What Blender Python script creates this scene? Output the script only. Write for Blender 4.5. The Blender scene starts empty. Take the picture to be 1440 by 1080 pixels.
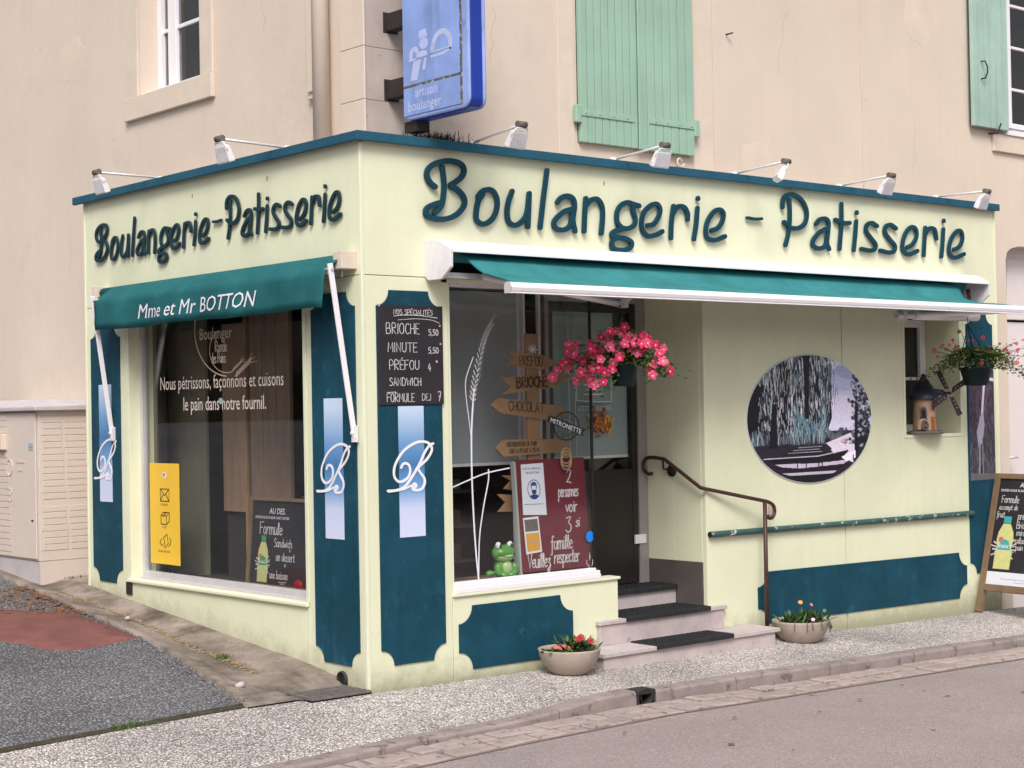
import bpy, bmesh, math, random
import numpy as np
from mathutils import Vector, Matrix, noise as mnoise
random.seed(7); np.random.seed(7)
S = bpy.context.scene
COL = S.collection

# ---------------------------------------------------------------- camera
cam = bpy.data.objects.new('camera', bpy.data.cameras.new('camera')); COL.objects.link(cam)
cam.data.sensor_width = 36.0; cam.data.lens = 58.42; cam.data.clip_end = 500; cam.data.clip_start = .05
cam.matrix_world = Matrix(((0.75968, 0.00417, -0.65029, -5.72856), (-0.65005, -0.02275, -0.75955, -8.0448),
                           (-0.01797, 0.99973, -0.01457, 1.65532), (0, 0, 0, 1)))
S.camera = cam
# ---------------------------------------------------------------- sky, sun, exposure
wd = bpy.data.worlds.new('World'); S.world = wd; wd.use_nodes = True
nt = wd.node_tree; nt.nodes.clear()
sky = nt.nodes.new('ShaderNodeTexSky'); sky.sky_type = 'NISHITA'; sky.sun_disc = False
SUN_EL, SUN_AZ = math.radians(47), math.radians(222)      # azimuth clockwise from +Y
sky.sun_elevation = SUN_EL; sky.sun_rotation = SUN_AZ
sky.air_density = 1.0; sky.dust_density = 4.0; sky.ozone_density = 1.0
hsv = nt.nodes.new('ShaderNodeHueSaturation'); hsv.inputs['Saturation'].default_value = .28
tint = nt.nodes.new('ShaderNodeMix'); tint.data_type = 'RGBA'; tint.blend_type = 'MULTIPLY'
tint.inputs['Factor'].default_value = 1; tint.inputs['B'].default_value = (1.01, .985, .985, 1)
bg = nt.nodes.new('ShaderNodeBackground'); bg.inputs['Strength'].default_value = .115
wo = nt.nodes.new('ShaderNodeOutputWorld')
nt.links.new(sky.outputs[0], hsv.inputs['Color']); nt.links.new(hsv.outputs[0], tint.inputs['A'])
nt.links.new(tint.outputs['Result'], bg.inputs[0]); nt.links.new(bg.outputs[0], wo.inputs[0])
sl = bpy.data.lights.new('sun', 'SUN'); sl.energy = 2.1; sl.angle = math.radians(24); sl.color = (1, .95, .89)
so = bpy.data.objects.new('sun', sl); COL.objects.link(so)
sd = Vector((math.sin(SUN_AZ)*math.cos(SUN_EL), math.cos(SUN_AZ)*math.cos(SUN_EL), math.sin(SUN_EL)))
so.rotation_euler = sd.to_track_quat('Z', 'Y').to_euler()
S.view_settings.view_transform = 'Standard'; S.view_settings.look = 'None'
S.view_settings.gamma = 1; S.view_settings.use_curve_mapping = False
S.view_settings.exposure = 0.40
S.cycles.max_bounces = 10; S.cycles.transparent_max_bounces = 16

# ---------------------------------------------------------------- materials
def srgb(r, g, b):
    return tuple(((c/255)/12.92 if c/255 <= .04045 else ((c/255+.055)/1.055)**2.4) for c in (r, g, b))
def mat(name, col, rough=.6, var=.08, vscale=2.5, bump=0, bscale=60, streak=0, metal=0, spots=None, spec=.4, col2=None, c2scale=6, c2lo=.55, c2hi=.7, coat=0, splash=0):
    m = bpy.data.materials.new(name); m.use_nodes = True; n = m.node_tree; N = n.nodes; L = n.links
    b = N['Principled BSDF']; b.inputs['Roughness'].default_value = rough; b.inputs['Metallic'].default_value = metal
    b.inputs['Specular IOR Level'].default_value = spec
    if coat: b.inputs['Coat Weight'].default_value = coat
    g = N.new('ShaderNodeNewGeometry')
    no = N.new('ShaderNodeTexNoise'); no.inputs['Scale'].default_value = vscale; no.inputs['Detail'].default_value = 8; no.inputs['Roughness'].default_value = .62
    L.new(g.outputs['Position'], no.inputs['Vector'])
    mr = N.new('ShaderNodeMapRange'); mr.inputs['From Min'].default_value = .3; mr.inputs['From Max'].default_value = .7
    mr.inputs['To Min'].default_value = 1-var; mr.inputs['To Max'].default_value = 1+var*.5
    L.new(no.outputs['Fac'], mr.inputs['Value'])
    cur = None
    base = N.new('ShaderNodeRGB'); base.outputs[0].default_value = (*col, 1); cur = base.outputs[0]
    def mul(a, fac):
        x = N.new('ShaderNodeVectorMath'); x.operation = 'SCALE'; L.new(a, x.inputs[0]); L.new(fac, x.inputs['Scale']); return x.outputs[0]
    if col2:
        n2 = N.new('ShaderNodeTexNoise'); n2.inputs['Scale'].default_value = c2scale; n2.inputs['Detail'].default_value = 10; n2.inputs['Roughness'].default_value = .7
        L.new(g.outputs['Position'], n2.inputs['Vector'])
        r2 = N.new('ShaderNodeMapRange'); r2.inputs['From Min'].default_value = c2lo; r2.inputs['From Max'].default_value = c2hi
        L.new(n2.outputs['Fac'], r2.inputs['Value'])
        mx = N.new('ShaderNodeMix'); mx.data_type = 'RGBA'; L.new(r2.outputs[0], mx.inputs['Factor']); L.new(cur, mx.inputs['A']); mx.inputs['B'].default_value = (*col2, 1)
        cur = mx.outputs['Result']
    cur = mul(cur, mr.outputs[0])
    if splash:
        sp = N.new('ShaderNodeSeparateXYZ'); L.new(g.outputs['Position'], sp.inputs[0])
        yy = N.new('ShaderNodeMath'); yy.operation = 'MULTIPLY_ADD'; L.new(sp.outputs['Y'], yy.inputs[0]); yy.inputs[1].default_value = -.095; L.new(sp.outputs['Z'], yy.inputs[2])
        ns = N.new('ShaderNodeTexNoise'); ns.inputs['Scale'].default_value = 7; ns.inputs['Detail'].default_value = 9; ns.inputs['Roughness'].default_value = .75; L.new(g.outputs['Position'], ns.inputs['Vector'])
        ad = N.new('ShaderNodeMath'); ad.operation = 'MULTIPLY_ADD'; L.new(ns.outputs['Fac'], ad.inputs[0]); ad.inputs[1].default_value = -.42; L.new(yy.outputs[0], ad.inputs[2])
        mr2 = N.new('ShaderNodeMapRange'); mr2.inputs['From Min'].default_value = -.26; mr2.inputs['From Max'].default_value = -.05; mr2.inputs['To Min'].default_value = 1; mr2.inputs['To Max'].default_value = 0; L.new(ad.outputs[0], mr2.inputs['Value'])
        mxs = N.new('ShaderNodeMix'); mxs.data_type = 'RGBA'; mm = N.new('ShaderNodeMath'); mm.operation = 'MULTIPLY'; L.new(mr2.outputs[0], mm.inputs[0]); mm.inputs[1].default_value = splash
        L.new(mm.outputs[0], mxs.inputs['Factor']); L.new(cur, mxs.inputs['A']); mxs.inputs['B'].default_value = (.33, .31, .20, 1); cur = mxs.outputs['Result']
    if streak:
        mp = N.new('ShaderNodeMapping'); mp.inputs['Scale'].default_value = (9, 9, .7); L.new(g.outputs['Position'], mp.inputs['Vector'])
        ns = N.new('ShaderNodeTexNoise'); ns.inputs['Scale'].default_value = 1.5; ns.inputs['Detail'].default_value = 6; L.new(mp.outputs[0], ns.inputs['Vector'])
        rs = N.new('ShaderNodeMapRange'); rs.inputs['From Min'].default_value = .5; rs.inputs['From Max'].default_value = .78
        rs.inputs['To Min'].default_value = 1; rs.inputs['To Max'].default_value = 1-streak; L.new(ns.outputs['Fac'], rs.inputs['Value'])
        cur = mul(cur, rs.outputs[0])
    if spots:
        v = N.new('ShaderNodeTexNoise'); v.inputs['Scale'].default_value = spots[0]; v.inputs['Detail'].default_value = 3; L.new(g.outputs['Position'], v.inputs['Vector'])
        r3 = N.new('ShaderNodeMapRange'); r3.inputs['From Min'].default_value = spots[1]; r3.inputs['From Max'].default_value = spots[1]+.04
        r3.inputs['To Min'].default_value = 1; r3.inputs['To Max'].default_value = spots[2]; L.new(v.outputs['Fac'], r3.inputs['Value'])
        cur = mul(cur, r3.outputs[0])
    L.new(cur, b.inputs['Base Color'])
    if bump:
        nb = N.new('ShaderNodeTexNoise'); nb.inputs['Scale'].default_value = bscale; nb.inputs['Detail'].default_value = 6; L.new(g.outputs['Position'], nb.inputs['Vector'])
        bp = N.new('ShaderNodeBump'); bp.inputs['Strength'].default_value = .6; bp.inputs['Distance'].default_value = bump
        L.new(nb.outputs['Fac'], bp.inputs['Height']); L.new(bp.outputs[0], b.inputs['Normal'])
    return m
def pebble_mat(name, cols, scale, gap, gapcol, bump=.006, rough=.75, big=(1.2, .12), fine=.0):
    m = bpy.data.materials.new(name); m.use_nodes = True; N = m.node_tree.nodes; L = m.node_tree.links; b = N['Principled BSDF']
    b.inputs['Roughness'].default_value = rough; b.inputs['Specular IOR Level'].default_value = .3
    g = N.new('ShaderNodeNewGeometry')
    wn = N.new('ShaderNodeTexNoise'); wn.inputs['Scale'].default_value = scale*.6; L.new(g.outputs['Position'], wn.inputs['Vector'])
    ad = N.new('ShaderNodeVectorMath'); ad.operation = 'MULTIPLY_ADD'; L.new(wn.outputs['Color'], ad.inputs[0]); ad.inputs[1].default_value = (.9/scale,)*3; L.new(g.outputs['Position'], ad.inputs[2])
    v = N.new('ShaderNodeTexVoronoi'); v.inputs['Scale'].default_value = scale; L.new(ad.outputs[0], v.inputs['Vector'])
    ve = N.new('ShaderNodeTexVoronoi'); ve.feature = 'DISTANCE_TO_EDGE'; ve.inputs['Scale'].default_value = scale; L.new(ad.outputs[0], ve.inputs['Vector'])
    sp = N.new('ShaderNodeSeparateColor'); L.new(v.outputs['Color'], sp.inputs[0])
    cr = N.new('ShaderNodeValToRGB'); L.new(sp.outputs[0], cr.inputs[0]); e = cr.color_ramp.elements
    e[0].color = (*cols[0], 1); e[0].position = 0; e[1].color = (*cols[-1], 1); e[1].position = 1
    for i, c in enumerate(cols[1:-1]): x = e.new((i+1)/(len(cols)-1)); x.color = (*c, 1)
    mr = N.new('ShaderNodeMapRange'); mr.inputs['From Min'].default_value = gap*.3; mr.inputs['From Max'].default_value = gap; L.new(ve.outputs['Distance'], mr.inputs['Value'])
    mx = N.new('ShaderNodeMix'); mx.data_type = 'RGBA'; L.new(mr.outputs[0], mx.inputs['Factor']); mx.inputs['A'].default_value = (*gapcol, 1); L.new(cr.outputs[0], mx.inputs['B'])
    bn = N.new('ShaderNodeTexNoise'); bn.inputs['Scale'].default_value = big[0]; bn.inputs['Detail'].default_value = 6; L.new(g.outputs['Position'], bn.inputs['Vector'])
    r = N.new('ShaderNodeMapRange'); r.inputs['From Min'].default_value = .3; r.inputs['From Max'].default_value = .7; r.inputs['To Min'].default_value = 1-big[1]; r.inputs['To Max'].default_value = 1+big[1]*.6; L.new(bn.outputs['Fac'], r.inputs['Value'])
    sc = N.new('ShaderNodeVectorMath'); sc.operation = 'SCALE'; L.new(mx.outputs['Result'], sc.inputs[0]); L.new(r.outputs[0], sc.inputs['Scale'])
    L.new(sc.outputs[0], b.inputs['Base Color'])
    bp = N.new('ShaderNodeBump'); bp.inputs['Strength'].default_value = .8; bp.inputs['Distance'].default_value = bump
    L.new(mr.outputs[0], bp.inputs['Height']); L.new(bp.outputs[0], b.inputs['Normal'])
    return m
def glass_mat(name, tintc=(1, 1, 1), refl=1.0, ior=1.5):
    m = bpy.data.materials.new(name); m.use_nodes = True; N = m.node_tree.nodes; L = m.node_tree.links; N.clear()
    o = N.new('ShaderNodeOutputMaterial'); t = N.new('ShaderNodeBsdfTransparent'); t.inputs[0].default_value = (*tintc, 1)
    gl = N.new('ShaderNodeBsdfGlossy'); gl.inputs['Roughness'].default_value = .015; gl.inputs[0].default_value = (refl, refl, refl, 1)
    lw = N.new('ShaderNodeLayerWeight'); lw.inputs['Blend'].default_value = .5
    pw = N.new('ShaderNodeMath'); pw.operation = 'POWER'; L.new(lw.outputs['Facing'], pw.inputs[0]); pw.inputs[1].default_value = 5
    f = N.new('ShaderNodeMath'); f.operation = 'MULTIPLY_ADD'; L.new(pw.outputs[0], f.inputs[0]); f.inputs[1].default_value = .95; f.inputs[2].default_value = .045
    mx = N.new('ShaderNodeMixShader')
    L.new(f.outputs[0], mx.inputs[0]); L.new(t.outputs[0], mx.inputs[1]); L.new(gl.outputs[0], mx.inputs[2]); L.new(mx.outputs[0], o.inputs[0])
    return m
def print_mat(name, rough=.45):
    m = bpy.data.materials.new(name); m.use_nodes = True; N = m.node_tree.nodes; L = m.node_tree.links; b = N['Principled BSDF']
    a = N.new('ShaderNodeAttribute'); a.attribute_name = 'Col'; L.new(a.outputs['Color'], b.inputs['Base Color']); b.inputs['Roughness'].default_value = rough
    return m
M = {}
M['cream'] = mat('cream_paint', (.735, .755, .555), .55, .09, 1.2, streak=.04, spots=(38, .72, .7), bump=.0006, bscale=40, splash=.75)
M['cream_trim'] = mat('cream_trim', (.75, .77, .585), .5, .04, 3)
M['seam'] = mat('seam_shadow_gap', (.25, .25, .16), .8)
M['stucco'] = mat('tan_render', (.66, .565, .48), .9, .08, .9, bump=.003, bscale=22, streak=.035, spots=(14, .74, .82), col2=(.56, .49, .42), c2scale=1.3, c2lo=.55, c2hi=.8, spec=.2)
M['stone'] = mat('painted_stone', (.67, .575, .485), .85, .08, 4, bump=.0015, bscale=50, spec=.2)
M['stone_grey'] = mat('weathered_stone', (.46, .40, .365), .9, .2, 3, bump=.002, bscale=40, spots=(16, .7, .7), spec=.2)
M['teal'] = mat('teal_panel_paint', (.010, .062, .098), .6, .28, 3.2, spots=(7, .66, 1.5), bump=.0008, bscale=30, streak=.15, spec=.15, col2=(.02, .10, .15), c2scale=5)
M['trim'] = mat('teal_metal_trim', (.02, .095, .15), .6, .2, 6, spec=.2)
M['letter'] = mat('teal_letter', (.009, .052, .078), .55, .1, 8, spec=.15)
M['letter_b'] = mat('dark_teal_letter', (.006, .034, .048), .55, .15, 12, spec=.3)
M['awn'] = mat('teal_awning_cloth', (.045, .225, .24), .9, .25, 3, bump=.001, bscale=300, streak=.05, spec=.1)
M['awn2'] = mat('teal_valance_cloth', (.022, .13, .145), .9, .25, 4, bump=.002, bscale=12, spec=.1)
M['white'] = mat('white_lacquer', (.82, .80, .84), .35, .04, 6)
M['whitegrey'] = mat('white_aged', (.72, .70, .74), .5, .12, 9, spots=(40, .66, .6))
M['alu'] = mat('aluminium', (.62, .60, .62), .4, .08, 10, metal=.3)
M['pale'] = mat('pale_vinyl', (.80, .78, .86), .5, .02)
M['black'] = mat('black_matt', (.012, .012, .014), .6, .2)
M['rubber'] = mat('black_rubber', (.02, .021, .025), .75, .3, 12, bump=.002, bscale=90)
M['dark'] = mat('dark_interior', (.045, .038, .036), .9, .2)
M['shopfloor'] = mat('shop_floor', (.10, .085, .08), .5, .2)
M['green'] = mat('green_shutter', (.31, .48, .38), .65, .10, 3, streak=.10, bump=.0008, bscale=80)
M['green2'] = mat('pale_green_shutter', (.36, .52, .46), .65, .14, 3, streak=.16, bump=.0008, bscale=80)
M['gap'] = mat('dark_gap', (.03, .06, .045), .9)
M['blueface'] = mat('faded_blue_face', (.25, .36, .72), .5, .25, 3, streak=.25, spots=(20, .72, .45))
M['blueside'] = mat('deep_blue_plastic', (.012, .04, .32), .3, .1)
M['bluepale'] = mat('pale_blue_plastic', (.30, .40, .78), .35, .25, 5, col2=(.03, .07, .4), c2scale=4)
M['signprint'] = mat('pale_sign_print', (.52, .57, .82), .5, .35, 12, col2=(.32, .42, .74), c2scale=12, c2lo=.5, c2hi=.65)
M['rust'] = mat('rusty_black_iron', (.03, .022, .022), .7, .3, 14)
M['rail'] = mat('brown_iron', (.06, .026, .022), .45, .25, 20)
M['wood'] = mat('light_plywood', (.40, .235, .13), .6, .18, 6, streak=.12)
M['wood_frame'] = mat('brown_wood_frame', (.22, .145, .085), .6, .22, 8, streak=.2)
M['wood_dark'] = mat('brown_wood_panel', (.34, .225, .16), .55, .22, 2, streak=.3)
M['wood_mid'] = mat('worn_wood_panel', (.28, .19, .145), .55, .25, 2, streak=.3)
M['olive'] = mat('olive_screen', (.24, .225, .165), .6, .2, 2, streak=.1)
M['blind'] = mat('grey_blind', (.36, .39, .43), .8, .06, 2)
M['blind2'] = mat('pale_blue_blind', (.34, .43, .45), .8, .05, 2)
M['chalkboard'] = mat('chalkboard', (.022, .019, .026), .75, .35, 5)
M['chalk'] = mat('chalk', (.62, .60, .62), .95, .3, 60)
M['burg'] = mat('burgundy_board', (.15, .020, .032), .5, .12, 4)
M['greywood'] = mat('grey_board_edge', (.38, .42, .40), .6, .1)
M['paper'] = mat('paper', (.72, .74, .82), .6, .02)
M['orange'] = mat('orange_print', (.72, .36, .04), .6, .1, 20)
M['navy'] = mat('navy_print', (.02, .06, .22), .6, .02)
M['ink'] = mat('brown_ink', (.06, .03, .015), .8, .2)
M['inkblack'] = mat('black_ink', (.012, .012, .012), .5, .02)
M['yellow'] = mat('yellow_sticker', (.82, .52, .045), .5, .05, 5)
M['blue'] = mat('bright_blue_sticker', (.01, .22, .75), .4, .02)
M['steplight'] = mat('pale_step_stone', (.50, .44, .44), .8, .14, 9, bump=.001, bscale=90, spots=(25, .7, .7), streak=.05)
M['stepriser'] = mat('pink_step_riser', (.50, .43, .43), .85, .2, 6, bump=.001, bscale=70, spots=(20, .68, .6))
M['skirting'] = mat('dark_stone_skirting', (.10, .085, .082), .7, .2, 5)
M['planter'] = mat('cast_stone_bowl', (.42, .35, .30), .85, .2, 5, bump=.001, bscale=120, spots=(30, .68, .75), col2=(.52, .47, .43), c2scale=4)
M['soil'] = mat('potting_soil', (.03, .02, .014), .95, .4, 30, bump=.01, bscale=60)
M['pot'] = mat('dark_green_pot', (.004, .018, .020), .5, .1, spec=.2)
M['leaf'] = mat('leaf', (.085, .16, .035), .55, .5, 25)
M['leaf2'] = mat('dark_leaf', (.04, .09, .028), .55, .5, 25)
M['leaf3'] = mat('yellow_green_leaf', (.16, .22, .04), .55, .4, 25)
M['petal'] = mat('pink_petal', (.74, .022, .11), .5, .45, 45)
M['petal2'] = mat('light_pink_petal', (.76, .08, .19), .5, .25, 30)
M['petalw'] = mat('white_petal_star', (.85, .55, .62), .5, .1)
M['red'] = mat('red_flower', (.38, .006, .008), .6, .2, 40)
M['salmon'] = mat('salmon_flower', (.62, .16, .13), .5, .3, 40)
M['oflower'] = mat('orange_flower', (.80, .33, .05), .5, .2)
M['dry'] = mat('dry_leaf', (.20, .085, .035), .8, .4, 25)
M['kerb'] = mat('kerb_concrete', (.30, .25, .24), .9, .3, 4, bump=.005, bscale=60, spots=(12, .62, .6), col2=(.19, .155, .15), c2scale=7, spec=.2)
M['sett'] = mat('pale_sett_stone', (.38, .315, .295), .9, .25, 3.5, bump=.010, bscale=22, spots=(18, .62, .6), col2=(.29, .225, .20), c2scale=9, spec=.2)
M['mortar'] = mat('gutter_mortar', (.25, .20, .18), .95, .25, 12, bump=.004, bscale=60, spec=.2)
M['bank'] = mat('mottled_reflection_bank', (.22, .17, .13), .95, .6, .5, bump=.08, bscale=3, col2=(.06, .065, .03), c2scale=.6, c2lo=.45, c2hi=.6)
M['road'] = pebble_mat('road_asphalt', [(.32, .268, .262), (.43, .362, .355), (.37, .312, .305), (.49, .415, .40)], 80, .12, (.25, .21, .205), bump=.002, big=(.9, .10))
M['pave'] = pebble_mat('washed_pebble_paving', [(.40, .35, .33), (.60, .55, .53), (.72, .68, .66), (.54, .48, .45), (.80, .77, .76)], 48, .13, (.20, .175, .165), bump=.005, big=(1.1, .30))
M['asph'] = pebble_mat('coarse_dark_asphalt', [(.17, .17, .185), (.235, .24, .26), (.29, .295, .32), (.19, .19, .21), (.36, .36, .39)], 42, .18, (.09, .088, .095), bump=.010, big=(.8, .25))
M['redpatch'] = mat('red_asphalt', (.20, .085, .078), .9, .25, 5, bump=.004, bscale=120, spots=(40, .70, 1.6), spec=.2)
M['apron'] = mat('stained_concrete', (.31, .26, .225), .95, .35, 3, bump=.010, bscale=26, col2=(.13, .105, .085), c2scale=2.6, c2lo=.42, c2hi=.62, spots=(20, .66, .7), spec=.2)
M['moss'] = mat('gutter_dirt', (.06, .05, .032), .95, .5, 20, bump=.01, bscale=60)
M['iron'] = mat('cast_iron', (.035, .032, .034), .7, .3, 20)
M['bars'] = mat('worn_iron', (.17, .15, .145), .65, .35, 30)
M['grime'] = mat('grime', (.10, .10, .085), .8, .5, 40, col2=(.40, .42, .50), c2scale=25, c2lo=.5, c2hi=.6)
M['straw'] = mat('straw_dirt', (.28, .21, .13), .95, .4, 30)
M['cabinet'] = mat('beige_cabinet', (.64, .55, .49), .6, .06, 2, spots=(30, .76, .8))
M['cabgroove'] = mat('beige_cabinet_slat', (.63, .54, .48), .6, .06, 2)
M['concrete'] = mat('pale_concrete', (.50, .46, .48), .9, .15, 5, bump=.002)
M['pipe'] = mat('tan_pipe', (.67, .575, .49), .6, .06)
M['frog'] = mat('green_ceramic', (.10, .34, .06), .3, .35, 9, coat=.3)
M['frogbelly'] = mat('pale_green_ceramic', (.42, .58, .25), .35, .1, coat=.3)
M['tower'] = mat('ornament_plaster', (.50, .33, .22), .7, .2, 16)
M['roofblue'] = mat('ornament_slate', (.028, .034, .055), .4, .3, 20)
M['sail'] = mat('ornament_sail', (.045, .028, .032), .6, .2)
M['brick'] = mat('ornament_brick', (.42, .13, .05), .7, .2, 30)
M['greystone'] = mat('ornament_stone', (.14, .125, .11), .8, .3, 30)
M['oldgreen'] = mat('peeling_green_paint', (.04, .10, .095), .7, .2, 10, col2=(.55, .56, .52), c2scale=16, c2lo=.585, c2hi=.62)
M['door_white'] = mat('white_pvc', (.72, .66, .66), .4, .03)
M['dooralu'] = mat('door_aluminium', (.33, .31, .31), .4, .1, metal=.2)
M['doorblack'] = mat('black_door', (.022, .018, .018), .45, .15)
M['gold'] = mat('gold_vinyl', (.66, .52, .40), .6, .08, 20)
M['goldtext'] = mat('cream_vinyl_text', (.76, .68, .60), .6, .05)
M['bread'] = mat('bread_print', (.36, .14, .05), .6, .6, 35)
M['bottle'] = mat('bottle_print', (.62, .60, .26), .6, .1, 20)
M['capgreen'] = mat('green_cap_print', (.04, .30, .17), .6, .02)
M['capteal'] = mat('teal_cap_print', (.05, .36, .38), .6, .02)
M['glass'] = glass_mat('shop_glass', (.95, .96, .955), 1.0, 1.52)
M['glass_house'] = glass_mat('house_window_glass', (.7, .71, .72), 1.0, 1.5)
M['print'] = print_mat('photo_print')
def grad_mat(name, stops, z0, z1):
    m = bpy.data.materials.new(name); m.use_nodes = True; N = m.node_tree.nodes; L = m.node_tree.links; b = N['Principled BSDF']; b.inputs['Roughness'].default_value = .45
    g = N.new('ShaderNodeNewGeometry'); s = N.new('ShaderNodeSeparateXYZ'); L.new(g.outputs['Position'], s.inputs[0])
    mr = N.new('ShaderNodeMapRange'); mr.inputs['From Min'].default_value = z0; mr.inputs['From Max'].default_value = z1; L.new(s.outputs['Z'], mr.inputs['Value'])
    cr = N.new('ShaderNodeValToRGB'); L.new(mr.outputs[0], cr.inputs[0]); e = cr.color_ramp.elements
    e[0].position = stops[0][0]; e[0].color = (*stops[0][1], 1); e[1].position = stops[-1][0]; e[1].color = (*stops[-1][1], 1)
    for p, c in stops[1:-1]: x = e.new(p); x.color = (*c, 1)
    L.new(cr.outputs[0], b.inputs['Base Color']); return m
_st = [(0, srgb(208, 214, 240)), (.22, srgb(196, 208, 238)), (.36, srgb(110, 160, 208)), (.55, srgb(66, 118, 172)), (.72, srgb(110, 155, 205)), (1, srgb(196, 216, 240))]
M['stripe'] = grad_mat('blue_gradient_vinyl', _st, .89, 1.68)
M['stripe_left'] = grad_mat('blue_gradient_vinyl_far', _st, 1.02, 1.88)

# ---------------------------------------------------------------- builders
def I3(u, v, d): return (u, v, d)
def FR(u, v, d): return (u, -d, v)            # right-hand facade (plane y = 0), d = proud of it
def FL(u, v, d): return (-d, -u, v)           # left-hand facade (plane x = 0), u = -y
def off(F, dd): return lambda u, v, d: F(u, v, d+dd)
OFF = {}
def tag(o, label=None, cat=None, group=None, kind=None):
    if label: o['label'] = label
    if cat: o['category'] = cat
    if group: o['group'] = group
    if kind: o['kind'] = kind
    return o
def thing(name, loc, label, cat, group=None):
    o = bpy.data.objects.new(name, None); COL.objects.link(o); o.location = loc; o.empty_display_size = .1
    OFF[o.name] = Vector(loc); return tag(o, label, cat, group)
def link(name, me, parent=None):
    o = bpy.data.objects.new(name, me); COL.objects.link(o)
    if parent: o.parent = parent
    return o
def rname(o): return o.name
class MB:
    def __init__(s): s.v = []; s.f = []; s.m = []; s.sm = []
    def add(s, vs, fs, mi=0, smooth=False):
        n = len(s.v); s.v += [tuple(p) for p in vs]
        for f in fs: s.f.append(tuple(i+n for i in f)); s.m.append(mi); s.sm.append(smooth)
        return s
    def box(s, x0, x1, y0, y1, z0, z1, mi=0, F=None):
        P = [(x0, y0, z0), (x1, y0, z0), (x1, y1, z0), (x0, y1, z0), (x0, y0, z1), (x1, y0, z1), (x1, y1, z1), (x0, y1, z1)]
        if F: P = [F(*p) for p in P]
        return s.add(P, [(0, 3, 2, 1), (4, 5, 6, 7), (0, 1, 5, 4), (1, 2, 6, 5), (2, 3, 7, 6), (3, 0, 4, 7)], mi)
    def prism(s, F, poly, d0, d1, mi=0):
        n = len(poly); P = [F(u, v, d0) for u, v in poly]+[F(u, v, d1) for u, v in poly]
        return s.add(P, [tuple(range(n-1, -1, -1)), tuple(range(n, 2*n))]+[(i, (i+1) % n, n+(i+1) % n, n+i) for i in range(n)], mi)
    def tube(s, pts, r, n=8, mi=0, caps=True, flat=None):
        pts = [Vector(p) for p in pts]; rs = r if isinstance(r, (list, tuple)) else [r]*len(pts)
        t0 = (pts[1]-pts[0]).normalized(); up = Vector((0, 0, 1)) if abs(t0.z) < .9 else Vector((1, 0, 0))
        nrm = t0.cross(up).normalized(); V = []
        for i, p in enumerate(pts):
            t = (pts[min(i+1, len(pts)-1)]-pts[max(i-1, 0)]).normalized()
            nrm = (nrm-t*nrm.dot(t)).normalized(); b = t.cross(nrm)
            for k in range(n):
                a = 2*math.pi*k/n; V.append(p+(nrm*math.cos(a)+b*math.sin(a))*rs[i])
        Fs = [(i*n+k, i*n+(k+1) % n, (i+1)*n+(k+1) % n, (i+1)*n+k) for i in range(len(pts)-1) for k in range(n)]
        s.add(V, Fs, mi, True)
        if caps: m = len(s.v)-len(V); s.f += [tuple(m+k for k in range(n-1, -1, -1)), tuple(m+(len(pts)-1)*n+k for k in range(n))]; s.m += [mi]*2; s.sm += [False]*2
        return s
    def lathe(s, c, prof, n=24, mi=0, axis='z', smooth=True):
        V = []
        for r, h in prof:
            for k in range(n):
                a = 2*math.pi*k/n; x, y = r*math.cos(a), r*math.sin(a)
                V.append((c[0]+x, c[1]+y, c[2]+h) if axis == 'z' else (c[0]+x, c[1]+h, c[2]+y) if axis == 'y' else (c[0]+h, c[1]+x, c[2]+y))
        Fs = [(i*n+k, i*n+(k+1) % n, (i+1)*n+(k+1) % n, (i+1)*n+k) for i in range(len(prof)-1) for k in range(n)]
        return s.add(V, Fs, mi, smooth)
    def ball(s, c, r, n=12, mi=0):
        r = r if isinstance(r, (tuple, list)) else (r, r, r); m = n//2
        V = [(c[0]+r[0]*math.sin(math.pi*i/m)*math.cos(2*math.pi*k/n), c[1]+r[1]*math.sin(math.pi*i/m)*math.sin(2*math.pi*k/n), c[2]+r[2]*math.cos(math.pi*i/m)) for i in range(m+1) for k in range(n)]
        return s.add(V, [(i*n+k, i*n+(k+1) % n, (i+1)*n+(k+1) % n, (i+1)*n+k) for i in range(m) for k in range(n)], mi, True)
    def ribbon(s, F, pts, w, d0, d1, mi=0, rise=.0, cap=True):
        """flat-topped stroke of width w following 2D pts, with round ends; its top rises a hair along the way"""
        p = [Vector(q) for q in pts]; q = [p[0]]
        for a in p[1:]:
            if (a-q[-1]).length > 1e-5: q.append(a)
        p = q
        if len(p) == 1: p = [p[0]-Vector((1e-3, 0)), p[0]+Vector((1e-3, 0))]
        n = len(p); Lf = []; Rt = []
        for i in range(n):
            t = (p[min(i+1, n-1)]-p[max(i-1, 0)]); t.normalize(); nn = Vector((-t.y, t.x))
            Lf.append(p[i]+nn*w/2); Rt.append(p[i]-nn*w/2)
        ring = []
        k = 5 if cap and w > .008 else (2 if cap else 0)
        t = (p[-1]-p[-2]).normalized(); a0 = math.atan2(t.y, t.x)
        e1 = [p[-1]+Vector((math.cos(a0+math.pi/2-math.pi*j/(k+1)), math.sin(a0+math.pi/2-math.pi*j/(k+1))))*w/2 for j in range(1, k+1)]
        t = (p[0]-p[1]).normalized(); a0 = math.atan2(t.y, t.x)
        e0 = [p[0]+Vector((math.cos(a0+math.pi/2-math.pi*j/(k+1)), math.sin(a0+math.pi/2-math.pi*j/(k+1))))*w/2 for j in range(1, k+1)]
        top = []; V = []
        def pr(v, f): V.append(F(v.x, v.y, d1+rise*f)); return len(V)-1
        Lt = [pr(v, i/(n-1)) for i, v in enumerate(Lf)]; Rr = [pr(v, i/(n-1)) for i, v in enumerate(Rt)]
        E1 = [pr(v, 1) for v in e1]; E0 = [pr(v, 0) for v in e0]
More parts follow.
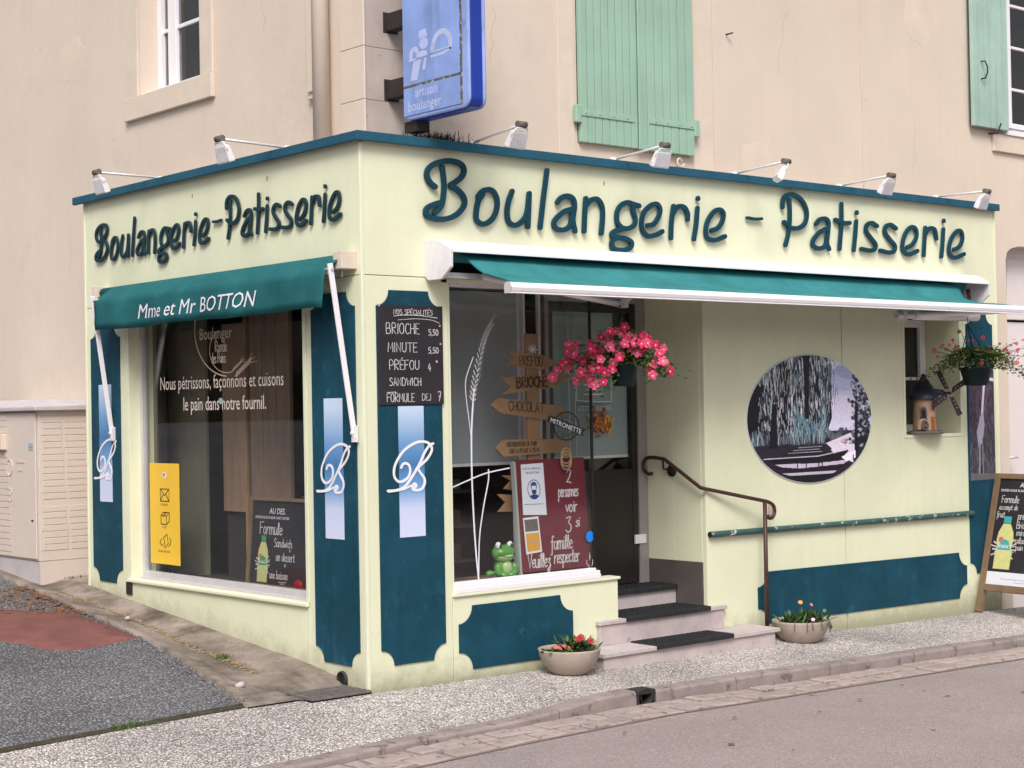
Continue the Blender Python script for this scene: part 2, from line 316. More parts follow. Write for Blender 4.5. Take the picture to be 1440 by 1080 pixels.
        Fs = [(Lt[i], Rr[i], Rr[i+1], Lt[i+1]) for i in range(n-1)]
        if E1: Fs.append(tuple([Rr[-1]]+E1[::-1]+[Lt[-1]]))
        if E0: Fs.append(tuple([Lt[0]]+E0[::-1]+[Rr[0]]))
        loop = Lt+E1+Rr[::-1]+E0; src = Lf+e1+Rt[::-1]+e0; b0 = len(V)
        for v in src: V.append(F(v.x, v.y, d0))
        m = len(loop)
        Fs += [(loop[j], loop[(j+1) % m], b0+(j+1) % m, b0+j) for j in range(m)]
        return s.add(V, Fs, mi)
    def build(s, name, mats, parent=None, bevel=0, fix=True, obj_origin=True, sub=0):
        me = bpy.data.meshes.new(name)
        V = s.v
        if parent is not None: o0 = OFF[parent.name]
        elif obj_origin and V:
            a = np.array(V); o0 = Vector((float((a[:, 0].min()+a[:, 0].max())/2), float((a[:, 1].min()+a[:, 1].max())/2), float(a[:, 2].min())))
        else: o0 = Vector((0, 0, 0))
        V = [(p[0]-o0[0], p[1]-o0[1], p[2]-o0[2]) for p in V]
        me.from_pydata(V, [], s.f)
        mats = mats if isinstance(mats, list) else [mats]
        for m in mats: me.materials.append(m if not isinstance(m, str) else M[m])
        me.polygons.foreach_set('material_index', s.m); me.polygons.foreach_set('use_smooth', s.sm)
        if fix:
            bm = bmesh.new(); bm.from_mesh(me); bmesh.ops.remove_doubles(bm, verts=bm.verts, dist=1e-5)
            bmesh.ops.recalc_face_normals(bm, faces=bm.faces); bm.to_mesh(me); bm.free()
        me.update()
        o = link(name, me, parent)
        if parent is None: o.location = o0
        OFF[o.name] = o0
        if bevel:
            b = o.modifiers.new('bevel', 'BEVEL'); b.width = bevel; b.segments = 2; b.limit_method = 'ANGLE'; b.harden_normals = False
        return o
def smooth2(pts, k=6, closed=False):
    P = [Vector(p) for p in pts]; out = []
    if len(P) < 3: return P
    n = len(P)
    for i in range(n-1):
        p0 = P[i-1] if i > 0 else P[0]*2-P[1]; p1 = P[i]; p2 = P[i+1]; p3 = P[i+2] if i+2 < n else P[-1]*2-P[-2]
        for j in range(k):
            t = j/k; out.append(.5*((2*p1)+(p2-p0)*t+(2*p0-5*p1+4*p2-p3)*t*t+(3*p1-p0-3*p2+p3)*t**3))
    out.append(P[-1]); return out
_tc = {}
def text(mb, s, F, u, v, size, sx=1, shear=0, d=.001, mi=0, align='LEFT', th=0, bold=0, rot=0):
    """typeset flat lettering with Blender's own font, laid on frame F"""
    cu = bpy.data.curves.new('t', 'FONT'); cu.body = s; cu.align_x = align; cu.size = 1; cu.resolution_u = 2; cu.offset = bold
    if th: cu.extrude = th/2
    o = bpy.data.objects.new('t', cu); COL.objects.link(o)
    me = bpy.data.meshes.new_from_object(o.evaluated_get(bpy.context.evaluated_depsgraph_get())) if False else o.to_mesh()
    vs = [w.co.copy() for w in me.vertices]; fs = [tuple(p.vertices) for p in me.polygons]
    o.to_mesh_clear(); bpy.data.objects.remove(o); bpy.data.curves.remove(cu)
    c, q = math.cos(rot), math.sin(rot); P = []
    for w in vs:
        x = (w.x+shear*w.y)*sx*size; y = w.y*size; P.append(F(u+x*c-y*q, v+x*q+y*c, d+th/2+w.z))
    mb.add(P, fs, mi); return mb
# single-stroke handwriting: cap height 10, x-height 6
G = {
'A': (6, ['0,0 3,10 6,0', '1.2,3.5 4.8,3.5']), 'B': (6, ['0,0 0,10 4,9.6 4.6,7.6 3.6,5.6 0,5.2', '3.2,5.4 5.4,4.2 5.4,1.4 3.6,0 0,0']),
'C': (5.5, ['5.2,8.6 3.6,10 1.2,9 0,5 1.2,1 3.6,0 5.4,1.4']), 'D': (6, ['0,0 0,10 3,9.6 5.6,7 5.6,3 3.4,.4 0,0']),
'E': (5, ['5,10 0,10 0,0 5,0', '0,5.2 4,5.2']), 'F': (5, ['5.4,10 0,10 0,0', '0,5.2 4,5.2']), 'G': (6, ['5.4,8.6 3.6,10 1.2,9 0,5 1.2,1 3.6,0 5.6,1.4 5.6,4.6 3.4,4.6']),
'H': (5.5, ['0,0 0,10', '5.4,0 5.4,10', '0,5.2 5.4,5.2']), 'I': (1, ['.5,0 .5,10']), 'J': (4, ['3.6,10 3.6,2 2.4,0 .6,.4 0,2']), 'K': (5.5, ['0,0 0,10', '5,10 0,4.6 5.4,0']),
'L': (5, ['0,10 0,0 4.8,0']), 'M': (7, ['0,0 .6,10 3.4,3 6.4,10 7,0']), 'N': (6, ['0,0 0,10 5.6,0 5.6,10']), 'O': (6, ['3,10 .8,8.6 0,5 .8,1.4 3,0 5.2,1.4 6,5 5.2,8.6 3,10']),
'P': (5.4, ['0,0 0,10 3.8,10 5.2,8 4.6,5.6 2.6,4.6 0,4.8']), 'R': (5.6, ['0,0 0,10 3.8,10 5.2,8 4.4,5.8 0,5 5.4,0']), 'S': (5, ['4.8,8.8 3,10 .8,9.2 .4,7.2 2.4,5.6 4.6,4.2 4.8,1.6 2.8,0 0,1']),
'T': (6, ['0,10 6,10', '3,10 3,0']), 'U': (5.5, ['0,10 0,2.6 1.6,.2 3.8,.2 5.4,2.6 5.4,10']), 'V': (6, ['0,10 3,0 6,10']), 'W': (8, ['0,10 2,0 4,7 6,0 8,10']), 'X': (6, ['0,0 6,10', '0,10 6,0']), 'Y': (6, ['0,10 3,5 6,10', '3,5 3,0']), 'Z': (5.5, ['0,10 5.4,10 0,0 5.4,0']),
'a': (4.6, ['4,5 2.4,6 .6,4.8 .2,2 1.4,.2 3,.8 4,3', '4.1,6 4,1.6 5,.2']), 'b': (4.4, ['0,10 .1,.6', '.1,3.6 1.8,5.8 3.8,5 4.2,2.4 2.8,.2 .2,.8']), 'c': (4, ['3.8,5 2.2,6 .6,4.6 .3,2 1.6,.2 4,1']),
'd': (4.6, ['4,5 2.4,6 .6,4.8 .2,2 1.4,.2 3,.8 4,3', '4.2,10 4,1.6 5,.2']), 'e': (4.2, ['.4,3 3.6,3.6 3.4,5.4 2,6 .6,4.6 .3,2 1.6,.2 4.2,1.2']), 'f': (3.6, ['4,9 2.8,10 1.8,8.6 1.7,2 1.4,-3 .4,-3.6', '.2,5.6 3.6,5.8']),
'g': (4.6, ['4,5 2.4,6 .6,4.8 .3,2.4 1.6,.8 3.2,1.6 4,4', '4.1,6 4,-1.6 2.6,-3.8 .6,-3']), 'h': (4.6, ['0,10 .1,0', '.1,3.8 2,6 3.8,5 3.9,1 4.8,.2']), 'i': (1.6, ['.6,6 .6,1 1.5,.2', '.7,8.2 .75,8.5']), 'j': (2, ['1,6 .9,-2 -.4,-3.6', '1,8.2 1.05,8.5']),
'k': (4.4, ['0,10 .1,0', '3.6,6 .2,2.8 4.2,.2']), 'l': (2.2, ['.2,1.4 1.6,6.4 1.8,9.4 1,10 .6,8 .7,1.4 1.8,.2']), 'm': (7, ['0,6 .1,0', '.1,3.8 1.6,6 3,5.2 3.1,0', '3.1,3.8 4.6,6 6,5.2 6.1,1 7,.2']), 'n': (4.6, ['0,6 .1,0', '.1,3.8 1.8,6 3.6,5.2 3.7,1 4.6,.2']),
'o': (4.6, ['2.2,6 .6,4.8 .2,2.4 1.6,.1 3.4,.8 4,3.4 3,5.8 2,6']), 'p': (4.6, ['.3,6 0,-3.6', '.2,3.8 2,6 3.9,5 4.2,2.4 2.8,.2 .3,1']), 'q': (4.6, ['4,5 2.4,6 .6,4.8 .2,2 1.4,.2 3,.8 4,3', '4.1,6 4,-3.6']), 'r': (3.4, ['0,6 .1,0', '.1,3.4 1.4,5.6 3.2,5.8']),
's': (3.8, ['3.4,5.2 2,6 .6,5 1,3.6 3,2.6 3.2,.8 1.6,0 0,.8']), 't': (3.4, ['1.4,9 1.3,1.4 2.2,.1 3.4,.8', '0,6 3.2,6.2']), 'u': (4.6, ['.1,6 .2,1.6 1.6,.1 3.4,1.4 4,4', '4,6 4,1 4.8,.2']), 'v': (4.4, ['0,6 1.8,.2 4,5.8 4.8,5.4']), 'w': (6, ['0,6 1.4,.2 3,4.6 4.4,.2 6,6']), 'x': (4.4, ['0,0 4.2,6', '0,6 4.2,0']),
'y': (4.4, ['0,6 2,1', '4,6 1.4,-3.6 0,-3']), 'z': (4.4, ['0,5.6 3.8,6 1.6,3.6 3.2,2.4 2.8,-2.4 1.2,-3.6 .6,-2 4.6,1']),
'0': (5, ['2.6,10 .6,8 .2,5 1,1 2.8,0 4.6,2 5,5.6 4,9 2.6,10']), '1': (2, ['0,8 1.6,10 1.6,0']), '2': (5, ['.4,8 1.6,10 3.8,9.8 4.4,7.6 3,4 .6,.6 2,1.2 5.2,0']), '3': (5, ['.4,9.4 4.4,10 2.2,6.2 4.6,4.6 4.4,1 2,-.2 0,1']),
'4': (5, ['2.8,10 0,3.6 5,3.6', '3.6,6.4 3.4,0']), '5': (5, ['4.6,10 .8,10 .6,5.8 3.4,6 4.8,3.6 3.6,.6 .2,.2']), '7': (5, ['0,10 5,10 2.4,0', '1.2,5 4.8,5.2']), ',': (1.4, ['.8,.8 .2,-1.4']), '.': (1.2, ['.4,0 .7,.3']), '+': (5, ['0,5 5,5', '2.5,7.6 2.5,2.4']),
'-': (4, ['0,4.6 3.4,4.6']), '€': (4, ['3.6,7.4 2,8.4 .4,6 2,3.6 3.6,4.6', '-.4,6 2.2,6.2']), "'": (1.4, ['.6,10 .3,8']), 'É': (5, ['5,10 0,10 0,0 5,0', '0,5.2 4,5.2', '2,11.4 3.8,13']), ' ': (3.4, [])}
def hand(mb, s, F, u, v, h, sx=1, w=.006, d0=.0005, d1=.0015, mi=0, jit=.25, slant=0, gap=1.5, rise=0, sm=True):
    """chalk / pen handwriting: polylines per glyph, swept as thin ribbons"""
    x = 0; k = h/10; rnd = random.Random(len(s)*31+ord(s[0]))
    for ch in s:
        wd_, st = G.get(ch, G[' '])
        for q in st:
            pts = [tuple(map(float, a.split(','))) for a in q.split()]
            pts = [(u+(x+a+slant*b+rnd.uniform(-jit, jit))*k*sx, v+rise*x*k*sx+(b+rnd.uniform(-jit, jit))*k) for a, b in pts]
            if sm and len(pts) > 2 and ch not in 'AEFHIKLMNTVWXYZÉ': pts = smooth2(pts, 3)
            mb.ribbon(F, pts, w, d0, d1+rnd.uniform(0, .0004), mi, rise=.0002)
        x += wd_+gap
    return mb
def notch(u0, v0, u1, v1, r, n=6, sh=0):
    """panel outline whose corners are scooped by quarter circles; sh = vertical shear"""
    P = []
    for cx, cy, a0, a1 in ((u0, v0, 90, 0), (u1, v0, 180, 90), (u1, v1, 270, 180), (u0, v1, 360, 270)):
        for i in range(n+1):
            a = math.radians(a0+(a1-a0)*i/n); P.append((cx+r*math.cos(a), cy+r*math.sin(a)))
    return [(a, b+sh*(a-u0)) for a, b in P]
def lerp(tab, x):
    if x <= tab[0][0]: return tab[0][1]
    for (a, p), (b, q) in zip(tab, tab[1:]):
        if x <= b: return p+(q-p)*(x-a)/(b-a)
    return tab[-1][1]
# ================================================================ GROUND
FAC = [(-3, .0), (0, 0), (1.5, -.02), (3.7, -.05), (4.9, -.082), (6.2, -.10), (12, -.22)]
KT = [(-8, -.15), (-1, -.11), (-.6, -.092), (.2, -.09), (.5, -.078), (.9, -.042), (1.2, -.036), (1.5, -.056), (2.2, -.062), (3.5, -.1), (4.4, -.118), (5.3, -.145), (12, -.32)]
GUT = [(-8, -.17), (-1, -.138), (0, -.118), (1.2, -.112), (2.1, -.135), (3.5, -.165), (5.3, -.205), (12, -.38)]
fac = lambda x: lerp(FAC, x); kt = lambda x: lerp(KT, x); gut = lambda x: lerp(GUT, x)
def yb(x): return -.06 if x > -.44 else .10+(x+.5)*.1
def zp(x, y):
    t = min(1, max(0, -y/.87)); return fac(x)*(1-t)+kt(x)*t
def sheet(name, xs, rows, zf, m, kind='structure', thick=0):
    b = MB(); n = len(rows); V = []
    for x in xs:
        for r in rows:
            y = r(x) if callable(r) else r; V.append((x, y, zf(x, y)))
    b.add(V, [(i*n+j, (i+1)*n+j, (i+1)*n+j+1, i*n+j+1) for i in range(len(xs)-1) for j in range(n-1)], 0, True)
    return tag(b.build(name, m, fix=False, obj_origin=False), kind=kind)
XS = [-14+i*.25 for i in range(113)]
def zroad(x, y): return gut(x)-.012+.012*min(6, max(0, -y-1.3))
b = MB(); b.box(-250, 250, -250, 250, -1.2, -1.1); tag(b.build('ground', M['road'], obj_origin=False), kind='structure')
sheet('road', [-60, -30]+XS+[30, 60], [-60, -20, -8, -5, -3, -2.4, -1.9, -1.6, -1.30], lambda x, y: zroad(max(-14, min(14, x)), y), M['road'])
XS0 = [x for x in XS if x <= -.5]+[-.4401, -.4399]+[x for x in XS if x >= -.25]
sheet('pavement', XS0, [-.875, -.7, -.5, -.35, -.2, yb], zp, M['pave'])
# unseen bank added around street and alley only to fill the shop glass reflections
def bank(name, pts):
    b = MB(); V = []; n = 0
    for (p_, q_) in zip(pts, pts[1:]):
        for i in range(30):
            t = i/30; x = p_[0]+(q_[0]-p_[0])*t; y = p_[1]+(q_[1]-p_[1])*t; h = 4.6+2.4*mnoise.noise(Vector((x*.35, y*.35, 2)))+.8*mnoise.noise(Vector((x*1.5, y*1.5, 7)))
            for j in range(9):
                f = j/8; V.append((x+.5*mnoise.noise(Vector((x*.9, y*.9, f*5))), y+.5*mnoise.noise(Vector((x*.9+9, y*.9, f*5))), -1.05+(h+1)*f)); 
            n += 1
    b.add(V, [(i*9+j, (i+1)*9+j, (i+1)*9+j+1, i*9+j+1) for i in range(n-1) for j in range(8)], 0, True)
    tag(b.build(name, M['bank'], fix=False, obj_origin=False), kind='structure')
bank('reflection_bank', [(-17, 45), (-17, -4), (-14, -19), (45, -19)])
# kerb: individual stones with a dropped stretch and a rain outlet
kerb = thing('kerb', (0, 0, 0), None, None); kerb['kind'] = 'structure'
x = -13.6; edges = []
stops = [-13.6+i*.95 for i in range(13)]+[-1.25, -.32, .62, 1.235, 1.40, 2.12, 3.05, 3.98, 4.45, 5.3, 6.2, 7.1, 8.0, 8.9, 9.8, 10.7, 11.6, 12.5, 13.4]
stops = sorted(set(round(a, 2) for a in stops if not (-2.1 < a < -1.26)))
stops = [a for a in stops if a < -2.1 or a > -1.3]; stops.append(-2.2); stops.sort()
for a, c in zip(stops, stops[1:]):
    if abs(a-1.24) < .02 or abs(a-1.23) < .02:
        b = MB(); z = (kt(a)+kt(c))/2+.004; g_ = gut(a)-.02
        b.box(a+.004, c-.004, -.995, -.87, z-.02, z); b.box(a+.004, a+.02, -.995, -.87, g_, z-.02); b.box(c-.02, c-.004, -.995, -.87, g_, z-.02)
        b.box(a+.02, c-.02, -.89, -.872, g_, z-.02)
        b.lathe(((a+c)/2, -.998, (g_+z)/2+.005), [(.052, 0), (.044, 0), (.044, .1)], 16, axis='y')
        b.build('drain_outlet', M['iron'], kerb, bevel=.003); continue
    b = MB(); n = 5; V = []; 
    for i in range(n+1):
        xx = a+.004+(c-a-.008)*i/n; j = random.uniform(-.002, .002)
        V += [(xx, -1.0+j, gut(xx)-.06), (xx, -.993+j, kt(xx)-.012), (xx, -.98+j, kt(xx)+.001), (xx, -.875, kt(xx)+.004), (xx, -.87, gut(xx)-.06)]
    Fs = [(i*5+k, (i+1)*5+k, (i+1)*5+(k+1) % 5, i*5+(k+1) % 5) for i in range(n) for k in range(5)]+[(4, 3, 2, 1, 0), tuple(n*5+k for k in range(5))]
    b.add(V, Fs); b.build('kerbstone', M['kerb'], kerb, bevel=.004)
# gutter of pale setts, two uneven rows on mortar
gs = thing('gutter', (0, 0, 0), None, None); gs['kind'] = 'structure'
b = MB(); V = []
for x in XS: V += [(x, -1.001, gut(x)-.004), (x, -1.36, gut(x)-.007)]
b.add(V, [(2*i, 2*i+1, 2*i+3, 2*i+2) for i in range(len(XS)-1)]); b.build('mortar_bed', M['mortar'], gs, fix=False)
rnd = random.Random(3)
for r, (ya, yc) in enumerate(((-1.01, -1.165), (-1.175, -1.33))):
    x = -4.2+r*.1
    while x < 8.5:
        Ls = rnd.choice((.12, .16, .22, .28, .34))*rnd.uniform(.85, 1.15); xe = x+Ls; g_ = .018
        P = [(x+g_*rnd.random(), ya-rnd.uniform(0, .012)), (xe-g_*rnd.random()-.008, ya-rnd.uniform(0, .012)), (xe-g_*rnd.random()-.004, yc+rnd.uniform(-.012, .012)), (x+g_*rnd.random(), yc+rnd.uniform(-.012, .012))]
        # six-sided irregular outline
        P = [P[0], ((P[0][0]+P[1][0])/2, ya-rnd.uniform(-.004, .008)), P[1], ((P[1][0]+P[2][0])/2+rnd.uniform(-.008, .008), (P[1][1]+P[2][1])/2), P[2], ((P[2][0]+P[3][0])/2, yc+rnd.uniform(-.014, .008)), P[3]]
        b = MB(); h = rnd.uniform(-.004, .010); V = []
        cx = sum(p[0] for p in P)/7; cy = sum(p[1] for p in P)/7
        for p in P: V.append((p[0], p[1], gut(p[0])-.03))
        for p in P: V.append((p[0], p[1], gut(p[0])+h-.006))
        for p in P: V.append((cx+(p[0]-cx)*.9, cy+(p[1]-cy)*.86, gut(p[0])+h+rnd.uniform(-.001, .002)))
        b.add(V, [(i, (i+1) % 7, 7+(i+1) % 7, 7+i) for i in range(7)]+[(7+i, 7+(i+1) % 7, 14+(i+1) % 7, 14+i) for i in range(7)]+[tuple(range(14, 21))])
        b.build('sett', M['sett'], gs); x = xe
# side alley: coarse asphalt, sloping up beside the shop
def za(x, y): return .095*y+(.02*mnoise.noise(Vector((x*.8, y*.8, 0))) if y > .4 else 0)
def wap(y): return lerp([(0, .80), (.9, .62), (1.8, .47), (4, .36), (6, .36), (20, .36)], y)
b = MB(); rows = [i/24 for i in range(25)]; cols = [i/16 for i in range(17)]; V = []
for t in rows:
    for s_ in cols:
        y0 = t**1.6*16; xr = -wap(y0); x = xr+(s_**1.5)*(-13-xr); y = y0+(yb(x)+.05)*(1-t)
        V.append((x, y, za(x, y)))
b.add(V, [(i*17+j, i*17+j+1, (i+1)*17+j+1, (i+1)*17+j) for i in range(24) for j in range(16)], 0, True)
tag(b.build('alley', M['asph'], fix=False, obj_origin=False), kind='structure')
# concrete apron with a shallow channel
def zap(x, y):
    w = wap(y); t = -x/w; base = .095*y
    if t < .5: h = .028-.043*(t/.5)
    elif t < .62: h = -.015
    else: h = -.015+.032*(t-.62)/.38
    f = min(1, max(0, (y-.05)/.5))
    if y < .25 and x > -.43: return base*0-.004
    return base+h*f+.006*f+.006*mnoise.noise(Vector((x*5, y*3, 1)))*f
b = MB(); V = []; ys = [.03+i*.1 for i in range(60)]; cs = [i/14 for i in range(15)]
for y in ys:
    for c in cs:
        x = .26-(wap(y)+.26+.012*mnoise.noise(Vector((0, y*6, 0)))+.01)*c; yy = y
        V.append((x, yy, zap(min(0, x), yy)+.004))
for y in ys: V.append((-(wap(y)+.012*mnoise.noise(Vector((0, y*6, 0)))+.01), y, .095*y-.06))
nn = len(ys)
b.add(V, [(i*15+j, i*15+j+1, (i+1)*15+j+1, (i+1)*15+j) for i in range(nn-1) for j in range(14)]+[(i*15+14, nn*15+i, nn*15+i+1, (i+1)*15+14) for i in range(nn-1)], 0, True)
tag(b.build('concrete_apron', M['apron'], fix=False, obj_origin=False), kind='structure')
# slot drain between alley and pavement
b = MB(); V = []; xs = [-13+i*.4 for i in range(31)]+[-.78, -.44]
for x in xs: V += [(x, yb(x)-.012, zp(x, yb(x))+.003), (x, yb(x)+.02, zp(x, yb(x))-.006), (x, yb(x)+.055, za(x, yb(x)+.05)+.004)]
b.add(V, [(3*i+k, 3*i+k+1, 3*i+4+k, 3*i+3+k) for i in range(len(xs)-1) for k in (0, 1)])
tag(b.build('slot_drain', M['moss'], fix=False, obj_origin=False), kind='structure')
# red asphalt patch
pp = [(-.50, 1.88), (-.66, 1.84), (-.9, 1.80), (-1.12, 1.88), (-1.24, 2.2), (-1.55, 2.6), (-1.95, 3.2), (-1.6, 3.7), (-1.1, 3.35), (-.75, 3.05), (-.52, 2.85), (-.47, 2.4)]
pp = smooth2(pp+[pp[0]], 6)[:-1]; b = MB(); V = []
pp = [Vector((p.x+.02*mnoise.noise(Vector((p.x*9, p.y*9, 0))), p.y+.03*mnoise.noise(Vector((p.x*9, p.y*9, 3))))) for p in pp]
c = Vector((-.95, 2.5)); n = len(pp)
for r_, dz in ((1, -.002), (.97, .009), (.6, .011), (.25, .011)):
    for p in pp: q = c+(p-c)*r_; V.append((q.x, q.y, za(q.x, q.y)+dz))
V.append((c.x, c.y, za(c.x, c.y)+.011))
b.add(V, [(k*n+i, k*n+(i+1) % n, (k+1)*n+(i+1) % n, (k+1)*n+i) for k in range(3) for i in range(n)]+[(3*n+i, 3*n+(i+1) % n, 4*n) for i in range(n)], 0, True)
tag(b.build('red_asphalt_patch', M['redpatch'], fix=False, obj_origin=False), kind='structure')
# loose grit and fallen leaves by the apron
def scatter(name, n, fn, size, m, label, cat, seed=1, flat=.3):
    r = random.Random(seed); b = MB()
    for i in range(n):
        x, y, z = fn(r); s_ = size*r.uniform(.5, 1.4); a = r.uniform(0, 6.3)
        P = [(x+s_*math.cos(a+k*1.57)*r.uniform(.6, 1.1), y+s_*math.sin(a+k*1.57)*r.uniform(.5, 1), z+s_*flat*r.random()) for k in range(4)]
        b.add(P+[(x, y, z+s_*flat*1.6), ], [(0, 1, 4), (1, 2, 4), (2, 3, 4), (3, 0, 4)])
    return tag(b.build(name, m, fix=False), label, cat, kind='stuff')
scatter('dead_leaves', 420, lambda r: (lambda y: (-wap(y)-r.random()**2*.5-.02, y, .095*y+.008))(r.uniform(2.75, 3.9)), .018, M['dry'], 'rust brown dead leaves gathered above the red asphalt patch', 'leaves', 2)
scatter('grit', 700, lambda r: (lambda y: (-wap(y)-r.gauss(0, .05)-.03, y, .095*y+.012))(r.uniform(.1, 3.9)), .008, M['asph'], 'loose dark grit along the broken edge of the concrete apron', 'gravel', 5, .5)
scatter('channel_dirt', 900, lambda r: (lambda y: (-wap(y)*.52+r.gauss(0, .022)+.03*math.sin(y*3), y, zap(-wap(y)*.52, y)+.006))(r.uniform(.7, 3.7)), .012, M['straw'], 'straw coloured dirt lying in the channel of the concrete apron', 'dirt', 15, .3)
def tuft(name, x, y, z, n, h, m, label, cat='weed', seed=0, spread=.03):
    r = random.Random(seed); b = MB()
    for i in range(n):
        a = r.uniform(0, 6.28); l = h*r.uniform(.5, 1.1); x0 = x+r.gauss(0, spread); y0 = y+r.gauss(0, spread*.5); w = .002+.001*r.random()
        dx, dy = math.cos(a), math.sin(a); t = r.uniform(.2, .8)
        b.add([(x0-dy*w, y0+dx*w, z), (x0+dy*w, y0-dx*w, z), (x0+dx*l*t*.5-dy*w, y0+dy*l*t*.5+dx*w, z+l*.7), (x0+dx*l*t*.5+dy*w, y0+dy*l*t*.5-dx*w, z+l*.7), (x0+dx*l*t, y0+dy*l*t, z+l*.85)], [(0, 1, 3, 2), (2, 3, 4)])
    return tag(b.build(name, m, fix=False), label, cat, kind='stuff')
tuft('grass_tuft', -.30, 1.15, .095*1.15-.01, 60, .05, M['leaf'], 'small green weed in the crack of the concrete apron', seed=1)
tuft('grass_tuft', -1.55, yb(-1.55)+.02, zp(-1.55, 0)-.005, 70, .045, M['leaf'], 'low tuft of grass in the slot drain by the asphalt', seed=2, spread=.06)
tuft('grass_tuft', .06, 3.95, .385, 60, .05, M['leaf2'], 'dark weeds at the foot of the beige cabinet', seed=3, spread=.06)
b = MB(); b.ball((-.62, .42, .062), (.035, .03, .022), 8); st = b.build('stone', M['concrete']); tag(st, 'loose pale stone lying on the dark asphalt edge', 'stone')
for v in st.data.vertices: v.co *= 1+.25*mnoise.noise(v.co*40)
b = MB(); b.ball((-.28, 2.45, .2515), (.022, .02, .014), 8); tag(b.build('stone', M['concrete']), 'small grey pebble lying in the channel of the concrete apron', 'stone')
# cast iron grate at the corner
t = thing('drain_grate', (-.2, .08, 0), 'cast iron drain grate in the ground at the shop corner', 'grate')
b = MB(); G0 = [(-.43, .10), (-.40, -.055), (-.02, -.035), (-.012, .24)]
b.box(-.43, -.015, -.055, .23, -.05, .0015, 0); b.box(-.43, -.412, -.055, .23, -.035, .018); b.box(-.033, -.015, -.055, .23, -.035, .014); b.box(-.412, -.033, -.055, -.037, -.035, .014); b.box(-.412, -.033, .212, .23, -.035, .014)
b.build('frame', M['bars'], t)
b = MB(); b.box(-.411, -.034, -.036, .211, .0016, .003); b.build('black_pit_sheet', M['black'], t)  # thin black sheet paints the dark depth between the grate bars
for i in range(5):
    b = MB(); y = -.016+i*.047; b.box(-.411, -.034, y, y+.017, .003, .018); b.build('bar', M['bars'], t)
b = MB(); b.box(-.236, -.222, -.036, .211, .003, .013); b.build('bar', M['bars'], t)

# ================================================================ HOUSE
HX, HY = .26, .30; HT = 6.3
house = thing('house', (HX, HY, 0), 'tan rendered two storey house rising above and behind the bakery', 'house')
def walls(F, U0, U1, V0, V1, holes, d0, d1, mt, name='wall', parent=None, mi=0):
    """wall slab with rectangular holes as a few joined blocks"""
    us = sorted({U0, U1}|{h[0] for h in holes}|{h[1] for h in holes}); b = MB()
    for a, c in zip(us, us[1:]):
        hs = sorted([(h[2], h[3]) for h in holes if h[0] <= a+1e-6 and h[1] >= c-1e-6]); z = V0
        for h0, h1 in hs:
            if h0 > z: b.box(a, c, z, h0, d0, d1, mi, F)
            z = h1
        if z < V1: b.box(a, c, z, V1, d0, d1, mi, F)
    return b
HR = lambda u, v, d: (u, HY-d, v); HL = lambda u, v, d: (HX-d, -u, v)
# right facade of the house: above the shop, and beside it from the ground up
W2 = (7.23, 8.25, 4.04, 5.55); D1 = (7.22, 8.15, -.3, 3.03)
b = walls(HR, HX+.001, 11.5, 3.20, HT, [(W2[0], W2[1], W2[2], W2[3])], -.25, 0, None)
b2 = walls(HR, 6.58, 11.5, -.5, 3.20, [(D1[0], D1[1], -.5, 3.03)], -.25, -.0001, None); b.add(b2.v, b2.f)
b.build('wall', M['stucco'], house).name = 'front_wall'
bL = walls(HL, -14, -HY-.25, 3.20, HT, [(-3.17, -2.25, 4.04, 5.6)], -.25, 0, None)
bL2 = walls(HL, -14, -3.56, -.2, 3.20, [], -.25, -.0001, None); bL.add(bL2.v, bL2.f)
bL.build('side_wall', M['stucco'], house)
b = MB(); b.box(HX-.4, 11.9, HY-.4, 14, HT, HT+.18); b.build('roof_slab', M['stone'], house)
# quoin pilaster at the corner (grey weathered stone blocks)
for i in range(10):
    z0 = 3.25+i*.33
    b = MB(); b.box(-.545, -.302+.02, z0+.001, z0+.329, 0, .014, F=HL); b.build('quoin_stone', M['stucco'], house, bevel=.004)
    b = MB(); b.box(.262, .56+.06*(i % 2), z0+.001, z0+.329, .0, .006, F=HR); b.build('quoin_stone', M['stone_grey'], house, bevel=.003)
for u in (1.868,):
    b = MB(); b.box(u, u+.09, 3.2, HT, .0, .012, F=HR); b.box(u+.09, 2.02, 3.2, HT, .0, .008, F=HR); b.build('stone_band', M['stone'], house, bevel=.003)
b = MB(); b.box(3.20, 3.42, 3.2, HT, .0, .008, F=HR); b.build('stone_band', M['stone'], house, bevel=.003)
b = MB(); b.box(3.43, 3.73, 3.2, HT, .0, .005, F=HR); b.build('stone_band', M['stucco'], house, bevel=.002)
b = MB(); b.tube([HR(5.2+.004*math.sin(i*1.7), 3.3+i*.15, .006) for i in range(20)], .004, 5); tag(b.build('cable', M['pipe']), 'thin painted cable running up the blank wall right of the shutters', 'cable')
rr_ = random.Random(31)
for (F, u, v, L_) in ((HR, 4.3, 4.7, .5), (HR, 5.9, 4.0, .4), (HR, 1.3, 4.3, .35), (HL, -1.5, 4.6, .4), (HL, -4.4, 3.3, .5)):
    q = [(u, v)]
    for i in range(9): q.append((q[-1][0]+rr_.uniform(-.035, .035), q[-1][1]-L_/9))
    b = MB(); b.ribbon(F, q, .0035, 0, .0006, cap=False); b.build('hairline_crack', M['stone_grey'], house)
for (F, u, v, a, c) in ((HR, 3.9, 3.5, .5, .3), (HR, 6.0, 4.9, .4, .5), (HL, -4.3, 4.5, .5, .35), (HR, .95, 3.62, .3, .25)):
    b = MB(); b.prism(F, [(u+a*(.5+.06*math.sin(k*2.1))*math.cos(k*.35), v+c*(.5+.08*math.cos(k*1.7))*math.sin(k*.35)) for k in range(18)], -.001, .0012); b.build('render_patch', M['stone'], house)
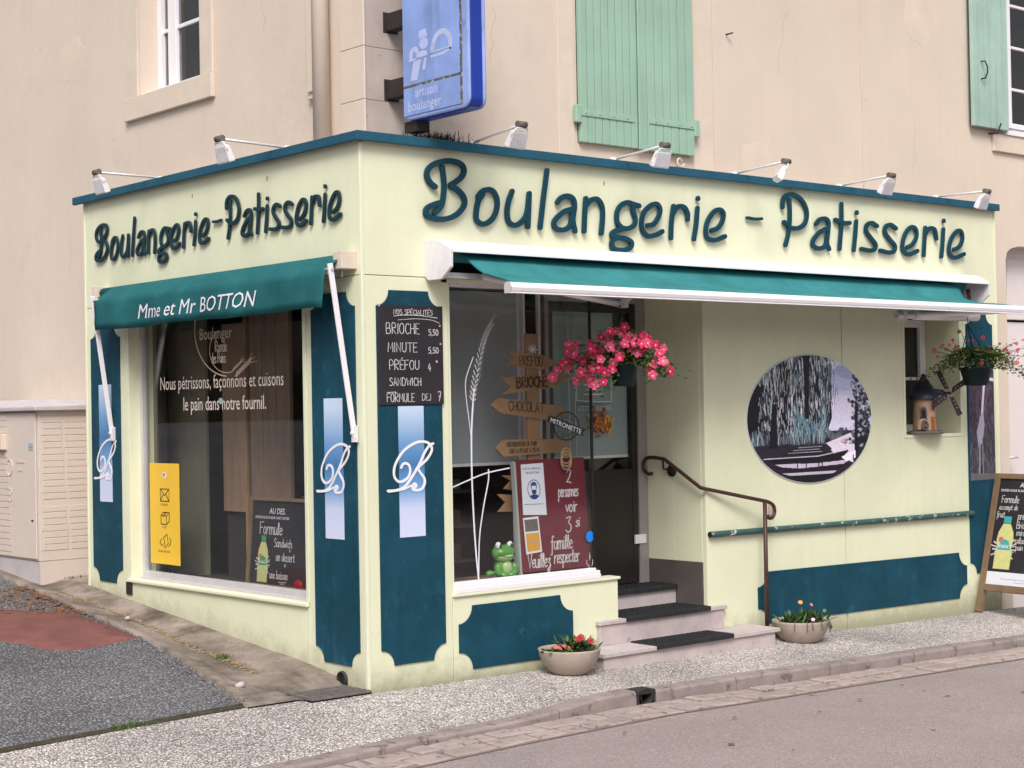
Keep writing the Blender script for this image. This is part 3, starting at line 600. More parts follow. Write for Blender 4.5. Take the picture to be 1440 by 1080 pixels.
# pipe, conduit casing
pipe = thing('drainpipe', (HX-.07, .665, 3.2), 'tan painted downpipe on the house corner above the left sign', 'downpipe')
b = MB(); b.tube([(HX-.075, .665, 3.25), (HX-.075, .665, 6.2)], .055, 16); b.build('pipe', M['pipe'], pipe)
b = MB(); b.box(-.86, -.73, 3.70, 6.2, 0, .05, F=HL); b.build('casing', M['stone'], house, bevel=.006)
b = MB(); b.box(-.88, -.73, 3.66, 3.70, 0, .035, F=HL); b.build('casing_ledge', M['stone'], house, bevel=.004)
# left upper window
w = MB(); u0, u1, v0, v1 = -3.17, -2.25, 4.04, 5.6
w.box(u0-.16, u0, v0, v1+.16, 0, .025, F=HL); w.box(u1, u1+.17, v0, v1+.16, 0, .025, F=HL); w.box(u0, u1, v1, v1+.16, 0, .025, F=HL)
w.box(u0-.20, u1+.17, v0-.17, v0, 0, .035, F=HL)
win = w.build('window', M['stone'], house, bevel=.005); OFF[win.name] = OFF[house.name]
f = MB(); d = -.20
f.box(u0, u0+.06, v0, v1, d, d+.05, F=HL); f.box(u1-.06, u1, v0, v1, d, d+.05, F=HL); f.box(u0+.06, u1-.06, v0, v0+.06, d, d+.055, F=HL); f.box(u0+.06, u1-.06, v1-.06, v1, d, d+.05, F=HL)
f.box(-3.02, -2.90, v0+.06, v1-.06, d-.005, d+.045, F=HL); f.box(u0+.001, u1-.001, v0-.0, v0+.02, d+.05, -.005, F=HL)
for v in (4.52, 5.02): f.box(-2.90, u1-.06, v, v+.028, d+.005, d+.035, F=HL); f.box(u0+.06, -3.02, v, v+.028, d+.005, d+.035, F=HL)
f.build('window_frame', M['white'], win, bevel=.004)
g = MB(); g.box(u0+.05, u1-.05, v0+.05, v1-.05, d+.012, d+.018, F=HL); g.build('pane', M['glass_house'], win)
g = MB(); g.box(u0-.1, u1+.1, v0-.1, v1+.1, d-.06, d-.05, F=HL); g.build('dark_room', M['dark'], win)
g = MB()   # lace curtain folded in the window
for i in range(14): g.tube([HL(-2.55+i*.022, v0+.08, d-.03), HL(-2.80+i*.022+.01, v1-.1, d-.03)], .012, 6)
g.build('curtain', M['blind'], win)
# right window and its open shutter
u0, u1, v0, v1 = W2
w = MB(); w.box(u0-.19, u1+.2, v0-.19, v0-.035, 0, .03, F=HR); win = w.build('window', M['stone'], house, bevel=.005); OFF[win.name] = OFF[house.name]
f = MB(); d = -.10
f.box(u0, u0+.09, v0, v1, d, d+.05, F=HR); f.box(u1-.06, u1, v0, v1, d, d+.05, F=HR); f.box(u0+.09, u1-.06, v0, v0+.05, d, d+.05, F=HR); f.box(u0-.02, u1+.02, v0-.035, v0, d, .045, F=HR)
f.box(u0+.10, u0+.20, v0+.05, v1, d+.002, d+.065, F=HR); f.box(u0+.20, u1-.06, v0+.05, v0+.10, d+.002, d+.06, F=HR)
for v in (4.44, 4.82, 5.2): f.box(u0+.20, u1-.06, v, v+.025, d+.01, d+.045, F=HR)
f.build('window_frame', M['white'], win, bevel=.004)
g = MB(); g.box(u0+.1, u1-.05, v0+.05, v1-.05, d+.014, d+.02, F=HR); g.build('pane', M['glass_house'], win)
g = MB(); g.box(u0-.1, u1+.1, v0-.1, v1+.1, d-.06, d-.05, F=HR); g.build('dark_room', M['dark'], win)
def shutter(name, F, u0, u1, v0, v1, n, d0, d1, m, strap=None, label=None):
    s = MB(); s.box(u0+.004, u1-.004, v0+.004, v1, d0, d0+.008, 0, F)
    sh = s.build(name, M['gap'], house); OFF[sh.name] = OFF[house.name]
    if label: sh['label'] = label
    w_ = (u1-u0)/n
    for i in range(n):
        p = MB(); p.box(u0+i*w_+.003, u0+(i+1)*w_-.003, v0, v1, d0+.008, d1, 0, F); p.build('board', m, sh, bevel=.003)
    if strap:
        a, c, zz = strap; p = MB(); p.box(a, c, zz, zz+.045, d1, d1+.007, 0, F)
        for k in range(4): p.lathe(F(a+(c-a)*(k+.5)/4, zz+.022, d1+.007), [(.009, 0), (.009, -.004), (.0, -.006)], 8, axis='y')
        p.build('strap_hinge', m, sh, bevel=.002)
        e = a if a < (u0+u1)/2-.1 and a <= u0+.01 else c
        p = MB(); p.box(e-.025, e+.025, zz-.05, zz+.07, d1-.02, d1+.012, 0, F); p.build('hinge_pin', m, sh, bevel=.004)
    return sh
shutter('shutter', HR, 2.045, 2.60, 3.475, 5.6, 8, .0, .04, M['green'], (2.02, 2.56, 3.655), 'left leaf of the closed green shutters')
shutter('shutter', HR, 2.606, 3.170, 3.470, 5.6, 7, .006, .05, M['green'], (2.70, 3.19, 3.66), 'right leaf of the closed green shutters')
b = MB(); b.box(2.592, 2.615, 3.47, 5.6, .05, .06, F=HR); b.build('cover_strip', M['green'], house, bevel=.003)
sh = shutter('shutter', HR, 6.675, 7.215, 4.035, 5.6, 6, .03, .07, M['green2'], None, 'pale green shutter folded open against the wall')
b = MB(); b.tube([HR(6.80, 4.60, .07), HR(6.80, 4.60, .11), HR(6.82, 4.55, .12), HR(6.82, 4.50, .12), HR(6.80, 4.45, .11), HR(6.80, 4.45, .07)], .007, 8); b.build('handle', M['rust'], sh)
b = MB(); b.tube([HR(7.0, 4.0, .0), HR(7.0, 3.99, .09), HR(7.04, 4.08, .1)], .008, 8); b.build('shutter_stay', M['rust'], house)
for (u, v) in ((2.80, 3.43), (3.02, 3.41)):
    b = MB(); b.tube([HR(u+.03*math.cos(a*.5), v+.03*math.sin(a*.5), .03+.002*a) for a in range(13)], .007, 8); tag(b.build('hook', M['stone']), 'small curled hook on the wall just under the %s shutter leaf' % ('left' if u < 2.9 else 'right'), 'hook')
# side door at the far right
dr = MB(); u0, u1 = 7.22, 8.15
dr.box(u0, u0+.05, -.3, 3.03, -.24, -.18, F=HR); dr.box(u0+.05, u1, 2.93, 3.03, -.24, -.18, F=HR); dr.box(u0+.05, u1, 2.38, 2.50, -.24, -.175, F=HR)
dr.box(u0+.13, u0+.24, -.3, 2.38, -.235, -.17, F=HR); dr.box(u0+.24, u1, -.3, 2.36, -.235, -.20, F=HR)
dr.box(u0+.05, u0+.16, 2.50, 2.93, -.235, -.17, F=HR); dr.box(u0+.28, u1, 2.50, 2.93, -.235, -.17, F=HR)
door = dr.build('side_door', M['door_white'], house, bevel=.005); OFF[door.name] = OFF[house.name]
g = MB(); g.box(u0+.16, u0+.28, 2.52, 2.91, -.22, -.215, F=HR); g.build('pane', M['glass_house'], door)
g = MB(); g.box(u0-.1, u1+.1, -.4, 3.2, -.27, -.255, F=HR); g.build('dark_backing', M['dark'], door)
g = MB(); g.tube([HR(u0+.19, 1.13, -.17), HR(u0+.19, 1.13, -.11), HR(u0+.29, 1.13, -.11)], .011, 8); g.build('handle', M['alu'], door)
g = MB(); P = [(7.22, 3.03), (7.22, 2.90), (7.24, 2.96), (7.30, 3.0), (7.42, 3.025), (7.6, 3.03)]; g.prism(HR, P, -.2, -.0, 0); g.build('arch_corner', M['stucco'], house)

# ================================================================ BAKERY SHOPFRONT
shop = thing('bakery_shop', (0, 0, 0), 'single storey cream and teal bakery shopfront built onto the house corner', 'shop')
def clad(name, F, u0, u1, v0, v1, m='cream', d0=-.04, d1=0, bevel=.003, parent=None):
    b = MB(); b.box(u0, u1, v0, v1, d0, d1, 0, F); return b.build(name, M[m], parent or shop, bevel=bevel)
# right facade
clad('fascia_board', FR, .022, 4.155, 2.466, 3.27); clad('fascia_board', FR, 4.158, 6.575, 2.466, 3.27)
clad('corner_post', FR, -.004, .020, -.25, 3.255, 'cream_trim', -.019, .004)
clad('wall_panel', FR, .022, .645, -.2, 2.462)
clad('wall_panel', FR, .649, 2.062, -.25, .495)
b = MB(); b.box(.645, 2.075, .497, .515, -.10, .016, 0, FR); b.box(2.06, 2.066, -.2, .497, -.55, -.04, 0, FR); b.build('window_ledge', M['cream_trim'], shop, bevel=.003)
clad('wall_panel', FR, 2.943, 4.497, -.3, 2.462)
wl = walls(FR, 4.504, 6.095, -.3, 2.462, [(5.29, 6.04, 1.385, 2.362)], -.04, 0, None); wl.build('wall_panel', M['cream'], shop)
clad('wall_panel', FR, 6.099, 6.59, -.35, 2.462)
clad('edge_strip', FR, 6.578, 6.60, -.35, 3.27, 'cream_trim', -.28, .006)
# core carcass behind cladding
b = MB(); b.box(.046, 6.575, .04, HY-.002, 2.50, 3.255); b.box(2.99, 6.57, .045, HY-.002, -.3, 1.34); b.box(2.99, 5.24, .045, HY-.002, 1.34, 2.5); b.box(6.10, 6.57, .045, HY-.002, 1.34, 2.5)
b.build('carcass', M['cream'], shop)
# recess: right side wall, soffit, door frame
b = MB(); b.box(2.94, 2.985, .0405, .30, .54, 2.462); b.build('recess_panel', M['cream'], shop, bevel=.002)
b = MB(); b.box(2.94, 2.985, .303, .60, .54, 2.462); b.build('recess_panel', M['cream'], shop, bevel=.002)
b = MB(); b.box(2.938, 2.985, .0405, .60, -.1, .538); b.build('skirting', M['skirting'], shop, bevel=.002)
b = MB(); b.box(.60, 2.985, .041, .70, 2.464, 2.499); b.build('soffit', M['cream'], shop)
b = MB(); b.box(.60, 2.0, .0, .04, 2.44, 2.464, 0); b.box(2.0, 2.94, .0, .03, 2.45, 2.4645); b.build('window_head', M['cream_trim'], shop)
# roof covering and teal edge trim
b = MB(); b.box(-.0, 6.58, .0, .31, 3.272, 3.29); b.box(.0, .27, .31, 3.60, 3.272, 3.29); b.build('roof', M['stone_grey'], shop)
b = MB(); b.box(-.055, 6.60, 3.255, 3.312, .025, .055, 0, FR); b.box(-.025, 6.60, 3.292, 3.312, -.06, .0248, 0, FR); b.build('roof_trim', M['trim'], shop, bevel=.004)
b = MB(); b.box(-3.68, .0248, 3.255, 3.3115, .025, .055, 0, FL); b.box(-3.68, -.061, 3.2925, 3.3115, -.06, .0248, 0, FL); b.build('roof_trim', M['trim'], shop, bevel=.004)
# left facade
clad('fascia_board', FL, -3.575, -.021, 2.466, 3.27)
b = MB(); b.box(-3.60, -3.577, -.1, 3.27, -.27, .006, 0, FL); b.build('edge_strip', M['cream_trim'], shop, bevel=.003)
clad('wall_panel', FL, -3.575, -2.955, .0, 2.462)
clad('wall_panel', FL, -.60, -.021, -.2, 2.462)
clad('wall_panel', FL, -2.951, -.604, -.1, .445)
b = MB(); b.box(-2.96, -.612, .447, .470, -.16, .022, 0, FL); b.build('window_ledge', M['cream_trim'], shop, bevel=.005)
b = MB(); b.box(-.64, -.604, .47, 2.462, -.2, .004, 0, FL); b.box(-2.955, -2.925, .47, 2.462, -.2, -.0, 0, FL); b.box(-2.925, -.64, 2.44, 2.464, -.2, 0, 0, FL); b.build('window_reveal', M['cream'], shop, bevel=.003)
b = MB(); b.box(-3.57, -.046, 2.50, 3.255, -(HX-.002), -.04, 0, FL); b.box(-3.57, -2.98, .0, 2.5, -(HX-.002), -.045, 0, FL); b.box(-2.98, -.04, -.2, .44, -.24, -.041, 0, FL); b.build('carcass', M['cream'], shop)
# windows as parts with frame and glass
wn = MB(); dL = -.13
wn.box(-2.925, -2.885, .475, 2.44, dL, dL+.04, 0, FL); wn.box(-.68, -.64, .475, 2.44, dL, dL+.04, 0, FL); wn.box(-2.885, -.68, .471, .525, dL, dL+.045, 0, FL); wn.box(-2.885, -.68, 2.40, 2.44, dL, dL+.04, 0, FL)
wn.box(-2.925, -.64, .470, .485, dL+.045, dL+.075, 0, FL)
W_L = wn.build('display_window', M['alu'], shop, bevel=.003); OFF[W_L.name] = OFF[shop.name]
g = MB(); g.box(-2.885, -.68, .525, 2.40, dL+.012, dL+.018, 0, FL); g.build('glass_pane', M['glass'], W_L)
wn = MB(); wn.box(.668, 1.90, .516, .545, -.06, .012, 0, FR); wn.box(.668, 1.90, .545, .568, -.05, .004, 0, FR); wn.box(.668, 1.87, .568, .586, -.04, -.004, 0, FR); wn.box(1.855, 1.90, .516, .545, -.55, -.06, 0, FR)
W_R = wn.build('display_window', M['white'], shop, bevel=.003); OFF[W_R.name] = OFF[shop.name]
g = MB(); g.box(.668, 1.90, 2.415, 2.44, -.05, -.005, 0, FR); g.build('top_rail', M['whitegrey'], W_R)
g = MB(); g.box(.649, .667, .515, 2.44, -.05, -.008, 0, FR); g.build('jamb', M['cream_trim'], W_R)
g = MB(); g.box(.668, 1.858, .586, 2.415, -.026, -.020, 0, FR); g.build('glass_pane', M['glass'], W_R)
g = MB(); g.box(1.866, 1.872, .545, 2.415, -.53, -.030, 0, FR); g.build('side_glass_pane', M['glass'], W_R)
g = MB(); g.box(1.859, 1.875, .545, 2.44, -.029, -.016, 0, FR); g.build('corner_joint', M['black'], W_R)
g = MB(); g.box(1.86, 1.88, .545, 2.44, -.555, -.53, 0, FR); g.build('rear_mullion', M['white'], W_R)
# back wall of recess: door, frame, fixed lights
DY = -.567
db = MB(); db.box(2.845, 2.937, .36, 2.462, DY-.06, DY, 0, FR); db.box(1.95, 1.985, .36, 2.462, DY-.06, DY, 0, FR); db.box(1.985, 2.845, 2.40, 2.462, DY-.06, DY, 0, FR)
ED = db.build('entrance_door', M['dooralu'], shop, bevel=.004); OFF[ED.name] = OFF[shop.name]
g = MB(); g.box(1.99, 2.03, .375, 2.395, DY-.05, DY-.01, 0, FR); g.box(2.79, 2.84, .375, 2.395, DY-.05, DY-.008, 0, FR); g.box(2.03, 2.79, .375, 1.20, DY-.05, DY-.012, 0, FR); g.box(2.03, 2.79, 2.33, 2.395, DY-.05, DY-.01, 0, FR); g.build('leaf', M['doorblack'], ED, bevel=.004)
g = MB(); g.box(2.03, 2.79, 1.20, 2.33, DY-.035, DY-.03, 0, FR); g.build('door_glass', M['glass'], ED)
g = MB(); g.box(2.79, 2.90, .655, .72, DY-.006, DY+.012, 0, FR); g.build('letter_slot', M['white'], ED, bevel=.003)
clad('door_threshold', FR, 1.9, 2.937, .30, .364, 'stepriser', DY-.1, DY+.01)
b = MB(); b.box(1.66, 1.69, .5, 2.46, -.60, -.55, 0, FR); b.box(1.73, 1.75, .5, 2.46, -.60, -.54, 0, FR); b.box(1.69, 1.73, .5, 2.46, -.60, -.57, 0, FR); b.build('rear_window_frame', M['white'], shop, bevel=.003)
# interior shell
b = MB()
b.box(.27, 6.2, .62, 5.2, .25, .30, 1); b.box(.05, .27, .62, 2.93, .25, .30, 1); b.box(.05, 1.9, .05, .62, .25, .30, 1); b.box(.6, 6.2, .05+HY+.3, 5.2, 2.75, 2.8, 0); b.box(.27, .6, .31, 5.2, 2.46, 2.8, 0); b.box(3.3, 3.35, .62, 5.2, .3, 2.8, 0); b.box(.3, 6.2, 5.15, 5.2, .3, 2.8, 0)
b.box(2.99, 3.3, .60, .65, .3, 2.8, 0); b.box(.27, .32, 2.96, 5.2, .3, 2.8, 0); b.box(.046, .64, .046, .10, .3, 2.5, 0); b.box(.05, .10, .10, .60, .3, 2.5, 0); b.box(.046, .27, 2.93, 2.98, .3, 2.5, 0)
b.build('interior', [M['dark'], M['shopfloor']], shop)
b = MB(); b.box(.66, 1.86, .04, .54, .50, .52); b.build('display_shelf', M['dark'], shop)
b = MB(); b.box(.15, .62, .65, 2.93, .44, .468); b.build('display_shelf', M['dark'], shop)
# teal moulded panels and their vinyl stripes
def panel(F, u0, v0, u1, v1, r, sh=0, label=None):
    b = MB(); b.prism(F, notch(u0, v0, u1, v1, r, sh=sh), .0, .009); o = b.build('teal_panel', M['teal'], shop, bevel=.0015); OFF[o.name] = OFF[shop.name]
    if label: o['label'] = label
    return o
DATA = {"W":[["B",[[[0.6057,3.1493],[0.6125,3.0904],[0.6171,3.0359],[0.6098,2.9714],[0.591,2.9062],[0.5381,2.8591]],[[0.5474,3.0217],[0.5078,3.046],[0.4825,3.0894],[0.504,3.1365],[0.5738,3.174],[0.6671,3.1909],[0.749,3.1793],[0.7778,3.1447],[0.7591,3.1017],[0.7112,3.0658],[0.666,3.0377],[0.7218,3.016],[0.7681,2.9778],[0.7767,2.9369],[0.7545,2.8985],[0.7065,2.8587],[0.6358,2.8314],[0.5546,2.8238],[0.4861,2.8359],[0.4695,2.8621],[0.4873,2.8904],[0.5335,2.9115],[0.5741,2.9252]]]],["o",[[[0.8875,2.9861],[0.9244,3.0213],[0.9732,3.036],[1.0155,3.0231],[1.0425,2.9781],[1.0374,2.9168],[1.0056,2.8585],[0.9561,2.8228],[0.9077,2.8153],[0.8698,2.841],[0.8711,2.8968],[0.8868,2.9535],[0.924,3.0026]]]],["u",[[[1.1698,3.0388],[1.1372,2.9704],[1.123,2.894],[1.1403,2.8384],[1.1896,2.8224],[1.253,2.8546],[1.2922,2.9141],[1.314,3.0348]],[[1.314,3.0348],[1.3053,2.934],[1.2962,2.8191]]]],["l",[[[1.4713,3.1953],[1.4346,3.0097],[1.4017,2.8203]]]],["a",[[[1.5571,2.9938],[1.5905,3.0252],[1.6435,3.0415],[1.6959,3.0276],[1.7107,2.9797],[1.6925,2.8907],[1.7105,2.8136]],[[1.6876,2.9587],[1.6212,2.9398],[1.5481,2.8916],[1.5211,2.8513],[1.5463,2.8189],[1.6116,2.8178],[1.665,2.85],[1.6869,2.9293]]]],["n",[[[1.8123,3.0375],[1.8003,2.9365],[1.7906,2.818]],[[1.8083,2.9861],[1.8565,3.0287],[1.9178,3.0378],[1.9576,2.9959],[1.9627,2.9268],[1.946,2.8118]]]],["g",[[[2.3095,3.0194],[2.2497,3.0282],[2.1928,3.0353],[2.1291,3.0067],[2.0964,2.955],[2.101,2.8923],[2.1503,2.8591],[2.2136,2.8627],[2.2627,2.8928],[2.269,2.9386],[2.2485,2.9827],[2.2558,3.0177]],[[2.1565,2.855],[2.0808,2.8372],[2.0427,2.8082],[2.0984,2.7932],[2.1736,2.7882],[2.23,2.7639],[2.2099,2.7267],[2.1464,2.7101],[2.0713,2.7109],[2.0408,2.7363],[2.0542,2.7729],[2.0984,2.7932]]]],["e",[[[2.3871,2.8909],[2.4459,2.9035],[2.4929,2.9523],[2.5141,3.0089],[2.4823,3.0436],[2.4233,3.0305],[2.3573,2.9805],[2.3298,2.9149],[2.341,2.8517],[2.3916,2.818],[2.47,2.8314],[2.5296,2.8577]]]],["r",[[[2.6471,3.0406],[2.6242,2.9325],[2.6143,2.8161]],[[2.639,2.989],[2.6871,3.0386],[2.7542,3.0383],[2.7869,2.9983],[2.7857,2.9561]]]],["i",[[[2.8902,3.0425],[2.8732,2.9285],[2.8457,2.8217]],[[2.8963,3.1135],[2.8962,3.1088]]]],["e",[[[3.0306,2.8922],[3.094,2.9129],[3.1446,2.9635],[3.1604,3.0217],[3.1189,3.0458],[3.0554,3.0247],[2.9908,2.9543],[2.9709,2.887],[2.9874,2.8358],[3.0635,2.8256],[3.1697,2.8579]]]],["-",[[[3.4129,3.0066],[3.4972,3.002],[3.5708,3.0084]]]],["P",[[[3.8892,3.1676],[3.8909,3.0499],[3.8728,2.9312],[3.8336,2.8292]],[[3.81,3.1094],[3.8115,3.1564],[3.845,3.194],[3.9177,3.2108],[3.999,3.1928],[4.0616,3.1436],[4.087,3.0739],[4.057,3.0008],[3.9826,2.9633],[3.9007,2.9586]],[[3.8209,2.9987],[3.8652,2.9778]]]],["a",[[[4.1924,3.0063],[4.2346,3.0412],[4.3008,3.0536],[4.3435,3.0297],[4.3354,2.9569],[4.3194,2.8717],[4.3444,2.8248]],[[4.3173,2.9799],[4.2315,2.9451],[4.1549,2.8812],[4.1535,2.8393],[4.2182,2.8222],[4.2941,2.8464],[4.321,2.92]]]],["t",[[[4.505,3.179],[4.5007,3.0511],[4.4879,2.9532],[4.4685,2.8308]],[[4.4241,3.0526],[4.5194,3.034],[4.597,3.0386]]]],["i",[[[4.6815,3.0558],[4.6662,2.9508],[4.6427,2.8308]],[[4.6898,3.1263],[4.6896,3.1214]]]],["s",[[[4.9429,3.0341],[4.8735,3.0549],[4.8129,3.0328],[4.8015,2.989],[4.8594,2.9365],[4.9179,2.89],[4.9066,2.8522],[4.8461,2.8369],[4.7373,2.844]]]],["s",[[[5.1872,3.0294],[5.1162,3.0542],[5.0502,3.0341],[5.0425,2.9899],[5.1018,2.9369],[5.1679,2.8901],[5.1499,2.8452],[5.0778,2.833],[4.9767,2.8432]]]],["e",[[[5.3274,2.8854],[5.4019,2.9145],[5.4571,2.981],[5.4485,3.0379],[5.3857,3.0508],[5.3106,2.9984],[5.2703,2.9204],[5.2743,2.8575],[5.3464,2.8293],[5.4635,2.8641]]]],["r",[[[5.5769,3.0579],[5.5623,2.9482],[5.5474,2.8323]],[[5.5705,2.9999],[5.6305,3.0546],[5.7058,3.0459],[5.7249,2.976]]]],["i",[[[5.8262,3.0592],[5.8112,2.9482],[5.7894,2.8331]],[[5.8332,3.131],[5.833,3.1258]]]],["e",[[[5.9637,2.8972],[6.0429,2.9273],[6.0901,2.9887],[6.0811,3.0473],[6.0254,3.0574],[5.9454,3.0007],[5.9028,2.9268],[5.9067,2.8554],[5.9836,2.8329],[6.1081,2.8687]]]]],"E":[[[0.2608,1.3109],[0.2738,1.3306],[0.2991,1.3345],[0.3215,1.3188],[0.3275,1.2848],[0.3099,1.2484],[0.2674,1.2266],[0.234,1.2294],[0.2095,1.2559],[0.2062,1.2962],[0.2238,1.3425],[0.2711,1.4014],[0.3308,1.4401],[0.3992,1.4619],[0.4591,1.4569],[0.4913,1.4321],[0.4923,1.4014],[0.4568,1.3548],[0.3916,1.3061],[0.4037,1.2751],[0.4329,1.24],[0.4347,1.2059],[0.4144,1.1763],[0.3759,1.1692],[0.3463,1.176],[0.3451,1.1963],[0.3598,1.2092],[0.3723,1.1985],[0.361,1.1854]],[[0.5063,1.4488],[0.4758,1.436],[0.4406,1.3962],[0.4051,1.3362],[0.3612,1.2768],[0.3178,1.2245],[0.275,1.1893],[0.2161,1.1752],[0.158,1.1745]],[[0.3273,1.1971],[0.2748,1.1805],[0.2161,1.1738],[0.1646,1.1708]]],"icon":{"hat":[[0.0749,3.9505],[0.1437,3.9545],[0.1586,3.9042],[0.0804,3.8991]],"head":[[0.1249,3.8701]],"headr":[[0.1659,3.8711],[0.124,3.8368]],"arm":[[-0.011,3.7591],[-0.0044,3.8426],[0.0239,3.8587],[0.0654,3.8555],[0.0577,3.83]],"arm2":[[0.0515,3.8538],[0.0468,3.8336]],"torso":[[0.0461,3.8084],[0.0921,3.8256],[0.14,3.8239],[0.1639,3.8005],[0.1595,3.7888],[0.1048,3.7882],[0.0566,3.7898]],"leg":[[0.0215,3.7747],[0.0975,3.7743],[0.0528,3.6558],[-0.0137,3.6623]],"leg2":[[0.1385,3.7715],[0.1232,3.7113]],"oven":[[0.2103,3.8132],[0.2294,3.868],[0.2774,3.9048],[0.3307,3.9033],[0.3694,3.8715],[0.3815,3.8323],[0.3806,3.7996]],"shelf":[[0.1997,3.7718],[0.3138,3.7744],[0.3804,3.7915]],"bar":[[-0.0201,3.7818],[0.1662,3.7876]],"div":[[-0.0849,3.6271],[0.4421,3.658]],"t1":[[0.0392,3.5654],[0.3079,3.5649]],"t1h":[[0.0401,3.5989]],"t2":[[-0.0288,3.4744],[0.385,3.4871]],"t2h":[[-0.0202,3.5323]],"peelL":[[0.1938,3.8036],[0.3807,3.8037]],"inner":[[-0.0935,4.1732],[0.4275,4.0696],[0.4371,3.4791],[-0.0787,3.4478]]}}
def emblem(pan, F, du, dv, su, m='white'):
    b = MB()
    for k, st in enumerate(DATA['E']):
        pts = smooth2([((p[0]-.341)*su+du, p[1]+dv) for p in st], 5)
        b.ribbon(F, pts, (.016 if k == 0 else (.0155 if k == 1 else .013)), .0105, .0130+.0005*k, rise=.0008)
    b.build('letter_b_emblem', M[m], pan)
def stripe(pan, F, u0, u1, v0, v1, m='stripe'):
    b = MB(); b.box(u0, u1, v0, v1, .009, .0105, 0, F); b.build('gradient_stripe', M[m], pan)
p = panel(FR, .098, .13, .585, 2.378, .095); stripe(p, FR, .245, .438, .89, 1.68); emblem(p, FR, .341, 0, 1)
p = panel(FL, -.535, .130, -.070, 2.372, .09); stripe(p, FL, -.404, -.206, .884, 1.735); emblem(p, FL, -.300, -.005, 1.02)
p = panel(FL, -3.503, .425, -3.045, 2.33, .10); stripe(p, FL, -3.375, -3.178, 1.017, 1.884, 'stripe_left'); emblem(p, FL, -3.275, .015, 1.0)
panel(FR, .688, .04, 1.643, .435, .11, 0)
panel(FR, 3.472, .055, 6.078, .43, .11, -.0125)
p = panel(FR, 6.135, .21, 6.515, 2.378, .09)
# niche
b = MB(); N0 = (5.29, 6.04, 1.385, 2.362)
b.box(6.04, 6.06, N0[2], N0[3], -.34, -.0402, 0, FR); b.box(5.27, 5.29, N0[2], N0[3], -.34, -.0402, 0, FR); b.box(5.27, 6.06, N0[3], N0[3]+.02, -.34, -.0402, 0, FR); b.box(5.27, 6.06, N0[2]-.02, N0[2], -.34, -.0402, 0, FR)
nb = b.build('niche', M['cream'], shop, bevel=.002); OFF[nb.name] = OFF[shop.name]
b = MB(); b.box(5.265, 5.29, 1.36, 2.387, .0, .006, 0, FR); b.box(6.04, 6.062, 1.36, 2.387, .0, .006, 0, FR); b.box(5.29, 6.04, 1.36, 1.385, .0, .006, 0, FR); b.box(5.29, 6.04, 2.362, 2.387, .0, .006, 0, FR); b.build('niche_casing', M['cream_trim'], nb, bevel=.002)
b = MB(); d = -.34; b.box(5.30, 5.36, 1.40, 2.33, d, d+.03, 0, FR); b.box(5.93, 5.99, 1.40, 2.33, d, d+.035, 0, FR); b.box(5.36, 5.93, 1.40, 1.46, d, d+.03, 0, FR); b.box(5.36, 5.93, 2.27, 2.33, d, d+.03, 0, FR); b.box(5.36, 5.93, 1.83, 1.855, d, d+.02, 0, FR); b.box(5.99, 6.035, 1.39, 2.36, d, d+.015, 0, FR); b.build('old_window_frame', M['white'], nb, bevel=.004)
b = MB(); b.box(5.35, 5.94, 1.45, 2.28, d+.004, d+.009, 0, FR); b.build('pane', M['glass_house'], nb)
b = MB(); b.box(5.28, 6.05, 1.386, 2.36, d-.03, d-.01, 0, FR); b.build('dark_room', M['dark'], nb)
# ================================================================ SIGN LETTERING
sg = thing('sign_lettering', (.47, 0, 2.82), 'large raised teal script lettering Boulangerie - Patisserie on the long right fascia', 'sign')
for ch, strokes in DATA['W']:
    b = MB()
    for k, st in enumerate(strokes):
        b.ribbon(FR, smooth2(st, 6), .033 if ch != '-' else .022, .014, .032+.0013*k, rise=.001)
    b.build('letter' if ch != '-' else 'dash', M['letter'], sg, bevel=.0012)
sg = thing('sign_lettering', (0, 3.37, 2.81), 'smaller dark raised script lettering Boulangerie - Patisserie on the short left fascia', 'sign')
for i, (ch, strokes) in enumerate(DATA['W']):
    def mp(p):
        u, v = p
        if i < 11: x = -3.375+(u-.4695)*(1.645/2.70)
        elif i == 11: x = -1.666+(u-3.413)*(.102/.158)
        else: x = -1.494+(u-3.81)*(1.313/2.298)
        return (x, 2.809+(v-2.826)*.71)
    b = MB()
    for k, st in enumerate(strokes):
        b.ribbon(FL, smooth2([mp(p) for p in st], 6), .024 if ch != '-' else .019, .010, .024+.0013*k, rise=.001)
    b.build('letter' if ch != '-' else 'dash', M['letter_b'], sg, bevel=.002)

# ================================================================ BLUE HANGING SIGN
bs = thing('blue_sign', (.48, -.2, 3.44), 'faded blue projecting artisan boulanger lightbox sign on the house corner', 'sign')
FS = lambda u, v, d: (.40-d, -u, v)
def rrect(u0, u1, v0, v1, r, n=5):
    P = []
    for cx, cy, a0 in ((u1-r, v1-r, 0), (u0+r, v1-r, 90), (u0+r, v0+r, 180), (u1-r, v0+r, 270)):
        for i in range(n+1): a = math.radians(a0+90*i/n); P.append((cx+r*math.cos(a), cy+r*math.sin(a)))
    return P
b = MB(); b.prism(FS, rrect(-.090, .540, 3.42, 4.75, .06), -.115, -.025); b.build('casing', M['blueside'], bs, bevel=.008)
b = MB(); b.prism(FS, rrect(-.095, .545, 3.425, 4.75, .06), -.025, -.004); b.build('rim', M['bluepale'], bs, bevel=.012)
b = MB(); b.prism(FS, rrect(-.095, .545, 3.425, 4.75, .06), -.14, -.115); b.build('rim', M['bluepale'], bs, bevel=.012)
b = MB(); b.box(-.085, .47, 3.635, 4.74, -.004, .001, 0, FS); fp = b.build('face_panel', M['blueface'], bs, bevel=.002); OFF[fp.name] = OFF[bs.name]
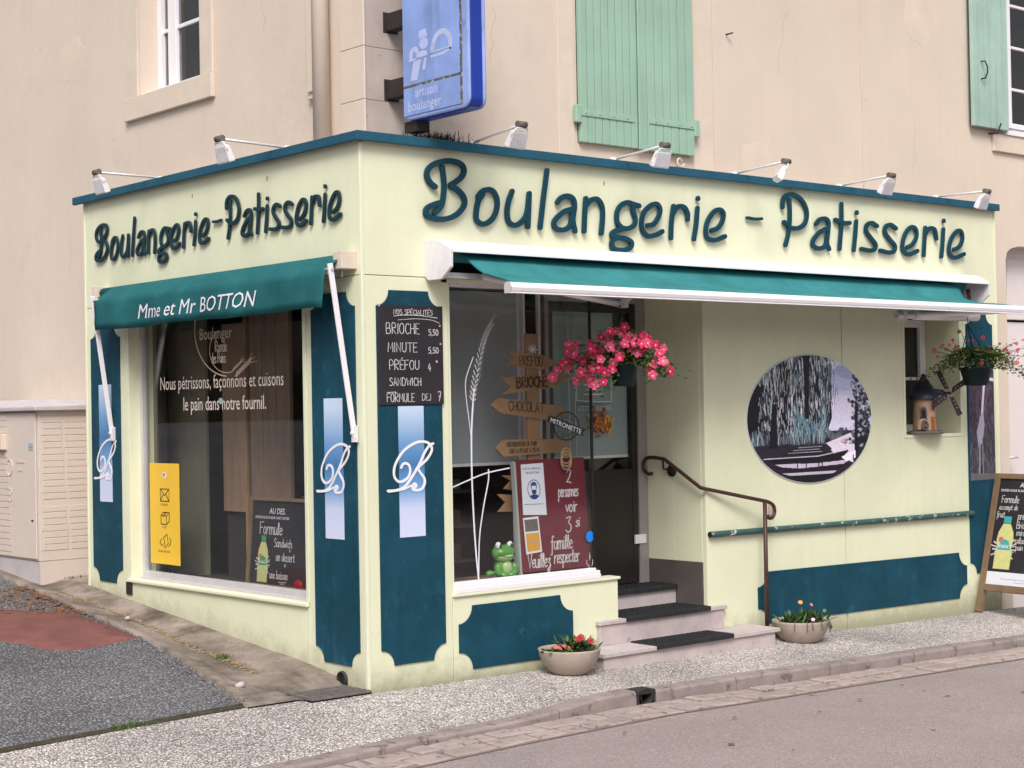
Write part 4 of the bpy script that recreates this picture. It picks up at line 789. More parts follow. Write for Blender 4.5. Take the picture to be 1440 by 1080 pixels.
b = MB(); b.box(-.085, .47, 3.45, 3.622, -.004, .001, 0, FS); fp2 = b.build('face_panel', M['blueface'], bs, bevel=.002); OFF[fp2.name] = OFF[bs.name]
b = MB(); b.box(-.085, .475, 3.620, 3.637, -.004, .0008, 0, FS); b.box(.468, .486, 3.45, 4.74, -.004, .0008, 0, FS); b.build('grimy_joint', M['grime'], bs)
ic = MB()
ic.prism(FS, [(.075, 3.950), (.144, 3.955), (.160, 3.906), (.080, 3.900)][::-1], .001, .002)
ic.prism(FS, [(.124+.042*math.cos(a*.3142), 3.868+.034*math.sin(a*.3142)) for a in range(20)], .001, .002)
ic.ribbon(FS, smooth2([(-.004, 3.79), (-.002, 3.832), (.02, 3.846), (.045, 3.846), (.055, 3.83)], 4), .03, .001, .002)
ic.prism(FS, [(.046, 3.808), (.092, 3.826), (.140, 3.824), (.164, 3.801), (.160, 3.789), (.105, 3.789), (.057, 3.79)][::-1], .001, .0022)
ic.prism(FS, [(.02, 3.774), (.098, 3.775), (.053, 3.656), (-.014, 3.660)][::-1], .001, .002)
ic.ribbon(FS, [(.138, 3.77), (.123, 3.72)], .026, .001, .002)
ic.ribbon(FS, smooth2([(.205, 3.815), (.228, 3.868), (.275, 3.905), (.331, 3.903), (.368, 3.87), (.381, 3.832), (.381, 3.805)], 4), .034, .001, .002)
ic.ribbon(FS, [(.20, 3.774), (.31, 3.776), (.385, 3.792)], .016, .001, .002); ic.ribbon(FS, [(.19, 3.801), (.38, 3.803)], .009, .001, .0024); ic.ribbon(FS, [(-.02, 3.782), (.04, 3.784)], .012, .001, .0024)
ic.build('baker_emblem', M['signprint'], fp)
tx = MB(); text(tx, 'artisan', FS, .03, 3.555, .085, .98, d=.0012, bold=.012); tx.build('lettering', M['signprint'], fp2); tx = MB(); text(tx, 'boulanger', FS, -.045, 3.475, .088, .94, d=.0012, bold=.012); tx.build('lettering', M['signprint'], fp2)
for z0, z1 in ((4.02, 4.13), (3.595, 3.71)):
    b = MB(); b.box(.425, .50, .08, .2975, z0, z1); b.box(.405, .52, .290, .2995, z0-.01, z1+.01); b.build('bracket', M['rust'], bs, bevel=.004)
b = MB(); b.box(.43, .53, .0, .12, 3.36, 3.425); b.build('foot', M['rust'], bs)

# dry weeds and moss on the shop roof below the sign
tuft('dry_grass', .62, .06, 3.29, 420, .09, M['moss'], 'dry grey weeds growing on the shop roof under the blue sign', seed=8, spread=.10)
tuft('dry_grass', .10, .05, 3.29, 40, .03, M['greystone'], 'low moss and dry stalks on the roof edge at the shop corner', seed=9, spread=.06)

# ================================================================ FLOODLIGHTS
def lamp(loc, rz, tilt, swing, rise, label):
    t = thing('floodlight', loc, label, 'spotlight', 'floodlights on arms along the fascia'); Z = Vector(loc); Rz = Matrix.Rotation(rz, 3, 'Z')
    W = lambda p: tuple(Z+Rz@Vector(p))
    m = MB(); L_ = .47
    m.tube([W((0, .02, .01)), W((0, -.03, .02)), W((0, -L_, .03+rise))], .0085, 8); m.build('arm', M['alu'], t)
    m = MB(); m.tube([W((0, .02, -.02)), W((0, .02, .03))], .02, 10); m.tube([W((-.03, .0, .005)), W((.03, .0, .005))], .016, 10); m.build('base', M['whitegrey'], t)
    m = MB(); m.tube([W((-.035, -L_, .03+rise)), W((.035, -L_, .03+rise))], .021, 12); m.build('joint', M['greystone'], t)
    Rt = Matrix.Rotation(swing, 3, 'Z')@Matrix.Rotation(tilt, 3, 'X'); C = Vector((0.0, -L_-.005, rise+.005))
    H = lambda p: W(C+Rt@Vector(p))
    m = MB()   # tapered housing: narrow at the back, flared glass front
    v = []
    for (zz, hw, y0, y1) in ((-.020, .050, -.002, .018), (-.030, .064, -.006, .026), (-.122, .074, -.014, .032), (-.130, .072, -.010, .028)):
        v += [H((-hw, y0, zz)), H((hw, y0, zz)), H((hw, y1, zz)), H((-hw, y1, zz))]
    m.add(v, [(3, 2, 1, 0)]+[(4*i+k, 4*i+(k+1) % 4, 4*i+4+(k+1) % 4, 4*i+4+k) for i in range(3) for k in range(4)]+[(12, 13, 14, 15)])
    m.build('head', M['whitegrey'], t, bevel=.004)
    m = MB(); v = [H((-.058, .032, -.045)), H((.058, .032, -.045)), H((.063, .037, -.112)), H((-.063, .037, -.112)), H((-.058, .026, -.045)), H((.058, .026, -.045)), H((.063, .030, -.112)), H((-.063, .030, -.112))]
    m.add(v, [(0, 1, 2, 3), (4, 5, 6, 7), (0, 1, 5, 4), (1, 2, 6, 5), (2, 3, 7, 6), (3, 0, 4, 7)]); m.build('lens', M['whitegrey'], t)
    m = MB()
    for sx in (-1, 1): m.tube([H((sx*.05, 0, .0)), H((sx*.062, 0, -.03)), H((sx*.066, 0, -.06))], .005, 6)
    m.tube([H((-.05, 0, 0)), H((.05, 0, 0))], .005, 6); m.build('yoke', M['whitegrey'], t)
    return t
LAB = ['floodlight nearest the blue sign on the long right fascia', 'floodlight just below the closed green shutters', 'floodlight with its head turned edge-on, right of the green shutters', 'second floodlight from the right end of the fascia', 'floodlight at the far right end of the fascia']
for i, (x, tl, sw, rs) in enumerate(((.896, .5, .1, .035), (2.142, .45, 0, .02), (3.363, .5, .95, .015), (4.574, .5, .05, .01), (5.827, .5, .1, -.02))):
    lamp((x, .03, 3.315), 0, tl, sw, rs, LAB[i])
lamp((.03, .857, 3.315), -math.pi/2, .35, .0, .0, 'floodlight on the left fascia nearer the shop corner')
lamp((.03, 2.499, 3.315), -math.pi/2, .35, .0, -.01, 'floodlight at the far left end of the left fascia')

# ================================================================ AWNING OVER THE WINDOW AND DOOR (right)
aw = thing('awning', (3.3, 0, 2.4), 'long teal awning half extended from a white cassette over window and door', 'awning')
def xprism(b, x0, x1, prof, mi=0):          # profile of (y, z)
    n = len(prof); b.add([(x0, y, z) for y, z in prof]+[(x1, y, z) for y, z in prof], [tuple(range(n)), tuple(range(2*n-1, n-1, -1))]+[(i, (i+1) % n, n+(i+1) % n, n+i) for i in range(n)], mi); return b
cap = [(-.0, 2.694), (-.135, 2.682), (-.260, 2.618), (-.257, 2.510), (-.165, 2.442), (-.037, 2.443), (-.0, 2.47)]
b = MB(); xprism(b, .470, .492, cap); b.build('end_cap', M['whitegrey'], aw, bevel=.003)
b = MB(); xprism(b, 6.10, 6.12, cap); b.build('end_cap', M['whitegrey'], aw, bevel=.003)
b = MB(); xprism(b, .493, 6.099, [(-.0, 2.694), (-.135, 2.682), (-.260, 2.618), (-.262, 2.600), (-.252, 2.600), (-.130, 2.668), (-.0, 2.680)]); b.build('hood', M['white'], aw, bevel=.002)
b = MB(); xprism(b, .50, 6.09, [(-.002, 2.675), (-.018, 2.66), (-.018, 2.49), (-.002, 2.48)]); b.build('back_plate', M['black'], aw)
b = MB(); xprism(b, .50, 1.1, [(-.02, 2.50), (-.12, 2.49), (-.13, 2.455), (-.02, 2.465)]); b.build('lower_rail', M['whitegrey'], aw)
b = MB(); b.tube([(.58, -.10, 2.595), (5.95, -.10, 2.595)], .042, 16); b.build('roller', M['awn'], aw)
b = MB(); NX, NY = 90, 18; V = []
for i in range(NX+1):
    s_ = i/NX; xr = .64+(5.74-.64)*s_; xb = .62+(5.80-.62)*s_
    for j in range(NY+1):
        t = j/NY; y = -.135+(-.655+.135)*t
        zl = lerp([(0, 2.605), (.28, 2.515), (.45, 2.462), (.6, 2.438), (.75, 2.432), (.93, 2.405), (1, 2.392)], t)
        zr = lerp([(0, 2.605), (.14, 2.57), (.25, 2.47), (.5, 2.43), (.8, 2.412), (.93, 2.400), (1, 2.392)], t)
        f = min(1, s_*1.15); z = zl*(1-f)+zr*f
        z += .004*mnoise.noise(Vector((s_*26, t*4, 0)))*math.sin(math.pi*t)+.006*math.sin(7*s_*math.pi+2*t)*math.sin(math.pi*t)*(1-.5*s_)+.014*math.exp(-((s_-.0)/.03)**2)*math.sin(t*14)*t*(1-t)*2
        x = xr+(xb-xr)*t+.015*math.sin(math.pi*t)*(1-2*s_)
        V.append((x, y, z))
b.add(V, [(i*(NY+1)+j, i*(NY+1)+j+1, (i+1)*(NY+1)+j+1, (i+1)*(NY+1)+j) for i in range(NX) for j in range(NY)], 0, True)
cl = b.build('cloth', M['awn'], aw, fix=False)
for s0 in (1/6, 2/6, 3/6, 4/6, 5/6):
    i = int(NX*s0); sm_ = MB(); sm_.tube([Vector(V[i*(NY+1)+j])+Vector((0, 0, .001)) for j in range(NY+1)], .0022, 5); sm_.build('seam', M['awn'], aw); so_ = cl.modifiers.new('thick', 'SOLIDIFY'); so_.thickness = .003; so_.offset = 0
bar = [(-.640, 2.330), (-.636, 2.375), (-.650, 2.392), (-.672, 2.394), (-.690, 2.384), (-.696, 2.362), (-.690, 2.343), (-.684, 2.341), (-.684, 2.333), (-.690, 2.330)]
b = MB(); xprism(b, .575, 6.25, bar); b.build('front_bar', M['white'], aw, bevel=.003)
b = MB(); xprism(b, .566, .5745, [(y*1.0+(y+.665)*.08, z+(z-2.36)*.08) for y, z in bar]); b.build('bar_end_cap', M['alu'], aw, bevel=.003)
# folding arms: left one mostly hidden, right one showing below the bar
b = MB(); b.tube([(4.93, -.36, 2.315), (6.0, -.20, 2.335)], .037, 14); b.tube([(4.93, -.36, 2.315), (5.9, -.62, 2.36)], .022, 10); b.build('folding_arm', M['white'], aw)
b = MB(); b.tube([(4.72, -.35, 2.312), (4.925, -.36, 2.315)], .030, 12); b.tube([(4.80, -.35, 2.275), (4.80, -.35, 2.355)], .036, 14); b.build('elbow', M['alu'], aw, bevel=.002)
b = MB(); b.tube([(1.86, -.30, 2.318), (.8, -.16, 2.47)], .022, 10); b.tube([(1.86, -.30, 2.318), (1.0, -.62, 2.36)], .02, 10); b.build('folding_arm', M['white'], aw)
b = MB(); b.tube([(1.84, -.33, 2.295), (1.84, -.33, 2.36)], .034, 12); b.tube([(1.87, -.30, 2.33), (2.06, -.18, 2.40)], .026, 10); b.build('elbow', M['whitegrey'], aw, bevel=.002)
b = MB(); b.tube([(5.93, -.17, 2.56), (5.94, -.18, 2.50), (5.93, -.17, 2.44)], .016, 8); b.tube([(5.93, -.17, 2.44), (5.93, -.17, 2.36)], .006, 6); b.build('crank_eye', M['rust'], aw)

# ================================================================ LEFT AWNING
al = thing('awning', (-.1, 1.6, 2.4), 'short drop-arm teal awning with white lettering above the left window', 'awning')
b = MB(); b.tube([(-.045, .16, 2.555), (-.045, 3.20, 2.555)], .038, 14); b.build('roller', M['awn2'], al)
for (y0, y1) in ((.045, .135), (3.20, 3.27)):
    b = MB(); b.box(-.11, -.001, y0, y1, 2.50, 2.605); b.build('bracket', M['stone'], al, bevel=.003)
b = MB(); b.tube([(-.06, .115, 2.50), (-.06, .115, 2.455)], .006, 6); b.build('hook', M['alu'], al)
V = []; NYs = 70
prof = [(-.03, 2.592), (-.07, 2.585), (-.12, 2.545), (-.175, 2.505), (-.198, 2.484), (-.203, 2.45), (-.200, 2.38), (-.203, 2.32), (-.198, 2.268)]
b = MB()
for i in range(NYs+1):
    s_ = i/NYs; y = .085+(3.045-.085)*s_
    for j, (x, z) in enumerate(prof):
        k = max(0, (j-4)/4); wv = .017*k*math.sin(s_*23+.7*math.sin(s_*9))+.005*k*math.sin(s_*60)
        yy = y+(.04*k if i == 0 else 0)+(.03*k if i == NYs else 0)
        V.append((x-wv, yy, z+.006*k*math.sin(s_*14)+(.004*mnoise.noise(Vector((s_*12, 0, 0))))))
npf = len(prof)
b.add(V, [(i*npf+j, i*npf+j+1, (i+1)*npf+j+1, (i+1)*npf+j) for i in range(NYs) for j in range(npf-1)], 0, True)
cl = b.build('cloth', M['awn2'], al, fix=False); so_ = cl.modifiers.new('thick', 'SOLIDIFY'); so_.thickness = .003; so_.offset = 0
tx = MB()
def FV(u, v, d):       # printed on the valance, following its ripples
    s_ = (-u-.085)/2.96; k = max(0, min(1, (2.484-v)/.216)); wv = .017*k*math.sin(s_*23+.7*math.sin(s_*9))+.005*k*math.sin(s_*60)
    x = -(.2035+.0018)-wv; return (x-d, -u, v)
text(tx, 'Mme et Mr BOTTON', FV, -2.40, 2.322, .142, 1.20, .30, .0015)
tx.build('lettering', M['pale'], al)
b = MB(); b.tube([(-.185, .10, 2.492), (-.185, .03, 2.492)], .010, 8); b.tube([(-.185, 3.0, 2.49), (-.185, 3.09, 2.49)], .010, 8); b.tube([(-.172, .10, 2.478), (-.172, 3.03, 2.478)], .011, 8); b.build('front_tube', M['alu'], al)
for (y, yb_) in ((.045, .060), (3.09, 3.135)):
    b = MB(); a = Vector((-.190, y, 2.505)); c = Vector((-.03, yb_, 1.525)); dd = (c-a).normalized()
    for (w_, s_) in ((.017, 1),):
        nrm = Vector((-dd.z, 0, dd.x)).normalized(); sd_ = Vector((0, 1, 0))
        P = []
        for q in (a-dd*.02, c+dd*.02):
            P += [q+nrm*w_+sd_*.007, q-nrm*w_+sd_*.007, q-nrm*w_-sd_*.007, q+nrm*w_-sd_*.007]
        b.add(P, [(0, 1, 2, 3), (7, 6, 5, 4), (0, 1, 5, 4), (1, 2, 6, 5), (2, 3, 7, 6), (3, 0, 4, 7)])
    b.build('drop_arm', M['white'], al, bevel=.003)
    b = MB(); b.box(-.04, -.009, yb_-.016, yb_+.016, 1.47, 1.57); b.lathe((-.04, yb_, 1.525), [(.012, 0), (.012, -.012), (0, -.014)], 10, axis='x'); b.build('pivot_plate', M['whitegrey'], al, bevel=.002)

# ================================================================ CHALKBOARD ON THE PILASTER
def board_hand(t, F, lines, m='chalk'):
    for args in lines:
        b = MB(); hand(b, *((args[0], F)+args[1:5]), **(args[5] if len(args) > 5 else {})); b.build('writing', M[m], t)
cb = thing('chalkboard', (.34, -.01, 1.69), 'tall black chalkboard of prices screwed to the teal corner pilaster', 'chalkboard')
b = MB(); b.box(.102, .592, 1.688, 2.288, .0095, .017, 0, FR); b.build('board', M['chalkboard'], cb, bevel=.0015)
FC = off(FR, .017)
ls = [('NOS SPÉCIALITÉS', .218, 2.232, .030, 1.0), ('BRIOCHE', .162, 2.116, .062, .86), ('MINUTE', .172, 2.006, .056, .96), ('PRÉFOU', .182, 1.900, .056, .93), ('SANDWICH', .180, 1.803, .046, .90), ('FORMULE', .160, 1.706, .050, .80), ('DEJ', .425, 1.712, .040, .85)]
for (s_, u, v, h, sx) in ls:
    b = MB(); hand(b, s_, FC, u, v, h, sx, w=.0042 if h > .04 else .003, gap=2.0); b.build('writing', M['chalk'], cb)
for (s_, u, v, h, sx) in [('5,50', .482, 2.110, .034, 1.0), ('5,50', .478, 2.000, .034, 1.05), ('4', .475, 1.893, .042, .9), ('7', .545, 1.708, .056, .75), ('€', .566, 2.158, .018, .9), ('€', .568, 2.048, .016, .9), ('€', .535, 1.935, .024, 1.1)]:
    b = MB(); hand(b, s_, FC, u, v, h, sx, w=.0042, gap=1.6); b.build('price', M['chalk'], cb)
b = MB(); b.ribbon(FC, smooth2([(.22, 2.222), (.30, 2.229), (.42, 2.228), (.55, 2.216)], 5), .004, .0005, .0016); b.build('flourish', M['chalk'], cb); b = MB(); b.ribbon(FC, smooth2([(.25, 2.199), (.38, 2.208), (.50, 2.203), (.565, 2.185)], 5), .003, .0005, .002); b.build('flourish', M['chalk'], cb); b = MB(); b.ribbon(FC, [(.160, 1.762), (.225, 1.765)], .004, .0005, .0022); b.build('flourish', M['chalk'], cb)
for u, v in ((.112, 2.280), (.596, 2.29)):
    b = MB(); b.lathe(FR(u, v, .017 if u < .3 else 0), [(.005, 0), (.005, -.003), (0, -.004)], 8, axis='y'); b.build('screw', M['alu'], cb)

# ================================================================ ENTRANCE STEPS
stp = thing('entrance_steps', (2.5, -.1, -.05), 'three pale stone entrance steps rising into the shop recess', 'steps')
b = MB(); b.box(1.648, 3.325, -.287, -.003, -.2, .040); b.build('riser', M['stepriser'], stp, bevel=.004)
b = MB(); b.box(1.628, 3.362, -.303, -.003, .040, .068); b.build('tread', M['steplight'], stp, bevel=.004)
b = MB(); b.box(1.862, 3.070, -.034, -.0025, .068, .205); b.box(2.068, 2.936, -.0025, .30, .0, .205); b.build('riser', M['stepriser'], stp, bevel=.003)
b = MB(); b.box(1.848, 3.095, -.046, -.0025, .205, .232); b.box(2.068, 2.936, -.0025, .30, .205, .232); b.build('tread', M['steplight'], stp, bevel=.003)
b = MB(); b.box(2.068, 2.936, .305, .55, .232, .335); b.build('riser', M['steplight'], stp, bevel=.003)
b = MB(); b.box(2.068, 2.936, .296, .55, .335, .362); b.build('tread', M['steplight'], stp, bevel=.003)
def rmat(x0, x1, y0, y1, z, label):
    t = thing('rubber_mat', ((x0+x1)/2, (y0+y1)/2, z), label, 'mat', 'black rubber mats on the steps')
    b = MB(); b.box(x0, x1, y0, y1, z+.001, z+.010); b.box(x0, x1, y0-.008, y0+.004, z-.022, z+.010); b.build('mat', M['rubber'], t, bevel=.003)
    b = MB(); n = int((x1-x0)/.026); m_ = max(2, int((y1-y0)/.026))
    for i in range(n):
        for j in range(m_):
            x = x0+.013+(x1-x0-.026)*i/(n-1); y = y0+.016+(y1-y0-.03)*j/(m_-1); w_ = .0095
            b.box(x-w_, x+w_, y-w_*.35, y+w_*.35, z+.0095, z+.0125) if (i+j) % 2 else b.box(x-w_*.35, x+w_*.35, y-w_, y+w_, z+.0095, z+.0125)
    tag(b.build('treads', M['rubber'], t, fix=False), kind='stuff')
rmat(2.115, 2.865, -.305, -.055, .068, 'black ribbed rubber mat on the lowest step')
rmat(2.09, 2.915, -.048, .285, .232, 'black ribbed rubber mat on the middle step')
rmat(2.072, 2.932, .29, .545, .362, 'black ribbed rubber mat on the top step by the door')

# ================================================================ HANDRAIL
hr = thing('handrail', (3.43, -.12, -.05), 'brown wrought iron handrail with scrolled ends beside the steps', 'handrail')
pth = [(2.885, .47, 1.165), (2.885, .505, 1.16), (2.885, .545, 1.185), (2.885, .555, 1.235), (2.885, .53, 1.27), (2.885, .48, 1.280), (2.885, .37, 1.272), (2.885, .31, 1.25), (2.887, .02, 1.085), (2.895, -.01, 1.07), (2.93, -.025, 1.06)]
pts = smooth2(pth, 5); end = [(3.38, -.115, .965), (3.47, -.125, .945), (3.515, -.13, .915), (3.525, -.13, .87), (3.50, -.13, .835), (3.465, -.13, .830), (3.445, -.13, .85)]
b = MB(); b.tube(list(pts)+list(smooth2(end, 5)), .0135, 12); b.build('rail', M['rail'], hr)
b = MB(); b.tube([(3.43, -.122, .95), (3.43, -.12, -.08)], .0155, 12); b.build('post', M['rail'], hr)
b = MB(); b.tube([(2.885, .36, 1.265), (2.89, .36, 1.20), (2.935, .33, 1.185)], .008, 8); b.lathe((2.938, .32, 1.185), [(.0, -.012), (.042, -.012), (.045, 0)], 16, axis='x'); b.build('wall_fixing', M['rust'], hr)
# old painted plank rail along the wall
pr = thing('plank_rail', (4.5, -.02, .72), 'thin peeling dark green wooden rail fixed along the right wall', 'rail')
b = MB(); V = []
for (x, z) in ((2.955, .738), (6.157, .716)):
    for k in range(10): a = 2*math.pi*k/10; V.append((x, -.022+.022*math.cos(a), z+.022*math.sin(a)))
b.add(V, [(k, (k+1) % 10, 10+(k+1) % 10, 10+k) for k in range(10)]+[tuple(range(9, -1, -1)), tuple(range(10, 20))], 0, False); b.build('rail', M['oldgreen'], pr)
b = MB(); b.tube([(2.954, -.022, .738), (2.950, -.022, .738)], .019, 10); b.build('end', M['black'], pr)
b = MB(); b.box(3.60, 3.645, .835, .925, .001, .028, 0, FR); tag(b.build('bell_box', M['planter'], bevel=.004), 'small beige box on the wall above the plank rail', 'box')
b = MB(); b.box(-2.985, -2.905, .355, .445, .001, .014, 0, FL); pq = b.build('meter_plaque', M['rust'], bevel=.003); tag(pq, 'tiny dark metal plaque under the left window ledge', 'plaque')
b = MB(); 
b.tube([(.02, .255, .045), (-.012, .255, .045)], .042, 16, caps=True); tag(b.build('drain_pipe_end', M['black']), 'black drain pipe mouth at the foot of the left corner pilaster', 'pipe')
b = MB(); b.lathe((-.013, .255, .045), [(.047, .012), (.047, -.006), (.036, -.006), (.036, .012)], 18, axis='x'); b.box(-.30, -.21, -.03, .04, -.0, .003, 0, FL); tag(b.build('pipe_collar', M['iron']), 'dark iron collar round the drain pipe mouth at the wall foot', 'collar')

# ================================================================ BOWLS AND THEIR PLANTS
def bowl(x, y, z, r, h, label):
    t = thing('stone_bowl', (x, y, z), label, 'planter')
    b = MB(); prof = [(0, 0), (r*.38, 0), (r*.45, h*.03), (r*.66, h*.20), (r*.84, h*.45), (r*.95, h*.74), (r*.985, h*.93), (r, h), (r*.985, h*1.015), (r*.93, h*1.0), (r*.915, h*.93), (r*.88, h*.8)]
    b.lathe((x, y, z), prof, 40); b.build('bowl', M['planter'], t)
    b = MB(); n = 20; V = [(x, y, z+h*.93)]
    for rr in (.45, .91):
        for k in range(n): a = 2*math.pi*k/n; V.append((x+r*rr*math.cos(a), y+r*rr*math.sin(a), z+h*(.92 if rr < .5 else .86)+random.uniform(-.005, .006)))
    b.add(V, [(0, 1+k, 1+(k+1) % n) for k in range(n)]+[(1+k, 1+n+k, 1+n+(k+1) % n, 1+(k+1) % n) for k in range(n)]); b.build('soil', M['soil'], t)
def leafblade(b, p, dr, L, w, droop=.3, mi=0, r=random):
    p = Vector(p); dr = Vector(dr).normalized(); sd_ = dr.cross(Vector((0, 0, 1)))
    if sd_.length < .05: sd_ = Vector((1, 0, 0))
    sd_.normalize(); sd_ = (sd_+Vector((0, 0, r.uniform(-.6, .6)))).normalized()
    m1 = p+dr*L*.5+Vector((0, 0, -droop*L*.12)); tp = p+dr*L+Vector((0, 0, -droop*L*.5))
    b.add([p-sd_*w*.15, p+sd_*w*.15, m1+sd_*w*.5, m1-sd_*w*.5, tp], [(0, 1, 2, 3), (3, 2, 4)], mi)
def flower(name, parent, pos, nrm, size, mats, petals=5, roll=0):
    """open lobed bloom: notched ruffled petals, small pale star, throat"""
    rr = random.Random(int(abs(pos[0]*9173+pos[2]*3331)*10)); nrm = Vector(nrm).normalized(); a = nrm.orthogonal().normalized(); c = nrm.cross(a); pos = Vector(pos); k_ = petals*4
    b = MB(); wob = [rr.uniform(-.10, .10) for i in range(petals)]
    def ring(rf, h, notchd, tipd):
        out = []
        for i in range(k_):
            m = i % 4; f = (1-notchd) if m == 0 else (1+tipd+wob[i//4]) if m == 2 else 1.0+wob[i//4]*.5
            an = roll+2*math.pi*i/k_; hh = h*(.4 if m == 0 else 1)+rr.uniform(-.05, .05)*rf
            out.append(pos+(a*math.cos(an)+c*math.sin(an))*size*rf*f+nrm*size*hh)
        return out
    r0, r1, r2, r3 = ring(.10, -.15, 0, 0), ring(.20, .02, .25, .35), ring(.68, .10, .10, .04), ring(1.0, .02, .34, -.02)
    b.add([pos-nrm*size*.4]+r0+r1+r2+r3, [(0, 1+(i+1) % k_, 1+i) for i in range(k_)], 1, True)
    n0 = len(b.v)-(1+4*k_)
    for q in range(3):
        for i in range(k_):
            j = (i+1) % k_; b.f.append((n0+1+q*k_+i, n0+1+q*k_+j, n0+1+(q+1)*k_+j, n0+1+(q+1)*k_+i)); b.m.append(1 if q == 0 else 0); b.sm.append(True)
    return b.build(name, mats, parent, fix=False)
bowl(1.365, -.27, -.035, .200, .168, 'round cast stone bowl planter left of the steps')
pl = thing('red_flower_plant', (1.44, -.27, .12), 'spiky green plant with red and salmon flowers in the left stone bowl', 'plant')
b = MB(); r = random.Random(4)
for i in range(330):
    g_ = r.random(); cx, cy = (1.425+r.gauss(0, .038), -.27+r.gauss(0, .045)) if g_ < .75 else (1.27+r.gauss(0, .045), -.27+r.gauss(0, .05))
    a = r.uniform(0, 6.28); el = r.uniform(.3, 1.35) if g_ < .75 else r.uniform(.0, .7)
    leafblade(b, (cx, cy, .125), (math.cos(a)*math.cos(el), math.sin(a)*math.cos(el), math.sin(el)), r.uniform(.08, .155) if g_ < .75 else r.uniform(.04, .07), r.uniform(.010, .017) if g_ < .75 else .026, .6, 0 if r.random() < .7 else 1, r)
b.build('foliage', [M['leaf2'], M['leaf']], pl, fix=False)
for i, (x, y, z, s_, m_) in enumerate([(1.375, -.36, .205, .024, 'red'), (1.39, -.355, .212, .020, 'red'), (1.46, -.37, .180, .022, 'red'), (1.36, -.35, .196, .018, 'red')]):
    flower('red_bloom', pl, (x, y, z), (-.5, -.7, .5), s_, [M[m_], M[m_]], 6, i)
for i in range(7):
    flower('salmon_bloom', pl, (1.20+.020*i+r.uniform(-.01, .01), -.33+r.uniform(-.03, .04), .145+r.uniform(0, .02)), (r.uniform(-.6, .2), -.6, .7), .014, [M['salmon'], M['salmon']], 5, i)
bowl(3.665, -.235, -.085, .208, .172, 'stained round cast stone bowl planter right of the steps')
pl = thing('orange_flower_plant', (3.69, -.235, .08), 'green bedding plants with orange and yellow flowers in the right stone bowl', 'plant')
b = MB(); r = random.Random(6)
for i in range(420):
    q = r.random(); cx, cy = (3.60+r.gauss(0, .045), -.24+r.gauss(0, .045)) if q < .45 else (3.745+r.gauss(0, .045), -.24+r.gauss(0, .045))
    a = r.uniform(0, 6.28); el = r.uniform(.4, 1.45)
    leafblade(b, (cx, cy, .070), (math.cos(a)*math.cos(el), math.sin(a)*math.cos(el), math.sin(el)), r.uniform(.06, .14), r.uniform(.010, .022), .4, 0 if r.random() < .6 else 1, r)
for i in range(9):   # stems trailing over the rim
    a = r.uniform(3.4, 5.6); c0 = Vector((3.665+.204*math.cos(a), -.235+.204*math.sin(a), .088)); b.tube([c0-Vector((math.cos(a), math.sin(a), 0))*.05, c0+Vector((0, 0, .008)), c0+Vector((math.cos(a)*.02, math.sin(a)*.02, -.05-r.random()*.03))], .004, 5, 2)
b.build('foliage', [M['leaf2'], M['leaf'], M['greystone']], pl, fix=False)
for i, (x, y, z, s_, m_) in enumerate([(3.60, -.29, .225, .018, 'oflower'), (3.72, -.29, .20, .010, 'salmon'), (3.75, -.27, .19, .009, 'oflower'), (3.87, -.29, .14, .015, 'leaf3'), (3.90, -.30, .095, .016, 'leaf3'), (3.64, -.37, .105, .015, 'petalw')]):
    flower('bloom', pl, (x, y, z), (-.5, -.6, .7), s_, [M[m_], M[m_]], 6, i)

# ================================================================ HANGING BASKETS
CR = Vector((.75968, -.65005, -.018)); CU = Vector((.004, -.023, .9997)); CB = Vector((-.65029, -.75955, -.0146))
def basket(x, y, z, r, h, top, label, wires=3):
    t = thing('hanging_pot', (x, y, z), label, 'hanging pot')
    b = MB(); b.lathe((x, y, z), [(0, 0), (r*.62, 0), (r*.70, h*.06), (r*.95, h*.86), (r*1.04, h*.88), (r*1.04, h), (r*.96, h), (r*.9, h*.86), (0, h*.84)], 24); b.build('pot', M['pot'], t)
    b = MB()
    for k in range(wires):
        a = 2.2+k*2*math.pi/wires; b.tube([(x+r*math.cos(a), y+r*math.sin(a), z+h), (top[0], top[1], top[2]-.06)], .0035, 6)
    b.tube([(top[0], top[1], top[2]-.06), top], .0035, 6); b.build('hanger', M['black'], t); return t
basket(1.80, -.36, 1.785, .098, .155, (1.80, -.34, 2.31), 'dark green hanging pot in front of the shop door')
pp_ = thing('petunia_plant', (1.80, -.36, 1.93), 'bushy petunia with many bright pink white-centred flowers in the left hanging pot', 'plant')
FLW = [(110,640),(150,570),(205,510),(265,530),(255,370),(270,300),(345,295),(355,425),(365,670),(415,480),(470,415),(500,290),(500,660),(515,550),(580,540),(585,380),(640,590),(600,455),(535,720),(630,690),(725,555),(645,230),(690,165),(725,185),(715,280),(695,330),(780,370),(810,190),(850,120),(860,245),(760,160),(930,330),(970,230),(985,385),(1050,210),(1020,290),(1120,290),(1180,300),(1270,340),(1210,390),(1190,490),(1250,470),(1290,500),(1335,575),(1125,550),(1140,620),(890,200),(540,350),(450,540),(610,225),(1090,240),(940,290),(250,480),(400,590)]
r = random.Random(12); FLW += [(r.gauss(600, 200), r.gauss(430, 70)) for _ in range(7)]+[(r.gauss(900, 110), r.gauss(250, 50)) for _ in range(5)]; P0 = Vector((1.80, -.36, 1.93)); cent = []
b = MB()
